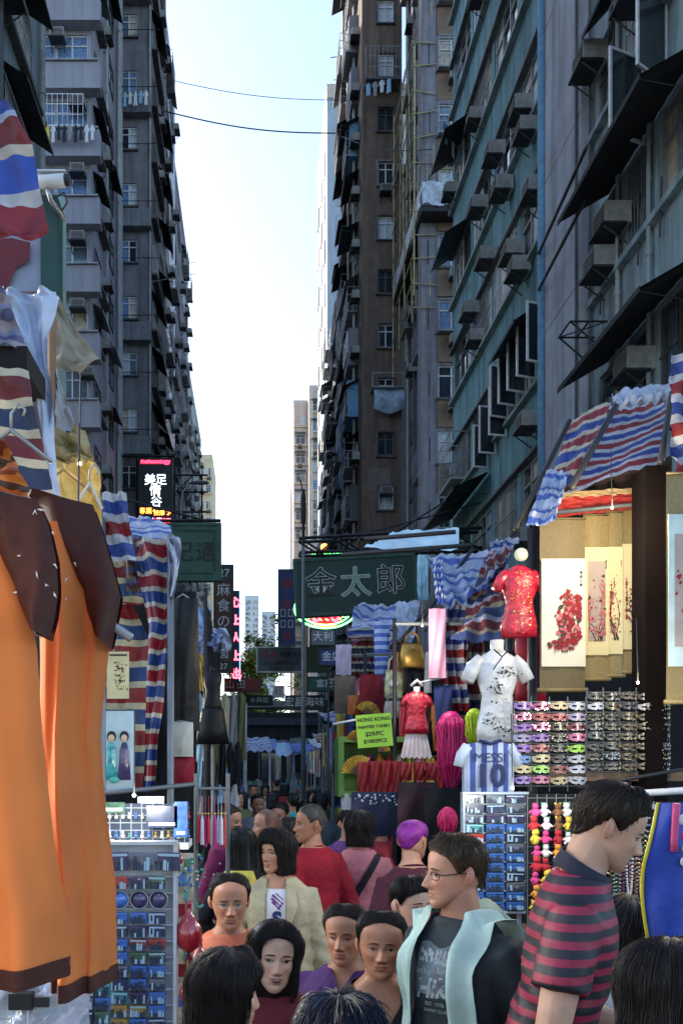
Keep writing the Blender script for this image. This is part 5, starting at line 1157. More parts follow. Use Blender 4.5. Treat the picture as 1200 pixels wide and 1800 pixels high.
# ---- orange raglan shirts (y 1.35)
ORG = mat('orange_cotton', (.55,.165,.045), .8, var=.14, vs=5, bump=.35, bs=420, spec=.2, bd=.001); DBR = mat('brown_cotton', (.05,.012,.008), .75, var=.2, vs=40, bump=.3, bs=300, spec=.35, bd=.001)
def raglan(label, rows, slv, y, seed, plastic=None):
    t = thing('raglan_shirt', label, 't-shirt', at((rows[-1][0]+rows[-1][1])/2, rows[-1][2], y), group='orange shirts on hangers at the left')
    L = t.location; k = len(rows)-1
    def f(sd):
        def g(a, c):
            j = min(int(c*k), k-1); q = c*k-j; p, r = rows[j], rows[j+1]
            ul, ur, v = p[0]+(r[0]-p[0])*q, p[1]+(r[1]-p[1])*q, p[2]+(r[2]-p[2])*q
            w_ = .04*sin(5.5*a+seed+.8*sin(2.5*c))*(.3+c) + .014*sin(17*a+2*c+seed)*(.2+c) + .006*sin(31*a-3*c+2*seed)*c + mn.noise(Vector((a*4,c*5,seed)))*.012
            return at(ul+(ur-ul)*a, v, y) + Vector((0, sd*.035*(1-(2*a-1)**2)+w_, 0)) - L
        return g
    MB().grid(f(-1), 40, 60).grid(f(1), 20, 30).build('shirt_body', ORG, t, True)
    hem = rows[-1]; h0 = (hem[0], hem[1], hem[2]-27)
    def hf(a, c):
        g = f(-1); p = Vector(g(a, 1)); return p + Vector((0,-.004, (1-c)*.03 - .016))
    def hf2(a, c): return Vector(f(1)(a,1)) + Vector((0,.004,(1-c)*.03-.016))
    MB().grid(hf, 40, 3).grid(hf2, 20, 2).build('hem_band', DBR, t, True)
    b = MB(); rs = slv; kk = len(rs)-1
    def sf_(sd):
        def g(a, c):
            j = min(int(c*kk), kk-1); q = c*kk-j; p, r = rs[j], rs[j+1]
            ul, ur, v = p[0]+(r[0]-p[0])*q, p[1]+(r[1]-p[1])*q, p[2]+(r[2]-p[2])*q + (p[3]+(r[3]-p[3])*q)*a
            return at(ul+(ur-ul)*a, v, y) + Vector((0, sd*(.03*(1-(2*a-1)**2)+.006)-.012*(sd < 0)+.006*sin(9*a+7*c), 0)) - L
        return g
    b.grid(sf_(-1), 20, 30).grid(sf_(1), 12, 16); b.build('sleeve', DBR, t, True)
    MB().tube([Vector((-.08,0,.61)),Vector((.0,0,.66)),Vector((.09,0,.6))], .008, 6).build('hanger', mat('clear_hanger', (.3,.33,.35), .2), t, True)
    MB().tube([Vector((0,0,.66)),Vector((0,0,.75)),Vector((.02,0,.77)),Vector((.035,0,.75))], .003, 5).build('hook', STEEL, t, True)
    if plastic:
        def pf(a, c):
            p = at(plastic[0]+(plastic[1]-plastic[0])*a, plastic[2]+(plastic[3]-plastic[2])*c+18*a, y-.055) - L
            return p + Vector((0, .012*mn.noise(Vector((a*5,c*5,seed)))+.01*mn.noise(Vector((a*17,c*14,seed))), 0))
        pb = MB(); rr = random.Random(int(seed*9))      # pale slivers painted in as glints of a clear cover
        for _ in range(11):
            a, c = rr.uniform(.1,.9), rr.uniform(0,.85); d = Vector((rr.gauss(0,1),0,rr.gauss(0,1.4))).normalized()*rr.uniform(.002,.007); p = pf(a, c)
            pb.tube([p-d, p+Vector((rr.gauss(0,.002),-.002,rr.gauss(0,.002))), p+d], [.0005,rr.uniform(.001,.002),.0005], 4)
        pb.build('plastic_cover', PLAS, t, True, kind='stuff')
PLAS = mat('clear_plastic', (.75,.78,.8), .1, var=0, alpha=.55, spec=1, coat=1)
raglan('orange raglan shirt with brown sleeves, further right and behind the other orange one', [(60,150,930),(62,178,1010),(66,188,1140),(68,170,1290),(70,178,1420),(80,196,1560),(84,196,1690),(86,197,1700)][:7]+[(86,197,1722)],
       [(55,90,878,-4),(66,168,884,10),(84,186,930,14),(120,200,985,10),(152,214,1040,10),(158,216,1078,-30),(170,200,1118,26)], 1.5, 2.1, (60,150,880,1120))
raglan('orange raglan shirt with brown sleeves at the left edge, nearest the camera', [(-230,-40,905),(-235,20,980),(-240,48,1060),(-240,62,1140),(-240,72,1300),(-235,90,1480),(-230,112,1600),(-230,118,1702)],
       [(-90,30,868,6),(-60,72,880,6),(-20,92,925,4),(10,104,985,2),(34,106,1035,8),(40,100,1062,30),(60,92,1112,14)], 1.3, .6, (-20,120,875,1070))
# ---- left: magnet board, lit trays, boxes
trayboard('magnet_board', 'white framed board of tourist magnets and round compacts beside the orange shirts', 186, 306, 1484, 1850, 3.0, 3, 13, mat('white_board', (.5,.55,.6), .5), WHITEP)
magnets(207, 45, 3, 1514, 38, 1, 2.97, lambda j, i: [3,4,3][i], 'large, on the white framed board', 'large magnets on the white framed board')
magnets(211, 33, 3, 1551, 26, 1, 2.97, lambda j, i: [7,3,5][i], 'below the large magnets', 'magnets on the white framed board')
for k in range(3):
    t = thing('compact_mirror', '%s round compact mirror on the white framed magnet board' % ['blue','dark middle','dark right'][k], 'compact mirror', at(212+34*k, 1581, 2.97), group='round compacts on the magnet board')
    MB().tube([(0,0,0),(0,-.012,0)], .031, 24).build('disc', MP[0] if k == 0 else MP[3], t, True); MB().tube([(.031*cos(a),-.013,.031*sin(a)) for a in [2*pi*i/24 for i in range(25)]], .003, 5, cap=False).build('rim', STEEL, t, True)
magnets(211, 33, 3, 1613, 23.2, 10, 2.97, lambda j, i: [0,0,1,3,3,1,0,7,7,0,5,5,4,0,0,1,0,4,2,3,0,6,6,0,6,0,3,2,6,0][(j*3+i) % 30], 'under the round compacts', 'magnets below the round compacts')
t = thing('price_tray', 'second magnet panel lower left of the white framed board', 'display rack', at(170, 1850, 2.6)); MB().box(-.03,.03,0,.02,0,.2).build('backboard', SLATE, t)
magnets(152, 30, 2, 1738, 24, 4, 2.6, lambda j, i: [5,2,4,0,3,5,6,0][(j*2+i) % 8], 'on the lower panel under the shirt hems', 'magnets under the shirt hems')
t = thing('red_box', 'small red tin with two white characters under the orange shirts', 'box', at(134, 1740, 2.2)); MB().box(-.023,.023,0,.05,-.02,.022).build('tin', mat('tin_red', (.4,.015,.03), .35), t); text('香港', .02, WLET, t, (0,-.001,.0), depth=.0004)
t = thing('plastic_bag', 'clear plastic bag of goods with a black clip at the bottom left', 'bag', at(60, 1850, 1.9))
def bf(a, c): return ((a-.5)*.25, -.05*sin(pi*a)+.012*sin(13*a+9*c)+.01*mn.noise(Vector((a*12,c*12,1))), .17*(1-c)+.008*sin(20*a)*(1-c))
MB().grid(bf, 30, 20).build('film', mat('frosted_plastic', (.42,.5,.58), .15, var=.25, vs=12, bump=.7, bs=18, spec=.9, trans=.2), t, True)
MB().box(-.035,.015,-.075,-.05,.115,.15).box(.015,.05,-.07,-.06,.12,.14).build('clip', BLACKM, t)
b = MB(); [b.tube([(-.1+.035*k,-.07,.15),(-.098+.035*k,-.075,.06)], .0015, 4) for k in range(4)]; b.build('crease', WHITEP, t)
# trays of trinkets lit by lamp
t = thing('trinket_shelf', 'crowded shelf of small white trinkets under a lamp behind the shirts', 'shelf', at(250, 1480, 4.0)); s = 4/F
MB().box(-.2,.22,-.05,.2,-.03,0).build('board', WHITEP, t); MB().box(-.2,.22,.0,.012,.0,.18).build('back_panel', SLATE, t)
b = MB()
for k in range(9): b.bar((-.2+.05*k,-.01,0),(-.2+.05*k,-.01,.18), .004)
for k in range(5): b.bar((-.2,-.01,.035*k+.02),(.22,-.01,.035*k+.02), .004)
b.build('wire_grid', WHITEP, t)
tm = [mat('trinket_white', (.7,.68,.6), .4), mat('trinket_gold', (.5,.35,.1), .3, .5), mat('trinket_green', (.1,.35,.25), .3), mat('trinket_red', (.5,.05,.04), .4), mat('trinket_blue', (.1,.2,.5), .4)]
tn = ['white','gold','green','red','blue']
for k in range(26):
    c = R.choice([0,0,0,1,2,3,4]); j, i = divmod(k, 13); b = MB(); r_ = R.uniform(.008,.012)
    b.ball((0,0,r_), r_, 7, 5).ball((0,0,r_*2.5), r_*.7, 6, 5).ball((-r_*.5,0,r_*3.2), r_*.25, 5, 4).ball((r_*.5,0,r_*3.2), r_*.25, 5, 4)
    b.build('trinket', tm[c], None, True, loc=at(193+i*11.5, 1474-j*34, 3.96-.03*(1-j)), cat='figurine', label='%s figurine, %s from the left on the %s tier of the trinket shelf' % (tn[c], (ORD[1:13])[i-1] if i else 'first', 'lower' if j == 0 else 'upper'), group='figurines on the lamp lit shelf')
for k, (u, v, w, h, c) in enumerate(((285,1428,.14,.1,1),(318,1432,.06,.16,0),(200,1412,.1,.05,5),(265,1398,.12,.03,4))):
    t = thing('gift_box', ['navy boxed set on the wire grid','bright blue gift box right of the wire grid','dark green box at the top of the trinket shelf','thin grey case above the trinket shelf'][k], 'box', at(u, v+8, 3.9)); MB().box(-w/2,w/2,0,.04,-h/2,h/2).build('carton', MP[c], t); MB().box(-w/2+.01,w/2-.01,-.003,-.0005,-h/2+.01,-h/2+.025).build('label_strip', WLET, t)
# right strip with leaflets and red lanterns at 310-360
t = thing('leaflet_strip', 'pale pin board strip with coloured leaflets beside the magnet board', 'notice board', at(322, 1850, 3.1)); MB().box(-.03,.035,.03,.04,0,.72).build('board', mat('cream_board', (.5,.42,.32), .7, var=.5, vs=25), t)
for k in range(12): MB().box(-.02+.02*(k%2),.005+.02*(k%2),.02,.028,.05+.055*k,.095+.055*k).build('leaflet', [BRED, MP[2], MP[0], MP[5]][k%4], t)
LANT = mat('red_lacquer', (.35,.01,.015), .2, var=.2, spec=.9, coat=.5)
def lantern(label, u, v, y, r):
    t = thing('red_lantern', label, 'lantern ornament', at(u, v, y), group='red lacquer ornaments'); b = MB()
    b.loft([[Vector((rr_*cos(q),rr_*sin(q),z)) for q in [2*pi*k/16 for k in range(16)]] for z, rr_ in ((-r*1.5,r*.25),(-r*1.1,r*.8),(-r*.3,r*1.05),(r*.5,r),(r*1.1,r*.6),(r*1.6,r*.25),(r*2.2,r*.2),(r*2.5,r*.35))]); b.build('gourd', LANT, t, True)
    MB().tube([(0,0,r*2.5),(0,0,r*4)], .003, 4).build('cord', mat('gold_cord', (.45,.3,.08), .5), t); b = MB()
    for k in range(12): a = 2*pi*k/12; b.tube([(0,0,-r*1.5),(r*.25*cos(a),r*.25*sin(a),-r*2),(r*.3*cos(a),r*.3*sin(a),-r*3.2)], .002, 3)
    b.build('tassel', BRED, t, kind='stuff'); return t
lantern('large glossy red gourd ornament with tassel beside the magnet board', 332, 1640, 3.0, .045); lantern('smaller red gourd ornament below the large one', 330, 1745, 2.95, .028); lantern('tiny red ornament near the top of the leaflet strip', 315, 1510, 3.05, .014); lantern('red gourd ornament partly hidden behind the large one', 352, 1690, 3.3, .035)
b = MB()
for k in range(60): b.ball((R.gauss(0,.03),R.gauss(0,.02),R.gauss(0,.05)), R.uniform(.003,.008), 5, 4, R.randrange(4))
b.build('charm_cluster', [beadm[1], MP[2], beadm[3], MP[0]], None, True, loc=at(338, 1545, 3.0), kind='stuff', label='cluster of green and silver glass charms above the red gourd', cat='charms')

# ---------------------------------------------------------------- left second stall: striped curtain, prints
CURS2 = stripe_mat('narrow_curtain_stripes', [(1.0,(.5,.48,.42)),(2.4,(.26,.015,.03)),(1.0,(.5,.48,.42)),(2.4,(.02,.06,.25))], trans=.15)
t = thing('market_stall', 'second left stall walled with red, cream and blue striped curtains', 'market stall', (-.85, 5.4, 0)); SL2 = t
CURS = stripe_mat('curtain_stripes', [(1.1,(.5,.47,.3)),(2.6,(.24,.015,.02)),(1.1,(.5,.47,.3)),(2.6,(.015,.05,.17))], trans=.15)
poly_cloth('canopy', t, [(180,222,866),(180,226,900),(182,232,950),(184,240,985)], RWB, 4.6, 1.6, .022, 1)
poly_cloth('canopy', t, [(226,262,908,5.6),(228,300,925,5.2),(236,304,950,5.0)], BWS, 5.0, 2, .022, 2)
poly_cloth('canopy', t, [(288,316,944),(294,320,965),(298,312,1000),(296,306,1050)], TARPW, 4.8, 1, .03, 2)
poly_cloth('curtain', t, [(236,300,948),(240,300,1000),(262,300,1100),(258,290,1200),(255,278,1300),(252,272,1392)], CURS2, 4.9, 8, .035, 4)
poly_cloth('curtain', t, [(176,226,1050),(172,262,1120),(170,262,1200),(168,258,1300),(166,250,1392)], CURS, 5.2, 4.6, .025, 4)
poly_cloth('curtain', t, [(176,245,985),(178,258,1030),(176,262,1062)], CURS, 5.1, 1.2, .03, 2)
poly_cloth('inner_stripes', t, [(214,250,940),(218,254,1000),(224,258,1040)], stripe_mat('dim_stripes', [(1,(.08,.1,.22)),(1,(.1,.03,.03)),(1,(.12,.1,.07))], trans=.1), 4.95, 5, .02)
posts(t, [(at(300,940,4.85), Vector((px(300,4.85),4.85,0))), (at(180,880,4.6), Vector((px(180,4.6),4.6,0)))], .02, mat('grey_pole', (.16,.18,.2), .45, .3))
MB().box(px(170,4.7), px(345,4.7), 4.6, 5.4, 0, .85).build('table', WOODT, t, loc=-t.location)
cloth('backcloth', t, at(160,1040,5.6), at(345,1040,5.6), Vector((px(345,5.6),5.6,.2)), Vector((px(160,5.6),5.6,.2)), DARKC, .02)
rail(t, at(180,1395,4.5), at(345,1378,4.6), .012, POLE)
t = thing('framed_print', 'cream print with black brush pattern clipped to the striped curtain', 'picture', at(208, 1228, 4.9), group=None); s = 4.9/F
MB().box(-.065,.062,0,.008,0,.27).build('paper', mat('cream_print_paper', (.6,.52,.28), .7), t); b = MB()
for k in range(60):
    x, z, r_ = R.gauss(.01,.018), .05+R.random()*.16, R.uniform(.004,.011); a = R.uniform(0,3)
    b.add([(x+r_*cos(a),-.002-k*.00002,z+r_*sin(a)),(x-r_*.4*sin(a),-.002-k*.00002,z+r_*.4*cos(a)),(x-r_*cos(a),-.002-k*.00002,z-r_*sin(a)),(x+r_*.4*sin(a),-.002-k*.00002,z-r_*.4*cos(a))], [(0,1,2,3)], 1 if k % 9 == 0 else 0)
b.build('brush_pattern', [INK, BRED], t, kind='stuff'); MB().box(-.05,.05,-.002,-.0005,.245,.255).build('title_line', INK, t)
t = thing('doll_poster', 'pale poster with two dark haired dolls in robes, low on the striped curtain', 'poster', at(208, 1390, 4.7)); s = 4.7/F
MB().box(-.08,.085,0,.006,0,.44).build('paper', mat('pale_blue_poster', (.4,.52,.55), .6), t)
for i, (x, c1) in enumerate(((-.035, MP[2]), (.035, MP[3]))):
    MB().ball((x,-.008,.3), .026, 14, 10, sc=(1,.3,1.1)).build('hair_shape', INK, t, True); MB().ball((x,-.016,.29), .017, 12, 8, sc=(1,.25,1.15)).build('face_shape', mat('doll_face', (.6,.42,.3), .6), t, True)
    MB().loft([[Vector((x+w_*cos(q),-.008+.006*sin(q),z)) for q in [2*pi*k/12 for k in range(12)]] for z, w_ in ((.06,.036),(.15,.03),(.22,.026),(.265,.012))]).build('robe_shape', c1, t, True)
MB().ball((-.02,-.012,.06), .03, 12, 6, sc=(1,.3,.6)).build('green_shape', mat('jade_print', (.08,.4,.33), .5), t, True)
# black dresses
BDR = mat('black_vinyl', (.006,.006,.007), .5, var=.3, vs=6, spec=.25, bump=.4, bs=14)
def dress(label, u0, u1, vt, vb, y, m, taper=1.1, name='black_coat'):
    t, w, h = flat_item(name, label, 'coat' if name == 'black_coat' else 'dress', u0, u1, vt, vb, y, m, taper, .09)
    MB().tube([(-w*.4,0,h*.97),(0,0,h*1.03),(w*.4,0,h*.97)], .01, 6).build('hanger', STEEL, t, True); return t, w, h
dress('long black garment cover with shiny folds hanging left of the dress form', 296, 348, 1052, 1285, 5.6, BDR, 1.15)
dress('black and white banded dress hanging below the black cover', 296, 340, 1270, 1330, 5.5, mat('grey_white_cloth', (.42,.43,.38), .8, var=.25), 1.0, 'banded_dress')
dress('dark red dress hem under the banded dress', 298, 342, 1330, 1378, 5.55, mat('crimson_cloth', (.2,.006,.02), .8, var=.3), 1.0, 'red_dress')
flat_item('black_bodice', 'black strapped bodice hanging behind the curtain pole', 'bodice', 302, 326, 1030, 1090, 6.0, BDR, 1.2, .05)
t, h = bust('dress_form', 'black fitted dress on a dress form in the middle of the left row', 'dress form', 374, 1178, 1250, 7.2, BDR, BDR, sleeves=False)
MB().loft([[Vector((w_*cos(q),w_*.7*sin(q),z)) for q in [2*pi*k/16 for k in range(16)]] for z, w_ in ((-.28,.14),(-.15,.12),(-.02,.10),(.02,.09))]).build('skirt', BDR, t, True); MB().tube([(0,0,-.28),(0,0,-t.location.z)], .015, 6).build('stand', STEEL, t)
t = stall('third left stall with yellow lit goods behind the dress form', -1.6, -.45, 7.6, 10.4, 3.6)
cloth('canopy', t, at(340,1100,10), at(398,1108,9.8), at(385,1135,7.8), at(330,1130,7.8), BWS, .03, 2, fold=2)
poly_cloth('canopy', t, [(370,398,1104),(372,408,1130),(376,404,1145)], TARPW, 9, 1, .05, 2)
poly_cloth('pale_tarpaulin', t, [(345,372,1070),(346,372,1110),(348,366,1150)], mat('blue_sheet', (.2,.3,.5), .6), 9.5, 1, .04, 2)
hangclo('yellow_sheet', t, 342, 374, 1150, 1215, 9.6, YELT, amp=.04)
rails(t, 'the third left stall', [(345,432,1225,9.4,6,.6),(345,425,1310,9.0,6,.55),(340,420,1385,8.6,6,.5)])
# tassels rack (345-400,1420-1480)
t = thing('tassel_rack', 'black rail of hanging red, pink and blue tassel cords left of the walkway', 'display rack', at(345, 1425, 4.6)); MB().tube([(0,0,.12),(.17,.02,.12)], .008, 6).build('rail', POLE, t); MB().tube([(.17,.02,.2),(.17,.02,-1.7)], .012, 6).build('leg', POLE, t); MB().tube([(0,0,.2),(0,0,-1.7)], .012, 6).build('leg', POLE, t)
for k in range(9):
    c = [3,0,4,3,0,4,0,0,3][k]; m_ = [mat('tassel_white', (.6,.6,.65), .6), mat('tassel_sky', (.15,.4,.7), .5), None, mat('tassel_red', (.55,.03,.03), .5), mat('tassel_magenta', (.5,.02,.2), .5)][c] or BRED
    o = thing('tassel', '%s tassel, %s from the left on the black rail' % (['white','sky','','red','magenta'][c], (['first']+ORD[1:])[k]), 'tassel', at(350+5.6*k, 1432, 4.55-.01*(k%2)), group='tassels on the black rail'); b = MB()
    for i in range(8): a = 2*pi*i/8; b.tube([(0,0,0),(.006*cos(a),.006*sin(a),-.03),(.008*cos(a),.008*sin(a),-.15-.01*(k%3))], .0028, 3)
    b.build('threads', m_, o, kind='stuff'); MB().ball((0,0,.005), .007, 7, 5).build('knot', beadm[0], o, True); MB().tube([(0,0,.01),(0,0,.1)], .0015, 3).build('cord', m_, o)

# ---------------------------------------------------------------- farther stalls on both sides
FARM = [BWS, RWB, TARPW, CN['blue'], AWG, RWB2]
def far_stall(k, side, y0):
    xa = .95+.25*(k % 2) if side > 0 else -2.5; xb = xa+1.5 if side > 0 else -.55-.2*(k % 2)
    if side < 0: xa, xb = -2.7, -.9-.15*(k % 3)
    if side > 0: xa = 1.35+.2*(k % 3); xb = 3.2
    zt = R.uniform(2.4, 3.0); y1 = y0+2.2
    t = thing('market_stall', '%s stall on the %s side of the far street under a %s canopy' % (['nearest','second','third','fourth','fifth','sixth'][k], 'right' if side > 0 else 'left', ['blue and white','striped','pale','blue','green','dark striped'][k % 6]), 'market stall', ((xa+xb)/2, y0+1, 0), group='far stalls along the street')
    L = t.location
    for x in (xa, xb):
        for y in (y0, y1): MB().tube([(x,y,0),(x,y,zt)], .03, 5).build('post', POLE, t, loc=-L)
    MB().box(xa+.05, xb-.05, y0+.1, y1, .02, .85).build('table', WOODT, t, loc=-L)
    cloth('canopy', t, Vector((xa-.1,y1,zt+.35)), Vector((xb+.1,y1,zt+.35)), Vector((xb+.1,y0-.2,zt)), Vector((xa-.1,y0-.2,zt)), FARM[k % 6], .05, 3, 14, 8, sag=.08)
    xx = xa if side > 0 else xb
    for j in range(10):
        c = R.choice(CLOTH); w = R.uniform(.25,.45); h = R.uniform(.4,.8); yy = y0+.1+.4*(j % 5) if j > 4 else y0
        xg = xx if j > 4 else xa+.2+(xb-xa-.4)*j/4
        o = obj('hanging_garment', garment_mesh(R.choice(['shirt','shirt','dress']), c, .4, .62), None, (xg, yy, zt-.1-R.uniform(0,.1)), (pi/2 if j > 4 else 0)+R.uniform(-.3,.3), label='%s garment, %s on the rail of the %s far %s stall' % (c.name.replace('cloth_',''), (['first']+ORD[1:])[j], ['nearest','second','third','fourth','fifth','sixth'][k], 'right' if side > 0 else 'left'), cat='garment', group='garments on the far stalls')
    for j in range(5):
        MB().box(-.15,.15,-.12,.12,0,.2).build('goods_box', R.choice(MP+CLOTH), None, loc=(xa+.25+(xb-xa-.5)*j/4, y0+.3, .86), rz=R.uniform(-.3,.3), label='%s carton on the table of the %s far %s stall' % (['first','second','third','fourth','fifth'][j], ['nearest','second','third','fourth','fifth','sixth'][k], 'right' if side > 0 else 'left'), cat='box', group='cartons on the far stalls')
for k in range(6): far_stall(k, 1, 15+k*5.0); far_stall(k, -1, 12.5+k*5.3)
for k, (xa, xb, y0, zt, m_) in enumerate(((-.9,.5,31,2.7,0),(.9,2.4,35,2.6,2),(-.6,1.0,42,3.0,3),(1.2,3.0,50,3.2,1),(-1.6,.2,56,3.3,2))):
    t = thing('market_stall', '%s stall in the middle of the far street under a %s sheet' % (['nearest','second','third','fourth','farthest'][k], ['blue striped','red white and blue','pale','blue','pale'][k] if 0 else ['blue striped','pale','blue','red and blue striped','light'][k]), 'market stall', ((xa+xb)/2, y0, 0), group='stalls in the middle of the far street'); L = t.location
    cloth('canopy', t, Vector((xa,y0+2,zt+.5)), Vector((xb,y0+2,zt+.5)), Vector((xb+.1,y0-.2,zt-.1)), Vector((xa-.1,y0-.2,zt-.1)), [BWS, RWB, mat('light_blue_sheet', (.3,.5,.7), .6, var=.2), mat('mid_blue_sheet', (.08,.25,.55), .6)][m_], .06, 3, 12, 6, sag=.1)
    for x in (xa, xb): MB().tube([(x,y0,0),(x,y0,zt)], .03, 5).build('post', WHITEP, t, loc=-L)
    MB().box(xa,xb,y0+.1,y0+1.6,0,.9).build('table', R.choice([WHITEP, MP[2], CN['sky']]), t, loc=-L)
    for j in range(7): MB().box(-.09,.09,-.08,.08,0,R.uniform(.15,.5)).build('goods_pile', R.choice(MP+CLOTH), t, loc=Vector((xa+.1+(xb-xa-.2)*j/6, y0+.3, .9))-L)
t = thing('white_frame', 'white pipe frame standing in the middle distance left of the lamp post', 'frame', (px(432,20), 20, 0)); zt = pz(1236,20)
MB().tube([(0,0,zt),(0,0,0)], .03, 6).build('leg', WHITEP, t); MB().tube([(-1.2,.0,zt),(0,0,zt)], .03, 6).build('rail', WHITEP, t)
t = thing('street_end_shops', 'dark and pale shopfronts closing the far end of the street', 'building', (0, 92, 0))
MB().box(-9,9,0,4,0,8).build('wall', CONC, t); MB().box(-9,9,-.4,0,6.6,7.4).build('fascia', SGRY, t)
for k in range(6): MB().box(-7.5+2.7*k,-5.4+2.7*k,-.06,-.01,.3,3.6).build('shopfront', R.choice([GLASSB, SBLK, CURT[0], GLASSD]), t)  # flat panels in plain glass, board and curtain colours
# ---------------------------------------------------------------- stall lamps (bare bulbs hung under the canopies)
def bulb(label, loc, power, col=(1,.78,.5), r=.007):
    t = thing('stall_lamp', label, 'lamp', loc, group='bulbs hung under the stall canopies')
    MB().ball((0,0,0), r, 12, 8).build('bulb', cached(('bulbm', col), lambda: mat('bulb_glow_%d' % len(CACHE), col, .4, var=0, emis=6)), t, True); MB().tube([(0,0,r),(0,0,r+.05)], r*.6, 8).build('socket', BLACKM, t); MB().tube([(0,0,r+.05),(0,.02,r+.35)], .003, 4).build('cord', BLACKM, t)
    l = bpy.data.lights.new('lamp_light', 'POINT'); l.energy = power; l.color = col; l.shadow_soft_size = .06; o = bpy.data.objects.new('lamp_light', l); COL.objects.link(o); o.parent = t; o.location = (0,-.05,-r-.03)
bulb('bulb hidden under the striped canopy lighting the scrolls', at(1075,893,5.2), 12); bulb('bulb over the masks at the dark upright', at(1120,1200,4.7), 5, (1,.85,.65))
bulb('bulb over the red dress and bags', at(742,1100,6.9), 8, (1,.86,.7)); bulb('bulb low over the magnets on the right', at(900,1385,4.1), 4, (1,.95,.88))
bulb('bright white bulb over the trinket shelf', at(236,1398,3.6), 3.5, (.95,.97,1)); bulb('bulb over the orange shirts from the left stall', (-.62,.62,2.15), 4.5, (1,.78,.5)); bulb('bulb behind the yellow sheet', at(140,815,3.0), .12)
bulb('bulb in the far left stall', (-1.1,8.2,2.7), 10, (1,.9,.7)); bulb('bulb in the necklace stall at the right', (1.9,3.2,2.45), 6, (1,.9,.78))
bulb('bulb in the far right stall', (1.9,11.2,2.9), 10, (1,.9,.8)); bulb('bulb over the magnet board on the left', (-.50,2.4,2.62), .9, (.9,.95,1))
# ================================================================ people
HR = [(0,.016,-.079,-.052),(.010,.030,-.085,-.030),(.022,.043,-.087,-.008),(.036,.053,-.087,.022),(.052,.060,-.087,.058),(.07,.0655,-.088,.082),(.09,.0695,-.088,.094),(.112,.0725,-.086,.1),
      (.135,.075,-.0865,.102),(.155,.0765,-.086,.1),(.175,.0745,-.082,.095),(.192,.0645,-.068,.080),(.205,.053,-.052,.064),(.215,.039,-.034,.046),(.2215,.023,-.017,.028),(.2245,.009,-.004,.012)]
def hring(z):
    z = max(0, min(.2245, z))
    for i in range(len(HR)-1):
        if z <= HR[i+1][0]:
            p, q = HR[i], HR[i+1]; t = (z-p[0])/(q[0]-p[0]); return tuple(p[k]+(q[k]-p[k])*t for k in (1,2,3))
    return HR[-1][1:]
def sm_hring(z, d=.006):
    r = [hring(z-d), hring(z), hring(z), hring(z+d)]; return tuple(sum(q[k] for q in r)/4*(.92 if k == 2 else 1) for k in range(3))
def G(x, s): return exp(-x*x/(2*s*s))
def face_disp(x, z, fp):
    ax = abs(x); n = 0
    nz = fp['nose']
    if .062 < z < .125: n += nz*(.004+.019*((.122-z)/.044 if z > .078 else 1)) * G(x, .0058+.0035*max(0,(.11-z)/.04)) * (1 if z > .078 else max(0, (z-.064)/.014))
    n += nz*.010*G(ax-.0125,.0048)*G(z-.0745,.0055)
    n -= .0075*G(ax-.031,.013)*G(z-.114,.0095); n -= .004*G(ax-.014,.006)*G(z-.112,.010)
    n += .0035*G(ax-.026,.016)*G(z-.130,.006)
    n += .0045*G(ax-.040,.015)*G(z-.088,.013)
    n -= .003*G(ax-.05,.012)*G(z-.052,.016)
    o = fp['open']
    n += .0045*G(x,.016)*G(z-.0545-o*.3,.0038) + .0052*G(x,.014)*G(z-.0425+o*.7,.0045) - .0042*G(x,.020)*G(z-.0487+o*.2,.0018+o*.5)
    n += .003*G(x,.026)*G(z-.05,.012); n -= .0035*G(x,.016)*G(z-.0325,.0045); n += .0050*G(x,.015)*G(z-.013,.010)
    n -= .0018*G(ax-.030+ (z-.06)*.3,.004)*G(z-.06,.014)*fp['age']
    n -= .0012*G(x,.003)*G(z-.061,.005)
    return n
def face_y(x, z, fp):
    a, f, b = sm_hring(z); a *= fp['w']; s = max(-.98, min(.98, x/a)); yc, d = (f+b)/2, (b-f)/2
    return yc - d*sqrt(1-s*s)**.92 - face_disp(x, z, fp)
def head_pt(az, z, fp, off=0.):
    a, f, b = sm_hring(z); a = a*(fp['w']*(1-.05*G(z-.03,.03)*fp['fem'])); yc, d = (f+b)/2, (b-f)/2; s, c = sin(az), cos(az)
    k = abs(c)**.92*math.copysign(1, c)
    kk = 1 if z < .15 else min(1, a/.073); oh = off*kk**.8
    p = Vector(((a+oh)*s, yc-(d+oh)*k, z+off*sqrt(max(0, 1-kk*kk))*1.15))
    if c > 0 and off == 0: p.y -= face_disp(p.x, z, fp)*min(1, c*2.2)
    return p
def skin_mat(nm, c):
    if 'skin_'+nm in MATS: return MATS['skin_'+nm]
    m = mat('skin_'+nm, c, .48, var=.16, vs=14, spec=.35, bump=.05, bs=180); n = m.node_tree; b = n.nodes['Principled BSDF']
    src = b.inputs['Base Color'].links[0].from_socket; at_ = n.nodes.new('ShaderNodeAttribute'); at_.attribute_name = 'face'; sp = n.nodes.new('ShaderNodeSeparateColor'); n.links.new(at_.outputs['Color'], sp.inputs[0])
    for i, col in enumerate(((.34,.05,.05),(.03,.02,.018),(c[0]*1.05,c[1]*.62,c[2]*.55))):
        mx = n.nodes.new('ShaderNodeMix'); mx.data_type = 'RGBA'; n.links.new(sp.outputs[i], mx.inputs['Factor']); n.links.new(src, mx.inputs['A']); mx.inputs['B'].default_value = (*col,1); src = mx.outputs['Result']
    n.links.new(src, b.inputs['Base Color']); b.inputs['Subsurface Weight'].default_value = .08; b.inputs['Subsurface Radius'].default_value = (.01,.004,.002); return m
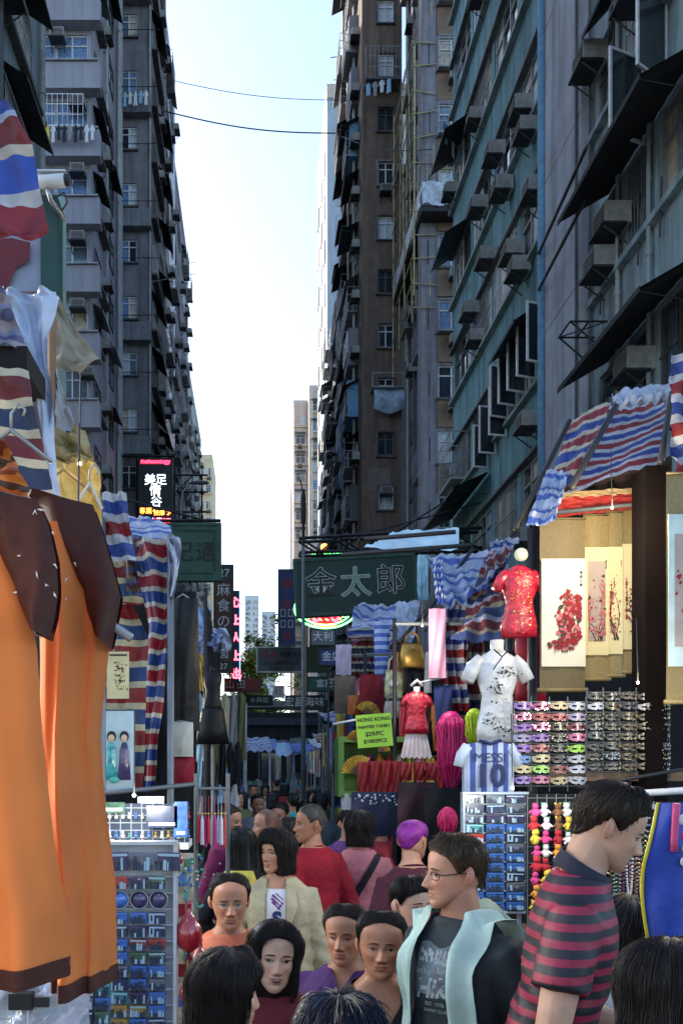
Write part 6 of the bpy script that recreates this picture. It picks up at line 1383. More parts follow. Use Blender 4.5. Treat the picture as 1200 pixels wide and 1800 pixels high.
SK = dict(a=(.48,.245,.145), b=(.41,.19,.108), c=(.54,.32,.22), d=(.50,.255,.165))
def hair_mat(nm, c):
    return mat('hair_'+nm, c, .5, var=.4, vs=30, spec=.3)
EYEW = mat('eye_white', (.30,.27,.25), .25, var=.05); IRIS = mat('iris_brown', (.012,.007,.004), .15, var=0, spec=.8); LASH = mat('lash_line', (.01,.008,.007), .6, var=0); LIPD = mat('mouth_dark', (.05,.008,.008), .5, var=0)
TR = [(.80,.10,.09,.0),(.84,.155,.105,.0),(.92,.172,.118,.005),(.99,.160,.108,.0),(1.06,.142,.098,-.004),(1.15,.148,.103,-.004),(1.22,.158,.112,-.006),(1.29,.168,.112,0),(1.335,.166,.1,.006),(1.37,.138,.086,.012),(1.40,.104,.072,.014),(1.425,.078,.064,.012),(1.45,.056,.058,.008),(1.50,.052,.056,.0),(1.545,.048,.052,-.004)]
def tring(z, a, d, yc, n=28, e=.85): return [Vector((a*math.copysign(abs(cos(q))**e,cos(q)), yc+d*math.copysign(abs(sin(q))**e,sin(q)), z)) for q in [2*pi*k/n for k in range(n)]]
def ik(sh, wr, L1, L2, hint):
    d = wr-sh; l = min(d.length, (L1+L2)*.995); d.normalize(); a = (L1*L1-L2*L2+l*l)/(2*l); h = sqrt(max(0, L1*L1-a*a)); hv = (hint-d*hint.dot(d)).normalized(); return sh+d*a+hv*h, sh+d*l
def add_hand(b, wr, dr, side, palm_n, curl=.5, s=1.):
    """palm and five separate fingers; dr points along the forearm, palm_n out of the palm"""
    dr = dr.normalized(); palm_n = (palm_n-dr*palm_n.dot(dr)).normalized(); sx = dr.cross(palm_n)*side
    rings = []
    for t, w, th in ((-.02,.026,.021),(.02,.033,.019),(.05,.041,.017),(.085,.042,.014),(.098,.036,.009)):
        rings.append([wr+dr*t*s+sx*w*s*cos(q)+palm_n*th*s*sin(q) for q in [2*pi*k/12 for k in range(12)]])
    b.loft(rings)
    for i, (o, L_, r) in enumerate(((-.031,.068,.0085),(-.0105,.078,.009),(.0105,.072,.0088),(.030,.056,.0078))):
        p = wr+dr*.082*s+sx*o*s; d = (dr+sx*o*2.2).normalized(); pts = [p]; c = curl*(.6+.12*i)
        for k, seg in enumerate((.46,.3,.24)):
            c2 = c*(k+.6); dd = d*cos(c2)+palm_n*sin(c2); p = p+dd*L_*seg*s; pts.append(p)
        b.tube(pts, [r*s*1.05, r*s, r*s*.92, r*s*.75], 8)
    p = wr+dr*.022*s-sx*.028*s; d1 = (dr*.75-sx*.6+palm_n*.25).normalized(); p2 = p+d1*.042*s; p3 = p2+(dr*.95-sx*.2+palm_n*.3).normalized()*.032*s; p4 = p3+(dr+palm_n*.35).normalized()*.024*s
    b.tube([p, p2, p3, p4], [.0135*s,.0115*s,.010*s,.008*s], 8)
def person(label, x, y, top, yaw=0, hy=0, hp=0, roll=0, fem=True, skin='a', hair='short', hcol=(.012,.009,.008), tm=None, slv=.25, neck=.0, vneck=None, pants=None, arms=None, fp=None, build=1., hs=1., detail=2, lean=0, group='people in the market street', hoff=None, hl=None, hem=.86, strands=None, topn='shirt', open_front=None):
    """top: height of the crown; yaw: where the body faces (0 = towards the camera, + = to the picture's right); hy, hp: the same for the head, and its nod"""
    FP = dict(nose=.82 if fem else 1.05, w=1.04 if fem else 1.0, open=0., age=.6, fem=1 if fem else 0); FP.update(fp or {}); HS = hs*(.98 if fem else 1.04)
    t = thing('person', label, 'person', (x, y, 0), radians(yaw), group)
    if len(label) > 0 and group: pass
    HT = .2245*HS; sc = (top-HT+.02)/1.475; shw = (.158 if fem else .178)*build; B = build*(1. if fem else 1.1)
    cz = 1.475*sc; piv = Vector((0, .006, cz-.02))
    Lm = Matrix.Rotation(radians(lean), 4, 'X')       # leaning forward about the hips
    hipz = .95*sc; LM = Matrix.Translation((0,0,hipz)) @ Lm @ Matrix.Translation((0,0,-hipz))
    HM = LM @ Matrix.Translation(piv) @ Matrix.Rotation(radians(hy-yaw), 4, 'Z') @ Matrix.Rotation(radians(hp), 4, 'X') @ Matrix.Rotation(radians(roll), 4, 'Y') @ Matrix.Scale(HS, 4) @ Matrix.Translation((0,-.012,0))
    vox = {3:.006, 2:.010, 1:.016, 0:.022}[detail]
    SM = skin_mat(skin, SK[skin]); b = MB()
    rr_ = [tring(z*sc, a*B, d*B, yc) if z < 1.44 else tring(z*sc, a*(1 if fem else 1.06), d*(1 if fem else 1.06), yc, e=1) for z, a, d, yc in TR]
    rr_ = [[LM @ p for p in r] for r in rr_]; b.loft(rr_)
    A = arms or {}; ends = {}
    for s in (-1, 1):
        sh = LM @ Vector((s*shw, .01, 1.328*sc)); sp = A.get(s, dict(w=(.245, -.02, .83)))
        w = Vector((s*sp['w'][0] if 'abs' not in sp else sp['w'][0], sp['w'][1], sp['w'][2]*sc)); hint = Vector(sp.get('hint', (s*.5, 1, -.2)))
        el, wr = ik(sh, w, .29*sc, .255*sc, hint); ends[s] = (sh, el, wr)
        k = 1. if fem else 1.22; k *= (B*.5+.5)
        b.tube([LM @ Vector((s*.09,.01,1.325*sc)), sh, sh.lerp(el,.35), sh.lerp(el,.75), el, el.lerp(wr,.3), el.lerp(wr,.75), wr, wr+(wr-el).normalized()*.02], [.044*k,.047*k,.044*k,.038*k,.035*k,.036*k,.027*k,.0235*k,.022*k], 12)
        add_hand(b, wr, (wr-el), s, Vector(sp.get('palm', (-s, -.1, 0))), sp.get('curl', .35), .98 if fem else 1.08)
        hx = s*.088*B; st = A.get('stride', 0)*s
        b.tube([(hx,0,.90*sc),(hx*1.02,-.01-st*.2,.7*sc),(hx,-.012-st*.5,.47*sc),(hx,.01-st*.3,.3*sc),(hx,.02-st*.2,.09*sc)], [.086*B,.078*B,.052*B,.048*B,.036*B], 12)
        b.tube([(hx,.03-st*.2,.05),(hx,-.03-st*.2,.05),(hx,-.12-st*.2,.03)], [.04,.04,.028], 8)
    body = b.mesh('body', SM)
    hb = MB(); nr, na = (72, 96) if detail > 1 else ((40, 48) if detail else (22, 28))
    zs = [.2243*(.5-.5*cos(pi*(k+.15)/(nr+.3)))*.5+.2243*(k+.15)/(nr+.3)*.5 for k in range(nr+1)]; azs = [q-.42*sin(q) for q in [2*pi*k/na for k in range(na)]]
    hb.loft([[HM @ head_pt(a, z, FP) for a in azs][::-1] for z in zs])
    for s in (-1, 1):      # ears
        rg = []
        for k in range(9):
            f = k/8; z = .078+.062*f; w = .018*sin(pi*min(1,f*.9+.12))**.6; rg.append([HM @ Vector((s*(.066*FP['w']+.006+.010*sin(pi*f)+.0045*cos(q)+.008*max(0,sin(q))), .018+.010*(f-.5)+w*sin(q)*.8, z)) for q in [2*pi*j/10 for j in range(10)]][::s])
        hb.loft(rg)
    head = hb.mesh('head', SM)
    if detail >= 1:
        me = apply_mods(body, ('REMESH', dict(mode='VOXEL', voxel_size=vox, use_smooth_shade=True)))
        me2 = apply_mods(apply_mods(head, ('REMESH', dict(mode='VOXEL', voxel_size=.0031 if detail > 1 else .005, use_smooth_shade=True))), ('BOOLEAN', dict(operation='UNION', solver='MANIFOLD', object=me)))
        if len(me2.vertices) < len(me.vertices)*.5: me2 = apply_mods(head, ('BOOLEAN', dict(operation='UNION', solver='EXACT', object=me)))
    else:
        for p in head.vertices: pass
        bm = bmesh.new(); bm.from_mesh(body); bm.from_mesh(head); tmp = bpy.data.meshes.new('j'); bm.to_mesh(tmp); bm.free()
        me2 = apply_mods(tmp, ('REMESH', dict(mode='VOXEL', voxel_size=.009, use_smooth_shade=True)))
    me2.name = 'body'
    me2.materials.clear(); me2.materials.append(SM); me2.polygons.foreach_set('use_smooth', [True]*len(me2.polygons)); me2.polygons.foreach_set('material_index', [0]*len(me2.polygons))
    inv = HM.inverted(); ca = me2.color_attributes.new('face', 'FLOAT_COLOR', 'POINT'); dat = []
    lipw = .023 if fem else .024; buzz = hair == 'buzz'; lr = FP.get('lip', .75 if fem else .3); O = FP['open']
    for v in me2.vertices:
        p = inv @ v.co; r = g_ = bl = 0
        if -.03 < p.z < .24 and p.length < .26:
            if p.y < -.05 and abs(p.x) < lipw and .034-O < p.z < .062:
                e = sqrt(max(0, 1-(p.x/lipw)**2)); zt, zb = .0487+.0085*e-.0015*G(p.x,.003), .0487-.0105*e-O*1.2
                r = lr*.85*max(0, min(1, min(zt-p.z, p.z-zb)/.0015))
            bl = .4*G(abs(p.x)-.042,.018)*G(p.z-.082,.016)*(p.y < 0) + .3*G(p.x,.012)*G(p.z-.078,.007)*(p.y < -.09) + (.35*G(p.y-.02,.03)*G(p.z-.11,.03)*(abs(p.x) > .07))
            if not fem and FP.get('beard'): g_ = FP['beard']*max(0,min(1,(.062-p.z)/.02))*(p.y < .03)*(1-G(p.x,.01)*G(p.z-.05,.01))
            if buzz: g_ = max(g_, .75*max(0, min(1, (p.z-(.185 if p.y < -.03 else .10-.4*max(0,p.y)))/.02)))
        dat += [r, g_, min(1, bl*.7), 1]
    ca.data.foreach_set('color', dat); obj('body', me2, t)
    def place(bb, name, mt, smooth=True, parent=None, **kw):
        bb.v = [tuple(HM @ Vector(p)) for p in bb.v]; return bb.build(name, mt, parent or t, smooth, **kw)
    if detail >= 1:
        ey = FP.get('eye', 1.); lid = FP.get('lid', 1.)*.86
        for s in (-1, 1):
            cx, ez = s*.0315, .1125; W_ = .0148*ey
            def ep(xi, q, dy=0):
                e = max(0, 1-xi*xi); z = ez+.0008*s*xi + (.0062*lid*e**.75*q if q > 0 else .0040*lid*e*q); xx = cx+W_*xi; return Vector((xx, face_y(xx, z, FP)-.0016-.0030*e-dy, z))
            eb = MB().grid(lambda i, j: ep(-1+2*i, -1+2*j), 14, 6); place(eb, 'eye', EYEW)
            ib = MB(); gz = FP.get('gaze', 0)*.0045; n = 16; c0 = Vector((cx+gz, 0, ez+.0006)); vs = []
            for k in range(n):
                q = 2*pi*k/n; xx = c0.x+.0066*cos(q); zz = min(c0.z+.0066*sin(q), ez+.0060*lid*max(0,1-((xx-cx)/W_)**2)**.75); zz = max(zz, ez-.004*lid); e = max(0,1-((xx-cx)/W_)**2); vs.append((xx, face_y(xx, zz, FP)-.0024-.0030*e, zz))
            ib.add(vs, [tuple(range(n))]); place(ib, 'iris', IRIS)
            lb = MB(); lb.tube([ep(-1.05+2.1*k/10, 1.0, .0004) for k in range(11)], [.0004]+[.0013]*9+[.0004], 5); place(lb, 'eyelash', LASH)
            lb = MB(); lb.tube([ep(-1.1+2.2*k/10, 1.0, .0)+Vector((0,.0012,.0023)) for k in range(11)], [.0008]+[.0024]*9+[.0008], 6).tube([ep(-1.0+2.0*k/10, -1.0, .0)+Vector((0,.0014,-.0010)) for k in range(11)], [.0005]+[.0014]*9+[.0005], 6); place(lb, 'eyelid', SM)
            bb = MB(); bp_ = []
            for k in range(9):
                f = k/8; xx = s*(.013+.034*f); zz = .1285+.0065*sin(pi*(.25+.6*f))-.003*f; bp_.append(Vector((xx, face_y(xx, zz, FP)-.0008, zz)))
            bb.tube(bp_, [.0016,.0024,.0027,.0027,.0025,.0022,.0018,.0013,.0006], 6); place(bb, 'eyebrow', hair_mat(hair+str(hcol), tuple(q*1.3 for q in hcol)))
            nb = MB(); nb.ball((s*.0068, face_y(s*.0068,.0690,FP)+.0016, .0672), .0030, 8, 6, sc=(1.2,.8,.6)); place(nb, 'nostril', LIPD)
        mb_ = MB(); P = []
        for k in range(11):
            f = -1+.2*k; xx = f*lipw*.93; zz = .0487-.0012*abs(f)+.0006*cos(4*f); P.append(Vector((xx, face_y(xx, zz, FP)-.0006, zz)))
        if O > 0:
            n = 20; vs = []
            for k in range(n):
                q = 2*pi*k/n; xx = lipw*.62*cos(q); zz = .0475-O*.5+(O*.55+.0018)*sin(q); vs.append((xx, face_y(xx, zz, FP)-.0028, zz))
            mb_.add(vs, [tuple(range(n))])
            place(MB().box(-.008,.008,face_y(0,.0487,FP)-.0036,face_y(0,.0487,FP)-.003,.0478,.0502), 'teeth', WHITEP)
        else: mb_.tube(P, [.0003]+[.0009]*9+[.0003], 5)
        place(mb_, 'mouth_line', LIPD)
    # ---- hair
    HMt = hair_mat(hair+str(hcol), hcol); rng = random.Random(hash(label) % 1000 if False else len(label)*7+int(x*100))
    st = dict(long=(52,.188,.10,-.20,.014,.9), bob=(50,.165,.10,-.015,.018,.8), tied=(58,.196,.115,.055,.007,.2), short=(60,.185,.105,.05,.012,.5), crop=(60,.19,.112,.055,.007,.3), cap=(62,.18,.12,.07,.014,.1))
    if hair in st:
        fa, zf, zs_, zb, off, jit = st[hair]
        sd0 = x*9.7
        if hoff: off = hoff
        if hl: zf = hl
        def zend(a):
            d = abs((math.degrees(a)+180) % 360-180)
            if hair in ('long', 'bob'):
                e = zb
                if d < fa: return zf+.006*cos(radians(d*3))-.03*(d/fa)**4
                if d < fa+14: return zf-.03+(e-zf+.03)*((d-fa)/14)
                return e
            if d < fa: return zf+.004*cos(radians(d*3))-.012*(d/fa)**3
            if d < fa+22: return zf-.012+(zs_-zf+.012)*((d-fa)/22)
            if d < 115: return zs_ + (.028 if 84 < d < 112 else 0)*1.0
            return zs_+(zb-zs_)*min(1,(d-115)/40)
        def hpt(a, c, o, dr=0):
            ze = zend(a); z = .2243-(.2243-ze)*(c**1.15 if hair in ('long','bob') else c**1.25); am = a+dr*c
            k = sin(pi*min(1,.15+c*.75)); q = o*(.55+.6*k)*(1+.45*jit*mn.noise(Vector((3.2*cos(a)+sd0,3.2*sin(a),c*3)))) + .0035*jit*mn.noise(Vector((11*cos(a),11*sin(a)+sd0,c*5)))
            if z >= .085: return head_pt(am, z, FP, q+.001)
            p = head_pt(am, .085, FP, q+.001); f = (.085-z)/.25
            p.x *= 1+.10*f-.25*max(0,f-.35); p.y = p.y*(1-.05*f)+ (.02*f if cos(a) < 0 else -.0); p.z = z; 
            if p.z < -.03 and cos(a) < .3: p.y += .03*min(1,(-.03-z)/.1)
            return p
        tp = 0 if hair in ('long','bob') else .62
        n = 64 if detail > 1 else 28; k = 26 if detail > 1 else 12; hbm = MB(); rg = []
        for j in range(k+1):
            c = j/k; o = off*(1-tp*c**3)*(1 if c < .97 else .35); rg.append([hpt(2*pi*i/n, max(.002,c), o*(1+.12*jit*sin(i*7.3)*c)+ .004*jit*mn.noise(Vector((i*.5,j*.25,1)))) for i in range(n)])
        hbm.loft(rg); place(hbm, 'hair', HMt, True); ho = t.children[-1]
        ns = 0 if hair == 'cap' else strands if strands is not None else {3:1500, 2:900, 1:250, 0:0}[detail]
        if ns:
            sb = MB()
            for i in range(ns):
                a = rng.uniform(0, 2*pi); c0 = rng.choice([0.02, rng.uniform(.02,.8)]) if hair in ('short','crop') else rng.uniform(.01,.25); L_ = rng.uniform(.12,.3) if hair in ('short','crop') else 1; c1 = min(1.0+rng.uniform(-.05,.03), c0+L_); dr = rng.uniform(-.25,.25)*jit; oo0 = off*rng.uniform(.95,1.18) + (rng.uniform(.002,.009) if rng.random() < .07 else 0); pts = []
                m_ = 9 if L_ == 1 else 4
                for j in range(m_+1):
                    f = j/m_; c = c0+(c1-c0)*f; p = hpt(a, min(c,.995), oo0*(1-tp*min(1,c)**3)*(.78+.22*min(1,c*5))+(.010*f*jit*rng.random() if L_ < 1 else .002*sin(5*f+i)), dr*f)
                    if c > .995: p.z -= (c-.995)*.25
                    pts.append(HM @ (p+Vector((rng.gauss(0,.0006),rng.gauss(0,.0006),0))))
                r = (.0009 if L_ == 1 else .0011) if detail > 1 else .0022
                sb.tube(pts, [r]*m_+[r*.3], 3, cap=False)
            obj('hair_strands', sb.mesh('hair_strands', HMt, True), ho, kind='stuff')
        if hair == 'tied':
            place(MB().ball((0,.118,.13), .034, 14, 10, sc=(1,.8,1)), 'hair_bun', HMt)
    # ---- top garment
    tm = tm or CN['dark']; gb = MB(); o = .016 if fem else .02; vg = max(.009 if detail > 2 else .012, vox)
    rg = []
    for z, a, d, yc in TR:
        if z < hem-.01 or z > 1.43: continue
        rg.append([LM @ p for p in tring(z*sc, (a+o+(.012 if z < 1.1 else 0))*B, (d+o+(.014 if z < 1.1 else 0))*B, yc)])
    rg.insert(0, [LM @ p for p in tring(hem*sc, (.172+o+.012)*B, (.118+o+.01)*B, .003)]) if hem < .92 else None
    gb.loft(rg)
    for s in (-1, 1):
        sh, el, wr = ends[s]; k = (1. if fem else 1.25)*(B*.5+.5); L_ = slv
        pts = [LM @ Vector((s*.08,.01,1.325*sc)), sh]; rs = [.046*k+.013, .049*k+.013]
        if L_ <= .3: q = sh.lerp(el, L_/.29*.95); pts += [sh.lerp(q,.5), q]; rs += [.049*k+.016, .047*k+.018]
        else:
            f = min(1,(L_-.29)/.26); pts += [sh.lerp(el,.5), el, el.lerp(wr,f*.5), el.lerp(wr,f)]; rs += [.046*k+.013, .04*k+.012, .036*k+.011, (.03-.004*f)*k+.009]
        gb.tube(pts, rs, 14)
    gm = apply_mods(gb.mesh('g', tm), ('REMESH', dict(mode='VOXEL', voxel_size=vg, use_smooth_shade=True)), ('SMOOTH', dict(factor=.5, iterations=3)))
    bm = bmesh.new(); bm.from_mesh(gm); bm.normal_update()
    LI = LM.inverted(); sd_ = len(label)*1.7
    for v in bm.verts:
        q = LI @ v.co; w = mn.noise(Vector((q.x*7+sd_, q.y*7, q.z*16+q.x*8*(1 if q.x > 0 else -1)))) + .6*mn.noise(Vector((q.x*22, q.y*22+sd_, q.z*30)))
        v.co += v.normal*w*.0065*(1.3 if q.z < 1.2*sc else .7)
    zc = (1.415-neck)*sc; kill = []
    for f in bm.faces:
        c = LI @ f.calc_center_median(); rad = sqrt((c.x/(.072+neck*.55))**2+((c.y-.008)/(.066+neck*.5))**2)
        if c.z > zc+(c.y-.0)*.32*1.0-.004 and rad < 1.02: kill.append(f)
        elif vneck and c.y < .02 and c.z > (1.405-vneck)*sc and abs(c.x) < (c.z-(1.405-vneck)*sc)*.62+.004: kill.append(f)
        elif open_front and c.y < 0 and abs(c.x-open_front[1]) < open_front[0]*(1 if c.z > 1.1*sc else 1+.9*(1.1*sc-c.z)/.2): kill.append(f)
        elif c.z < hem*sc+.012: kill.append(f)
    bmesh.ops.delete(bm, geom=kill, context='FACES')
    for _ in range(6):
        for v, c in [(v, sum((e_.other_vert(v).co for e_ in v.link_edges if e_.is_boundary), Vector())/max(1, sum(e_.is_boundary for e_ in v.link_edges))) for v in bm.verts if v.is_boundary]: v.co = v.co.lerp(c, .5)
    bm.to_mesh(gm); bm.free(); gm.name = topn; gm.materials.clear(); gm.materials.append(tm)
    gm.polygons.foreach_set('material_index', [0]*len(gm.polygons)); gm.polygons.foreach_set('use_smooth', [True]*len(gm.polygons))
    go = obj(topn, gm, t)
    if not vneck and not open_front:
        nb = MB(); nb.tube([LM @ Vector(((.073+neck*.56)*cos(q), .008+(.067+neck*.5)*sin(q), zc+(.008+(.067+neck*.5)*sin(q))*.32-.002)) for q in [2*pi*k/28 for k in range(29)]], .0065, 6, cap=False); nb.build('collar', tm, go, True)
    # ---- trousers and shoes
    pm = pants or CN['dark']; pb = MB(); pb.loft([tring(z*sc, (a+.012)*B, (d+.012)*B, .0) for z, a, d in ((.79,.06,.06),(.82,.13,.10),(.86,.160,.112),(.93,.175,.12),(.99,.160,.11))])
    for s in (-1, 1):
        hx = s*.088*B; stx = A.get('stride', 0)*s
        pb.tube([(hx,0,.88*sc),(hx*1.02,-.01-stx*.2,.7*sc),(hx,-.012-stx*.5,.47*sc),(hx,.01-stx*.3,.3*sc),(hx,.015-stx*.2,.07)], [.095*B,.088*B,.066*B,.064*B,.06*B], 12)
        sb = MB(); sb.loft([[Vector((hx+w*cos(q), yy-stx*.2+.0, max(.002, zc_+h_*sin(q)))) for q in [2*pi*k/12 for k in range(12)]] for yy, w, zc_, h_ in ((.075,.015,.035,.02),(.065,.035,.045,.043),(.02,.042,.05,.05),(-.05,.045,.038,.038),(-.12,.046,.028,.028),(-.16,.035,.022,.02),(-.175,.012,.018,.01))]); sb.build('shoe', CN['black'] if not fem else CN['dark'], t, True)
    pme = apply_mods(pb.mesh('p', pm), ('REMESH', dict(mode='VOXEL', voxel_size=.018, use_smooth_shade=True))); pme.name = 'trousers'; pme.materials.clear(); pme.materials.append(pm); obj('trousers', pme, t)
    bpy.data.meshes.remove(body); bpy.data.meshes.remove(head)
    bv = BVHTree.FromPolygons([v.co[:] for v in gm.vertices], [tuple(p.vertices) for p in gm.polygons])
    t_ = dict(t=t, HM=HM, LM=LM, sc=sc, bv=bv, FP=FP, ends=ends, place=place, shw=shw)
    def surf(px_, pz_, front=True, off=.004):
        sgn = -1 if front else 1; h = bv.ray_cast(Vector((px_, sgn*.6, pz_)), Vector((0, -sgn, 0))); return Vector((px_, (h[0].y if h[0] else 0)+sgn*off, pz_))
    t_['surf'] = surf
    def strip(name, pts, m, front=True, off=.008, n=10, w2=4, parent=None):
        """flat band laid on the garment; pts are (x, z, half width)"""
        b = MB()
        def f(a, c):
            k = len(pts)-1; j = min(int(c*k), k-1); q = c*k-j; p, r = Vector(pts[j]), Vector(pts[j+1]); d = (r-p); xz = Vector((d.x, d.y)).normalized(); nrm = Vector((-xz.y, xz.x)); m_ = p.lerp(r, q); hw = m_.z
            return surf(m_.x+nrm.x*hw*(2*a-1), m_.y+nrm.y*hw*(2*a-1), front, off+.006*sin(pi*a))
        b.grid(f, w2, n*(len(pts)-1), vsc=len(pts)-1); return b.build(name, m, parent or t, True)
    t_['strip'] = strip
    def print_text(s_, size, m, px_, pz_, rotd=0, off=.004, **kw):
        me = text_mesh(s_, size, m, 0, **kw); c_, q_ = cos(radians(rotd)), sin(radians(rotd))
        for v in me.vertices: xx, zz = v.co.x*c_-v.co.y*q_, v.co.x*q_+v.co.y*c_; v.co = surf(px_+xx, pz_+zz, True, off)
        obj('lettering', me, go)
    t_['ptext'] = print_text; t_['top'] = go
    return t_
def glasses(P, m, rx=.0245, rz=.0135, r=.0012, bottom=True):
    FP = P['FP']; b = MB(); y0 = min(face_y(.02,.112,FP), face_y(.04,.112,FP))-.009
    for s in (-1, 1):
        cx = s*.0325; pts = []
        for k in range(25):
            q = 2*pi*k/24; pts.append((cx+rx*math.copysign(abs(cos(q))**.6,cos(q)), y0+.010*max(0,(abs(cx+rx*cos(q))-.03)/.03), .1105+rz*math.copysign(abs(sin(q))**.7,sin(q))))
        b.tube(pts, r, 5, cap=False); b.tube([(s*(.0325+rx), y0+.008, .1135),(s*.0745*FP['w'], y0+.03, .116),(s*.080*FP['w'], .012, .118)], r*1.2, 5)
    b.tube([(-.009,y0,.1125),(0,y0-.002,.114),(.009,y0,.1125)], r, 5); P['place'](b, 'glasses', m)
    for s in (-1, 1): g = MB().ball((s*.0325, y0+.001, .1105), .0225, 14, 8, sc=(1.05,.03,.56)); P['place'](g, 'lens', mat('clear_lens', (.9,.95,1), .05, var=0, alpha=.035, spec=.6), True)
GFR = mat('glasses_frame', (.03,.025,.02), .3, .3)
# ---- the crowd, near to far
T_RED2 = mat('dark_red_knit', (.12,.008,.015), .8, var=.2, bump=.3)
P = person('woman with long dark hair and parted lips, looking at the camera, lower left', .05, 2.95, 1.468, 12, 8, 4, 6, skin='c', hair='long', tm=T_RED2, slv=.5, fp=dict(open=.0035, w=1.04, lip=.7, gaze=-.3, age=.2, eye=1.05, lid=1.1), neck=.015, detail=3, hs=1.0)
P = person('person with black bob seen from behind at lower left, cheek turned right', -.098, 2.3, 1.50, 112, 97, 6, 0, skin='c', hair='bob', tm=CN['black'], slv=.5, detail=3, hoff=.018, strands=2600, hs=.93)
P = person('middle aged woman in orange top and wire glasses beside the magnet board', -.114, 3.65, 1.545, 10, 6, 5, 0, skin='b', hair='tied', tm=mat('coral_cloth', (.5,.13,.06), .7), slv=.3, fp=dict(age=1.5, w=1.05, nose=1.1, lip=.5), hcol=(.018,.013,.011), hl=.205)
glasses(P, mat('gold_frame', (.35,.25,.12), .3, .6), r=.0011)
BEIGE = mat('beige_cotton', (.42,.36,.22), .75, var=.14, vs=9, bump=.35, bs=30); TW = mat('white_tshirt', (.66,.64,.66), .7, var=.06)
P = person('woman in beige jacket over a white printed t-shirt, short black hair, looking left', .123, 4.6, 1.663, -4, -42, 3, 0, skin='a', hair='bob', tm=BEIGE, slv=.42, neck=.0, open_front=(.052,-.01), hem=.80, detail=3, arms={-1: dict(w=(.235,-.05,.86)), 1: dict(w=(.27,-.05,.80), curl=.3), 'stride':.2}, fp=dict(w=1.02, age=.8, lip=.7), pants=mat('dark_jeans', (.025,.035,.055), .8), topn='jacket')
sc = P['sc']; tb = MB(); tb.loft([tring(z*sc, a+.008, d+.009, yc) for z, a, d, yc in TR if .84 < z < 1.38]); q = tb.build('t_shirt', TW, P['t'], True)
bvt = BVHTree.FromPolygons([v.co[:] for v in q.data.vertices], [tuple(p.vertices) for p in q.data.polygons])
def on(bv_, x, z, off): h = bv_.ray_cast(Vector((x,-.6,z)), Vector((0,1,0))); return Vector((x,(h[0].y if h[0] else -.1)-off,z))
PUR = mat('purple_print', (.13,.02,.16), .6); NAVP = mat('navy_print2', (.015,.03,.12), .6); b = MB()
for (xa, za, xb, zb, w) in ((-.035,1.325,.02,1.28,.007),(-.03,1.342,.028,1.295,.006),(-.03,1.308,.015,1.265,.007),(-.012,1.35,.03,1.315,.004),(.0,1.27,.028,1.305,.006)):
    a_, c_ = Vector((xa,za*sc)), Vector((xb,zb*sc)); n_ = Vector((-(c_-a_).y,(c_-a_).x)).normalized()*w
    b.add([on(bvt,*(a_-n_),.004), on(bvt,*(c_-n_*.3),.004), on(bvt,*(c_+n_*.3),.004), on(bvt,*(a_+n_),.004)], [(0,1,2,3)])
b.build('purple_print', PUR, q)
me = text_mesh('S', .10, NAVP, 0, bold=.006)
for v in me.vertices: v.co = on(bvt, v.co.x-.005, v.co.y+1.215*sc, .004)
obj('lettering', me, q)
for s in (-1, 1):      # lapels and collar
    b = MB(); pts = [(s*.055-.01,1.40),(s*.105-.01,1.36),(s*.115-.01,1.28),(s*.055-.01,1.13)]; inn = [(s*.04-.01,1.40),(s*.045-.01,1.34),(s*.045-.01,1.25),(s*.048-.01,1.13)]
    b.grid(lambda a, c: (lambda k, j, f: P['surf'](*[((inn[j][i]+(inn[j+1][i]-inn[j][i])*f)*(1-a)+(pts[j][i]+(pts[j+1][i]-pts[j][i])*f)*a)*(sc if i else 1) for i in (0,1)], True, .010+.012*(a)))(3, min(int(c*3),2), c*3-min(int(c*3),2)), 5, 18); b.build('lapel', BEIGE, P['top'], True)
b = MB(); w = P['ends'][1][2]; b.tube([w+Vector((.026*cos(a),.022*sin(a),.015)) for a in [2*pi*k/16 for k in range(17)]], .004, 5, cap=False); b.build('bracelet', mat('brown_strap', (.15,.05,.03), .5), P['t'], True)
P = person('woman with tied hair in purple top at the lower centre, eyes half closed', .355, 3.35, 1.462, -20, -22, 4, 0, skin='b', hair='tied', tm=mat('purple_knit', (.07,.02,.12), .8, bump=.4), slv=.5, vneck=.06, fp=dict(age=1.3, lid=.75, lip=.55), hcol=(.02,.014,.012))
P = person('round faced woman in black v-neck looking into the camera at the lower centre', .443, 3.05, 1.482, -8, -7, 2, 2, skin='b', hair='tied', tm=mat('black_knit', (.01,.01,.012), .8, bump=.3), slv=.5, vneck=.17, neck=.02, fp=dict(w=1.08, age=1.1, nose=1.1, lid=.85, lip=.7), hl=.20, detail=3, hcol=(.015,.012,.01))
P = person('young woman with dark fringe and hot pink scarf behind the man with glasses', .65, 3.6, 1.535, 15, 28, 2, 0, skin='c', hair='tied', tm=mat('dark_teal_cloth', (.02,.04,.05), .7), slv=.5, fp=dict(w=.98, lip=.9, age=.3), hl=.175, hoff=.012)
PNKS = mat('hot_pink_scarf', (.55,.02,.09), .6, bump=.3); RAINB = stripe_mat('rainbow_scarf', [(1,(.5,.05,.3)),(1,(.6,.35,.02)),(1,(.05,.4,.2)),(1,(.05,.25,.6)),(1,(.25,.05,.45))], axis=0)
sc = P['sc']; P['strip']('scarf', [(-.075,1.405*sc,.035),(-.05,1.30*sc,.04),(-.03,1.12*sc,.045),(-.03,1.0*sc,.045)], PNKS); P['strip']('scarf_end', [(.07,1.40*sc,.03),(.045,1.30*sc,.045),(.03,1.12*sc,.05),(.03,1.0*sc,.05)], RAINB)
P['place'](MB().tube([(.075*cos(a), .012+.07*sin(a), -.022-.012*sin(a)) for a in [2*pi*k/20 for k in range(21)]], .022, 8, cap=False), 'scarf_loop', PNKS)
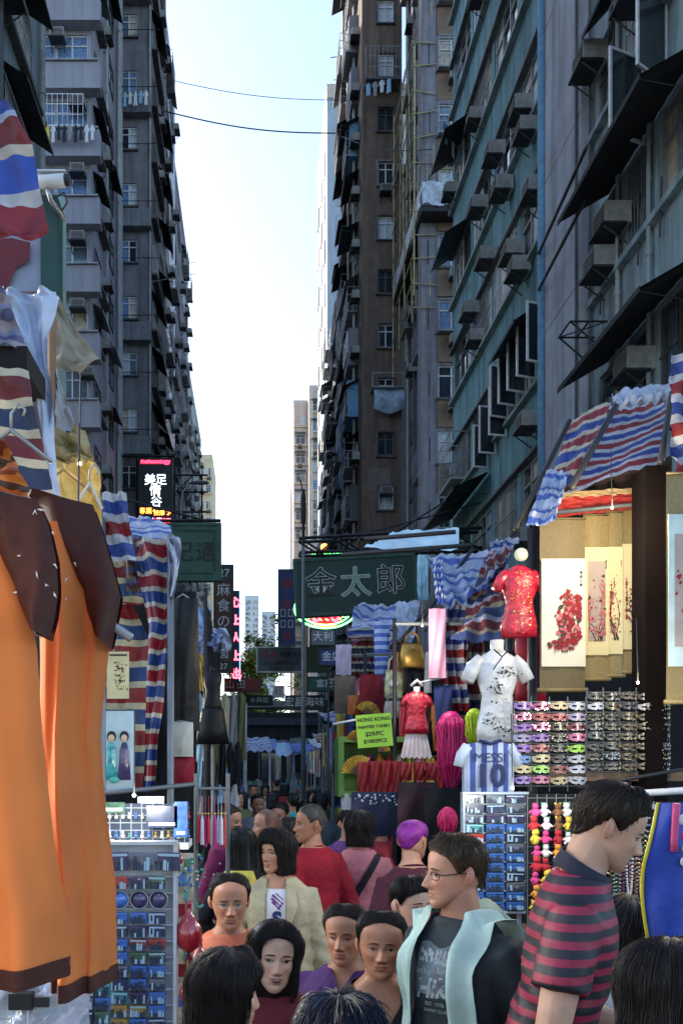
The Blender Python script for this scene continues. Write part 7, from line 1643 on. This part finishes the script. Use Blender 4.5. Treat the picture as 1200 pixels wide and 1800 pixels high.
# man with glasses
TEE = mat('charcoal_tee', (.02,.032,.038), .75, var=.2, bump=.2, bs=160, bd=.002)
P = person('tall man with glasses in profile, pale green sweater over his dark printed t-shirt', .655, 2.75, 1.775, -50, -82, 4, 0, fem=False, skin='d', hair='short', hcol=(.045,.03,.018), tm=TEE, slv=.5, neck=.0, fp=dict(nose=1.35, age=1., w=1.0, beard=.12), detail=3, build=.86, strands=3000, hs=.94)
glasses(P, GFR, r=.0016, rz=.0125); sc = P['sc']; PR = mat('faded_white_print', (.32,.37,.38), .7, var=.3, vs=30); PR2 = mat('grey_print', (.11,.14,.16), .7, var=.6, vs=14)
P['ptext']('let\'s go for a', .027, PR, -.01, 1.277*sc, 6, shear=.3); P['ptext']('Hike', .085, PR, .0, 1.225*sc, 8, shear=.35, bold=.0025); P['ptext']('EST. 1978', .018, PR, 0, 1.18*sc, 4); P['ptext']('SUMMIT CLUB', .014, PR, 0, 1.16*sc, 4)
b = MB(); b.grid(lambda a, c: P['surf'](-.075+.15*a, (1.205+.145*c+.008*sin(9*a)*c)*sc, True, .0035), 16, 8); b.build('mountain_print', PR2, P['top'], True)
b = MB()
for k in range(90): x_, z_, r_ = R.uniform(-.07,.07), 1.30+R.random()*.035, R.uniform(.0015,.006); b.add([P['surf'](x_-r_,z_*sc,True,.005),P['surf'](x_,(z_-.006)*sc,True,.005),P['surf'](x_+r_,z_*sc,True,.005),P['surf'](x_,(z_+.008)*sc,True,.005)], [(0,1,2,3)])
b.build('snow_print', PR, P['top'], kind='stuff')
SWT = mat('pale_green_sweater', (.42,.58,.52), .8, var=.12, vs=12, bump=.6, bs=220, bd=.003); sh = P['shw']
for s in (-1, 1):
    def sf2(a, c, s=s):      # from behind the neck over the shoulder and down the chest
        ang = pi*.5-c*pi*.62; 
        if c < .42:
            f = c/.42; y_ = .10-.17*f; z_ = 1.462*sc-(.03*(1-f)**2)-abs(a)*(.03+.0*f)-.015*f; x_ = s*(.055+a*.095+.01*f); return Vector((x_, y_+.02*a, z_+.012*sin(8*a)))
        f = (c-.42)/.58; x_ = s*(.065+.012*f+a*(.085-.02*f)); z_ = (1.435-.055*a-.50*f)*sc; q = P['surf'](x_, z_, True, .036+.012*sin(6*a+2*f)+.03*max(0,a-.4)*(1-f)+.006*sin(9*f))
        if f < .12: q.y = q.y*f/.12+(-.07+.02*a)*(1-f/.12)
        return q
    MB().grid(sf2, 14, 40).build('sweater_sleeve', SWT, P['t'], True)
MB().grid(lambda a, c: Vector(((a-.5)*.36, .115+.02*cos((a-.5)*5)+.03*c, (1.465-.03*abs(a-.5)*2-.36*c-.05*(abs(a-.5)*2)**2)*sc+.006*sin(14*a))), 16, 16).build('sweater_back', SWT, P['t'], True)
# striped shirt man
STR = stripe_mat('black_crimson_stripes', [(1,(.32,.012,.05)),(1.15,(.012,.012,.022))], axis=2, coord='Object')
n = STR.node_tree
for nd in n.nodes:
    if nd.type == 'MATH' and nd.operation == 'FRACT':
        src = nd.inputs[0].links[0].from_socket; mu = n.nodes.new('ShaderNodeMath'); mu.operation = 'MULTIPLY'; mu.inputs[1].default_value = 24.; n.links.new(src, mu.inputs[0]); n.links.new(mu.outputs[0], nd.inputs[0])
P = person('tall man in black and crimson striped polo looking down to the right', .80, 2.4, 1.975, 70, 80, 14, 0, fem=False, skin='c', hair='short', hcol=(.02,.013,.009), tm=STR, slv=.16, fp=dict(nose=1.25, age=.6, beard=.25), detail=3, build=.84, lean=12, strands=3000, arms={-1: dict(w=(-.235,-.22,.86), abs=1, palm=(1,0,-.3), curl=.7), 1: dict(w=(.16,-.40,.98), palm=(0,0,-1), curl=.7)}, hoff=.015, hs=.92)
NVY = mat('navy_collar', (.012,.014,.03), .75); LM = P['LM']; sc = P['sc']
b = MB(); b.grid(lambda a, c: LM @ Vector(((.074+.016*c)*sin(2*pi*(a*.94+.03)), .008-(.070+.016*c)*cos(2*pi*(a*.94+.03)), (1.452-.035*c-.02*cos(2*pi*a)*1.0)*sc)), 40, 5); b.build('collar_flap', NVY, P['top'], True)
wr = P['ends'][1][2]; t = thing('phone', 'dark phone held by the man in the striped polo', 'phone', P['t'].matrix_basis @ (wr+Vector((-.1,-.1,-.02))), radians(70)); MB().box(-.035,.035,-.07,.07,0,.009).build('phone_body', BLACKM, t); MB().box(-.032,.032,-.064,.064,.0092,.0098).build('screen', GLASSB, t)
# heads in the foreground
P = person('dark haired person very near at the bottom right, head turned away', .85, 1.78, 1.625, 150, 140, 12, 0, skin='c', hair='bob', tm=CN['black'], slv=.5, detail=3, strands=3500, hoff=.022, hs=.97)
P = person('top of a blue black head at the bottom centre, closest to the camera', .155, 1.55, 1.565, 175, 178, 10, 0, fem=False, skin='c', hair='short', hcol=(.008,.011,.022), tm=CN['black'], slv=.5, detail=2, hoff=.018, strands=4500, hs=.88)
P = person('person in white and black sleeves reaching into the necklace stall at the right', 1.25, 3.0, 1.55, 60, 60, 15, 0, skin='c', hair='bob', tm=mat('white_black_top', (.5,.5,.5), .7, var=.7, vs=4), slv=.35, detail=1, arms={-1: dict(w=(.02,-.42,1.15), abs=1), 1: dict(w=(.2,-.40,1.12))})
# middle distance
REDK = mat('crimson_sweater', (.30,.006,.02), .85, var=.18, vs=8, bump=.4, bs=40)
P = person('man in crimson sweater with cropped grey hair, seen from behind, looking left', .36, 5.5, 1.757, -140, -78, 2, 0, fem=False, skin='b', hair='crop', hcol=(.05,.045,.04), tm=REDK, slv=.53, detail=2, pants=mat('pale_jeans', (.2,.26,.32), .8), fp=dict(age=1.2), strands=500)
PKT = mat('pink_tshirt', (.5,.17,.19), .75, var=.12, bump=.3)
P = person('woman in pink t-shirt seen from behind with a black bag strap across her back', .70, 5.8, 1.70, 176, 165, 6, 0, skin='b', hair='bob', tm=PKT, slv=.34, detail=2, pants=mat('blue_jeans', (.04,.07,.12), .8))
P['t'].children[0]; sc = P['sc']; P['strip']('bag_strap', [(-.13,1.40*sc,.022),(-.02,1.22*sc,.024),(.09,1.03*sc,.024),(.16,.92*sc,.022)], CN['black'], front=False, off=.012)
t = thing('shoulder_bag', 'black shoulder bag worn by the woman in pink', 'bag', P['t'].matrix_basis @ Vector((.22,.10,.83))); MB().loft([tring(z, a, d, 0, 16, .6) for z, a, d in ((-.16,.11,.04),(-.15,.12,.05),(.0,.12,.05),(.1,.1,.03))]).build('bag_body', CN['black'], t, True)
far = [  # label, u, y, top, yaw, head, fem, hair, colour, hair colour
 ('bald man with pale collar beyond the woman in beige', 472, 6.2, 1.70, -60, -75, 0, 'buzz', CN['dark'], (.03,.03,.03)),
 ('woman with black hair and yellow bag behind the glasses wearer', 428, 5.6, 1.60, 160, -150, 1, 'long', CN['black'], (.01,.01,.01)),
 ('man in magenta top at the tassel stall', 402, 6.6, 1.70, 70, 60, 0, 'crop', mat('magenta_top', (.25,.02,.09), .8), (.015,.012,.01)),
 ('man with light blue shirt over his shoulder right of the bald man', 508, 6.8, 1.60, 150, 160, 0, 'crop', CN['sky'], (.02,.015,.01)),
 ('person in grey hooded sweater seen from behind near the lamp post', 563, 8.6, 1.74, 180, 175, 0, 'crop', mat('grey_hoodie', (.11,.14,.17), .85, bump=.3), (.012,.012,.014)),
 ('person in turquoise shirt far down the street', 516, 11.5, 1.66, 170, 180, 0, 'crop', mat('turquoise_shirt', (.02,.38,.42), .7), (.01,.01,.01)),
 ('person in black jacket left of the grey hooded sweater', 536, 9.6, 1.62, 10, 0, 1, 'bob', CN['black'], (.01,.01,.01)),
 ('dark clothed man behind the bald man', 492, 8.2, 1.66, 0, -20, 0, 'short', CN['black'], (.01,.01,.01)),
 ('woman in purple floral top facing the stall left of the pink shirt', 612, 7.2, 1.64, 10, 20, 1, 'tied', mat('purple_floral', (.12,.04,.18), .7, var=.8, vs=25), (.015,.01,.01)),
 ('person in purple woolly hat at the middle right stall', 722, 4.9, 1.69, -170, 140, 1, 'cap', mat('dark_wine_coat', (.06,.008,.02), .8), (.16,.015,.17)),
 ('man with short hair under the tassels, far', 452, 10.2, 1.68, 0, 15, 0, 'crop', CN['grey'], (.01,.01,.01)),
 ('woman in blue denim far behind the bald man', 478, 13.2, 1.60, 180, 170, 1, 'bob', CN['blue'], (.01,.01,.01)),
 ('man in white shirt far down the street beside the white frame', 446, 15.5, 1.70, 20, 10, 0, 'crop', CN['white'], (.01,.01,.01)),
 ('person in red jacket far down the street', 500, 16.8, 1.68, 160, 150, 1, 'bob', CN['red'], (.01,.01,.01)),
 ('person in olive coat in the far crowd by the left stalls', 425, 12.4, 1.66, -30, -20, 1, 'long', CN['olive'], (.01,.01,.01)),
 ('person in sky blue top far right of the lamp post', 548, 15.0, 1.62, 0, 0, 1, 'bob', CN['sky'], (.01,.01,.01)),
 ('person in dark coat, farthest in the crowd', 486, 21.0, 1.72, 180, 180, 0, 'crop', CN['dark'], (.01,.01,.01)),
 ('person in cream jacket in the far crowd', 466, 18.5, 1.64, 0, 0, 1, 'bob', CN['cream'], (.01,.01,.01)),
 ('dark haired shopper between the pink shirt and the right stall', 668, 7.6, 1.60, -90, -80, 1, 'tied', CN['red'], (.01,.01,.01)),
 ('shopper in dark top with phone at the left tassel stall', 392, 8.4, 1.64, 60, 60, 1, 'bob', CN['dark'], (.01,.01,.01)),
]
for (l_, u, y, top, yw, hd, fm_, hr, cm, hc) in far:
    P = person(l_, px(u, y), y, top, yw, hd, 3, 0, fem=bool(fm_), skin=R.choice('abd'), hair=hr, hcol=hc, tm=cm, slv=.53, detail=1 if y < 12 else 0, pants=R.choice([CN['dark'], mat('blue_jeans', (.04,.07,.12), .8), CN['black']]), topn='jacket')
    if 'yellow bag' in l_:
        t = thing('yellow_bag', 'yellow shoulder bag behind the woman in orange', 'bag', (px(420,5.3), 5.3, 1.2)); MB().loft([tring(z, a, d, 0, 16, .6) for z, a, d in ((-.16,.10,.04),(-.15,.11,.05),(.1,.11,.05),(.16,.09,.02))]).build('bag_body', CN['yellow'], t, True)
bpy.data.scenes.remove(TMP)
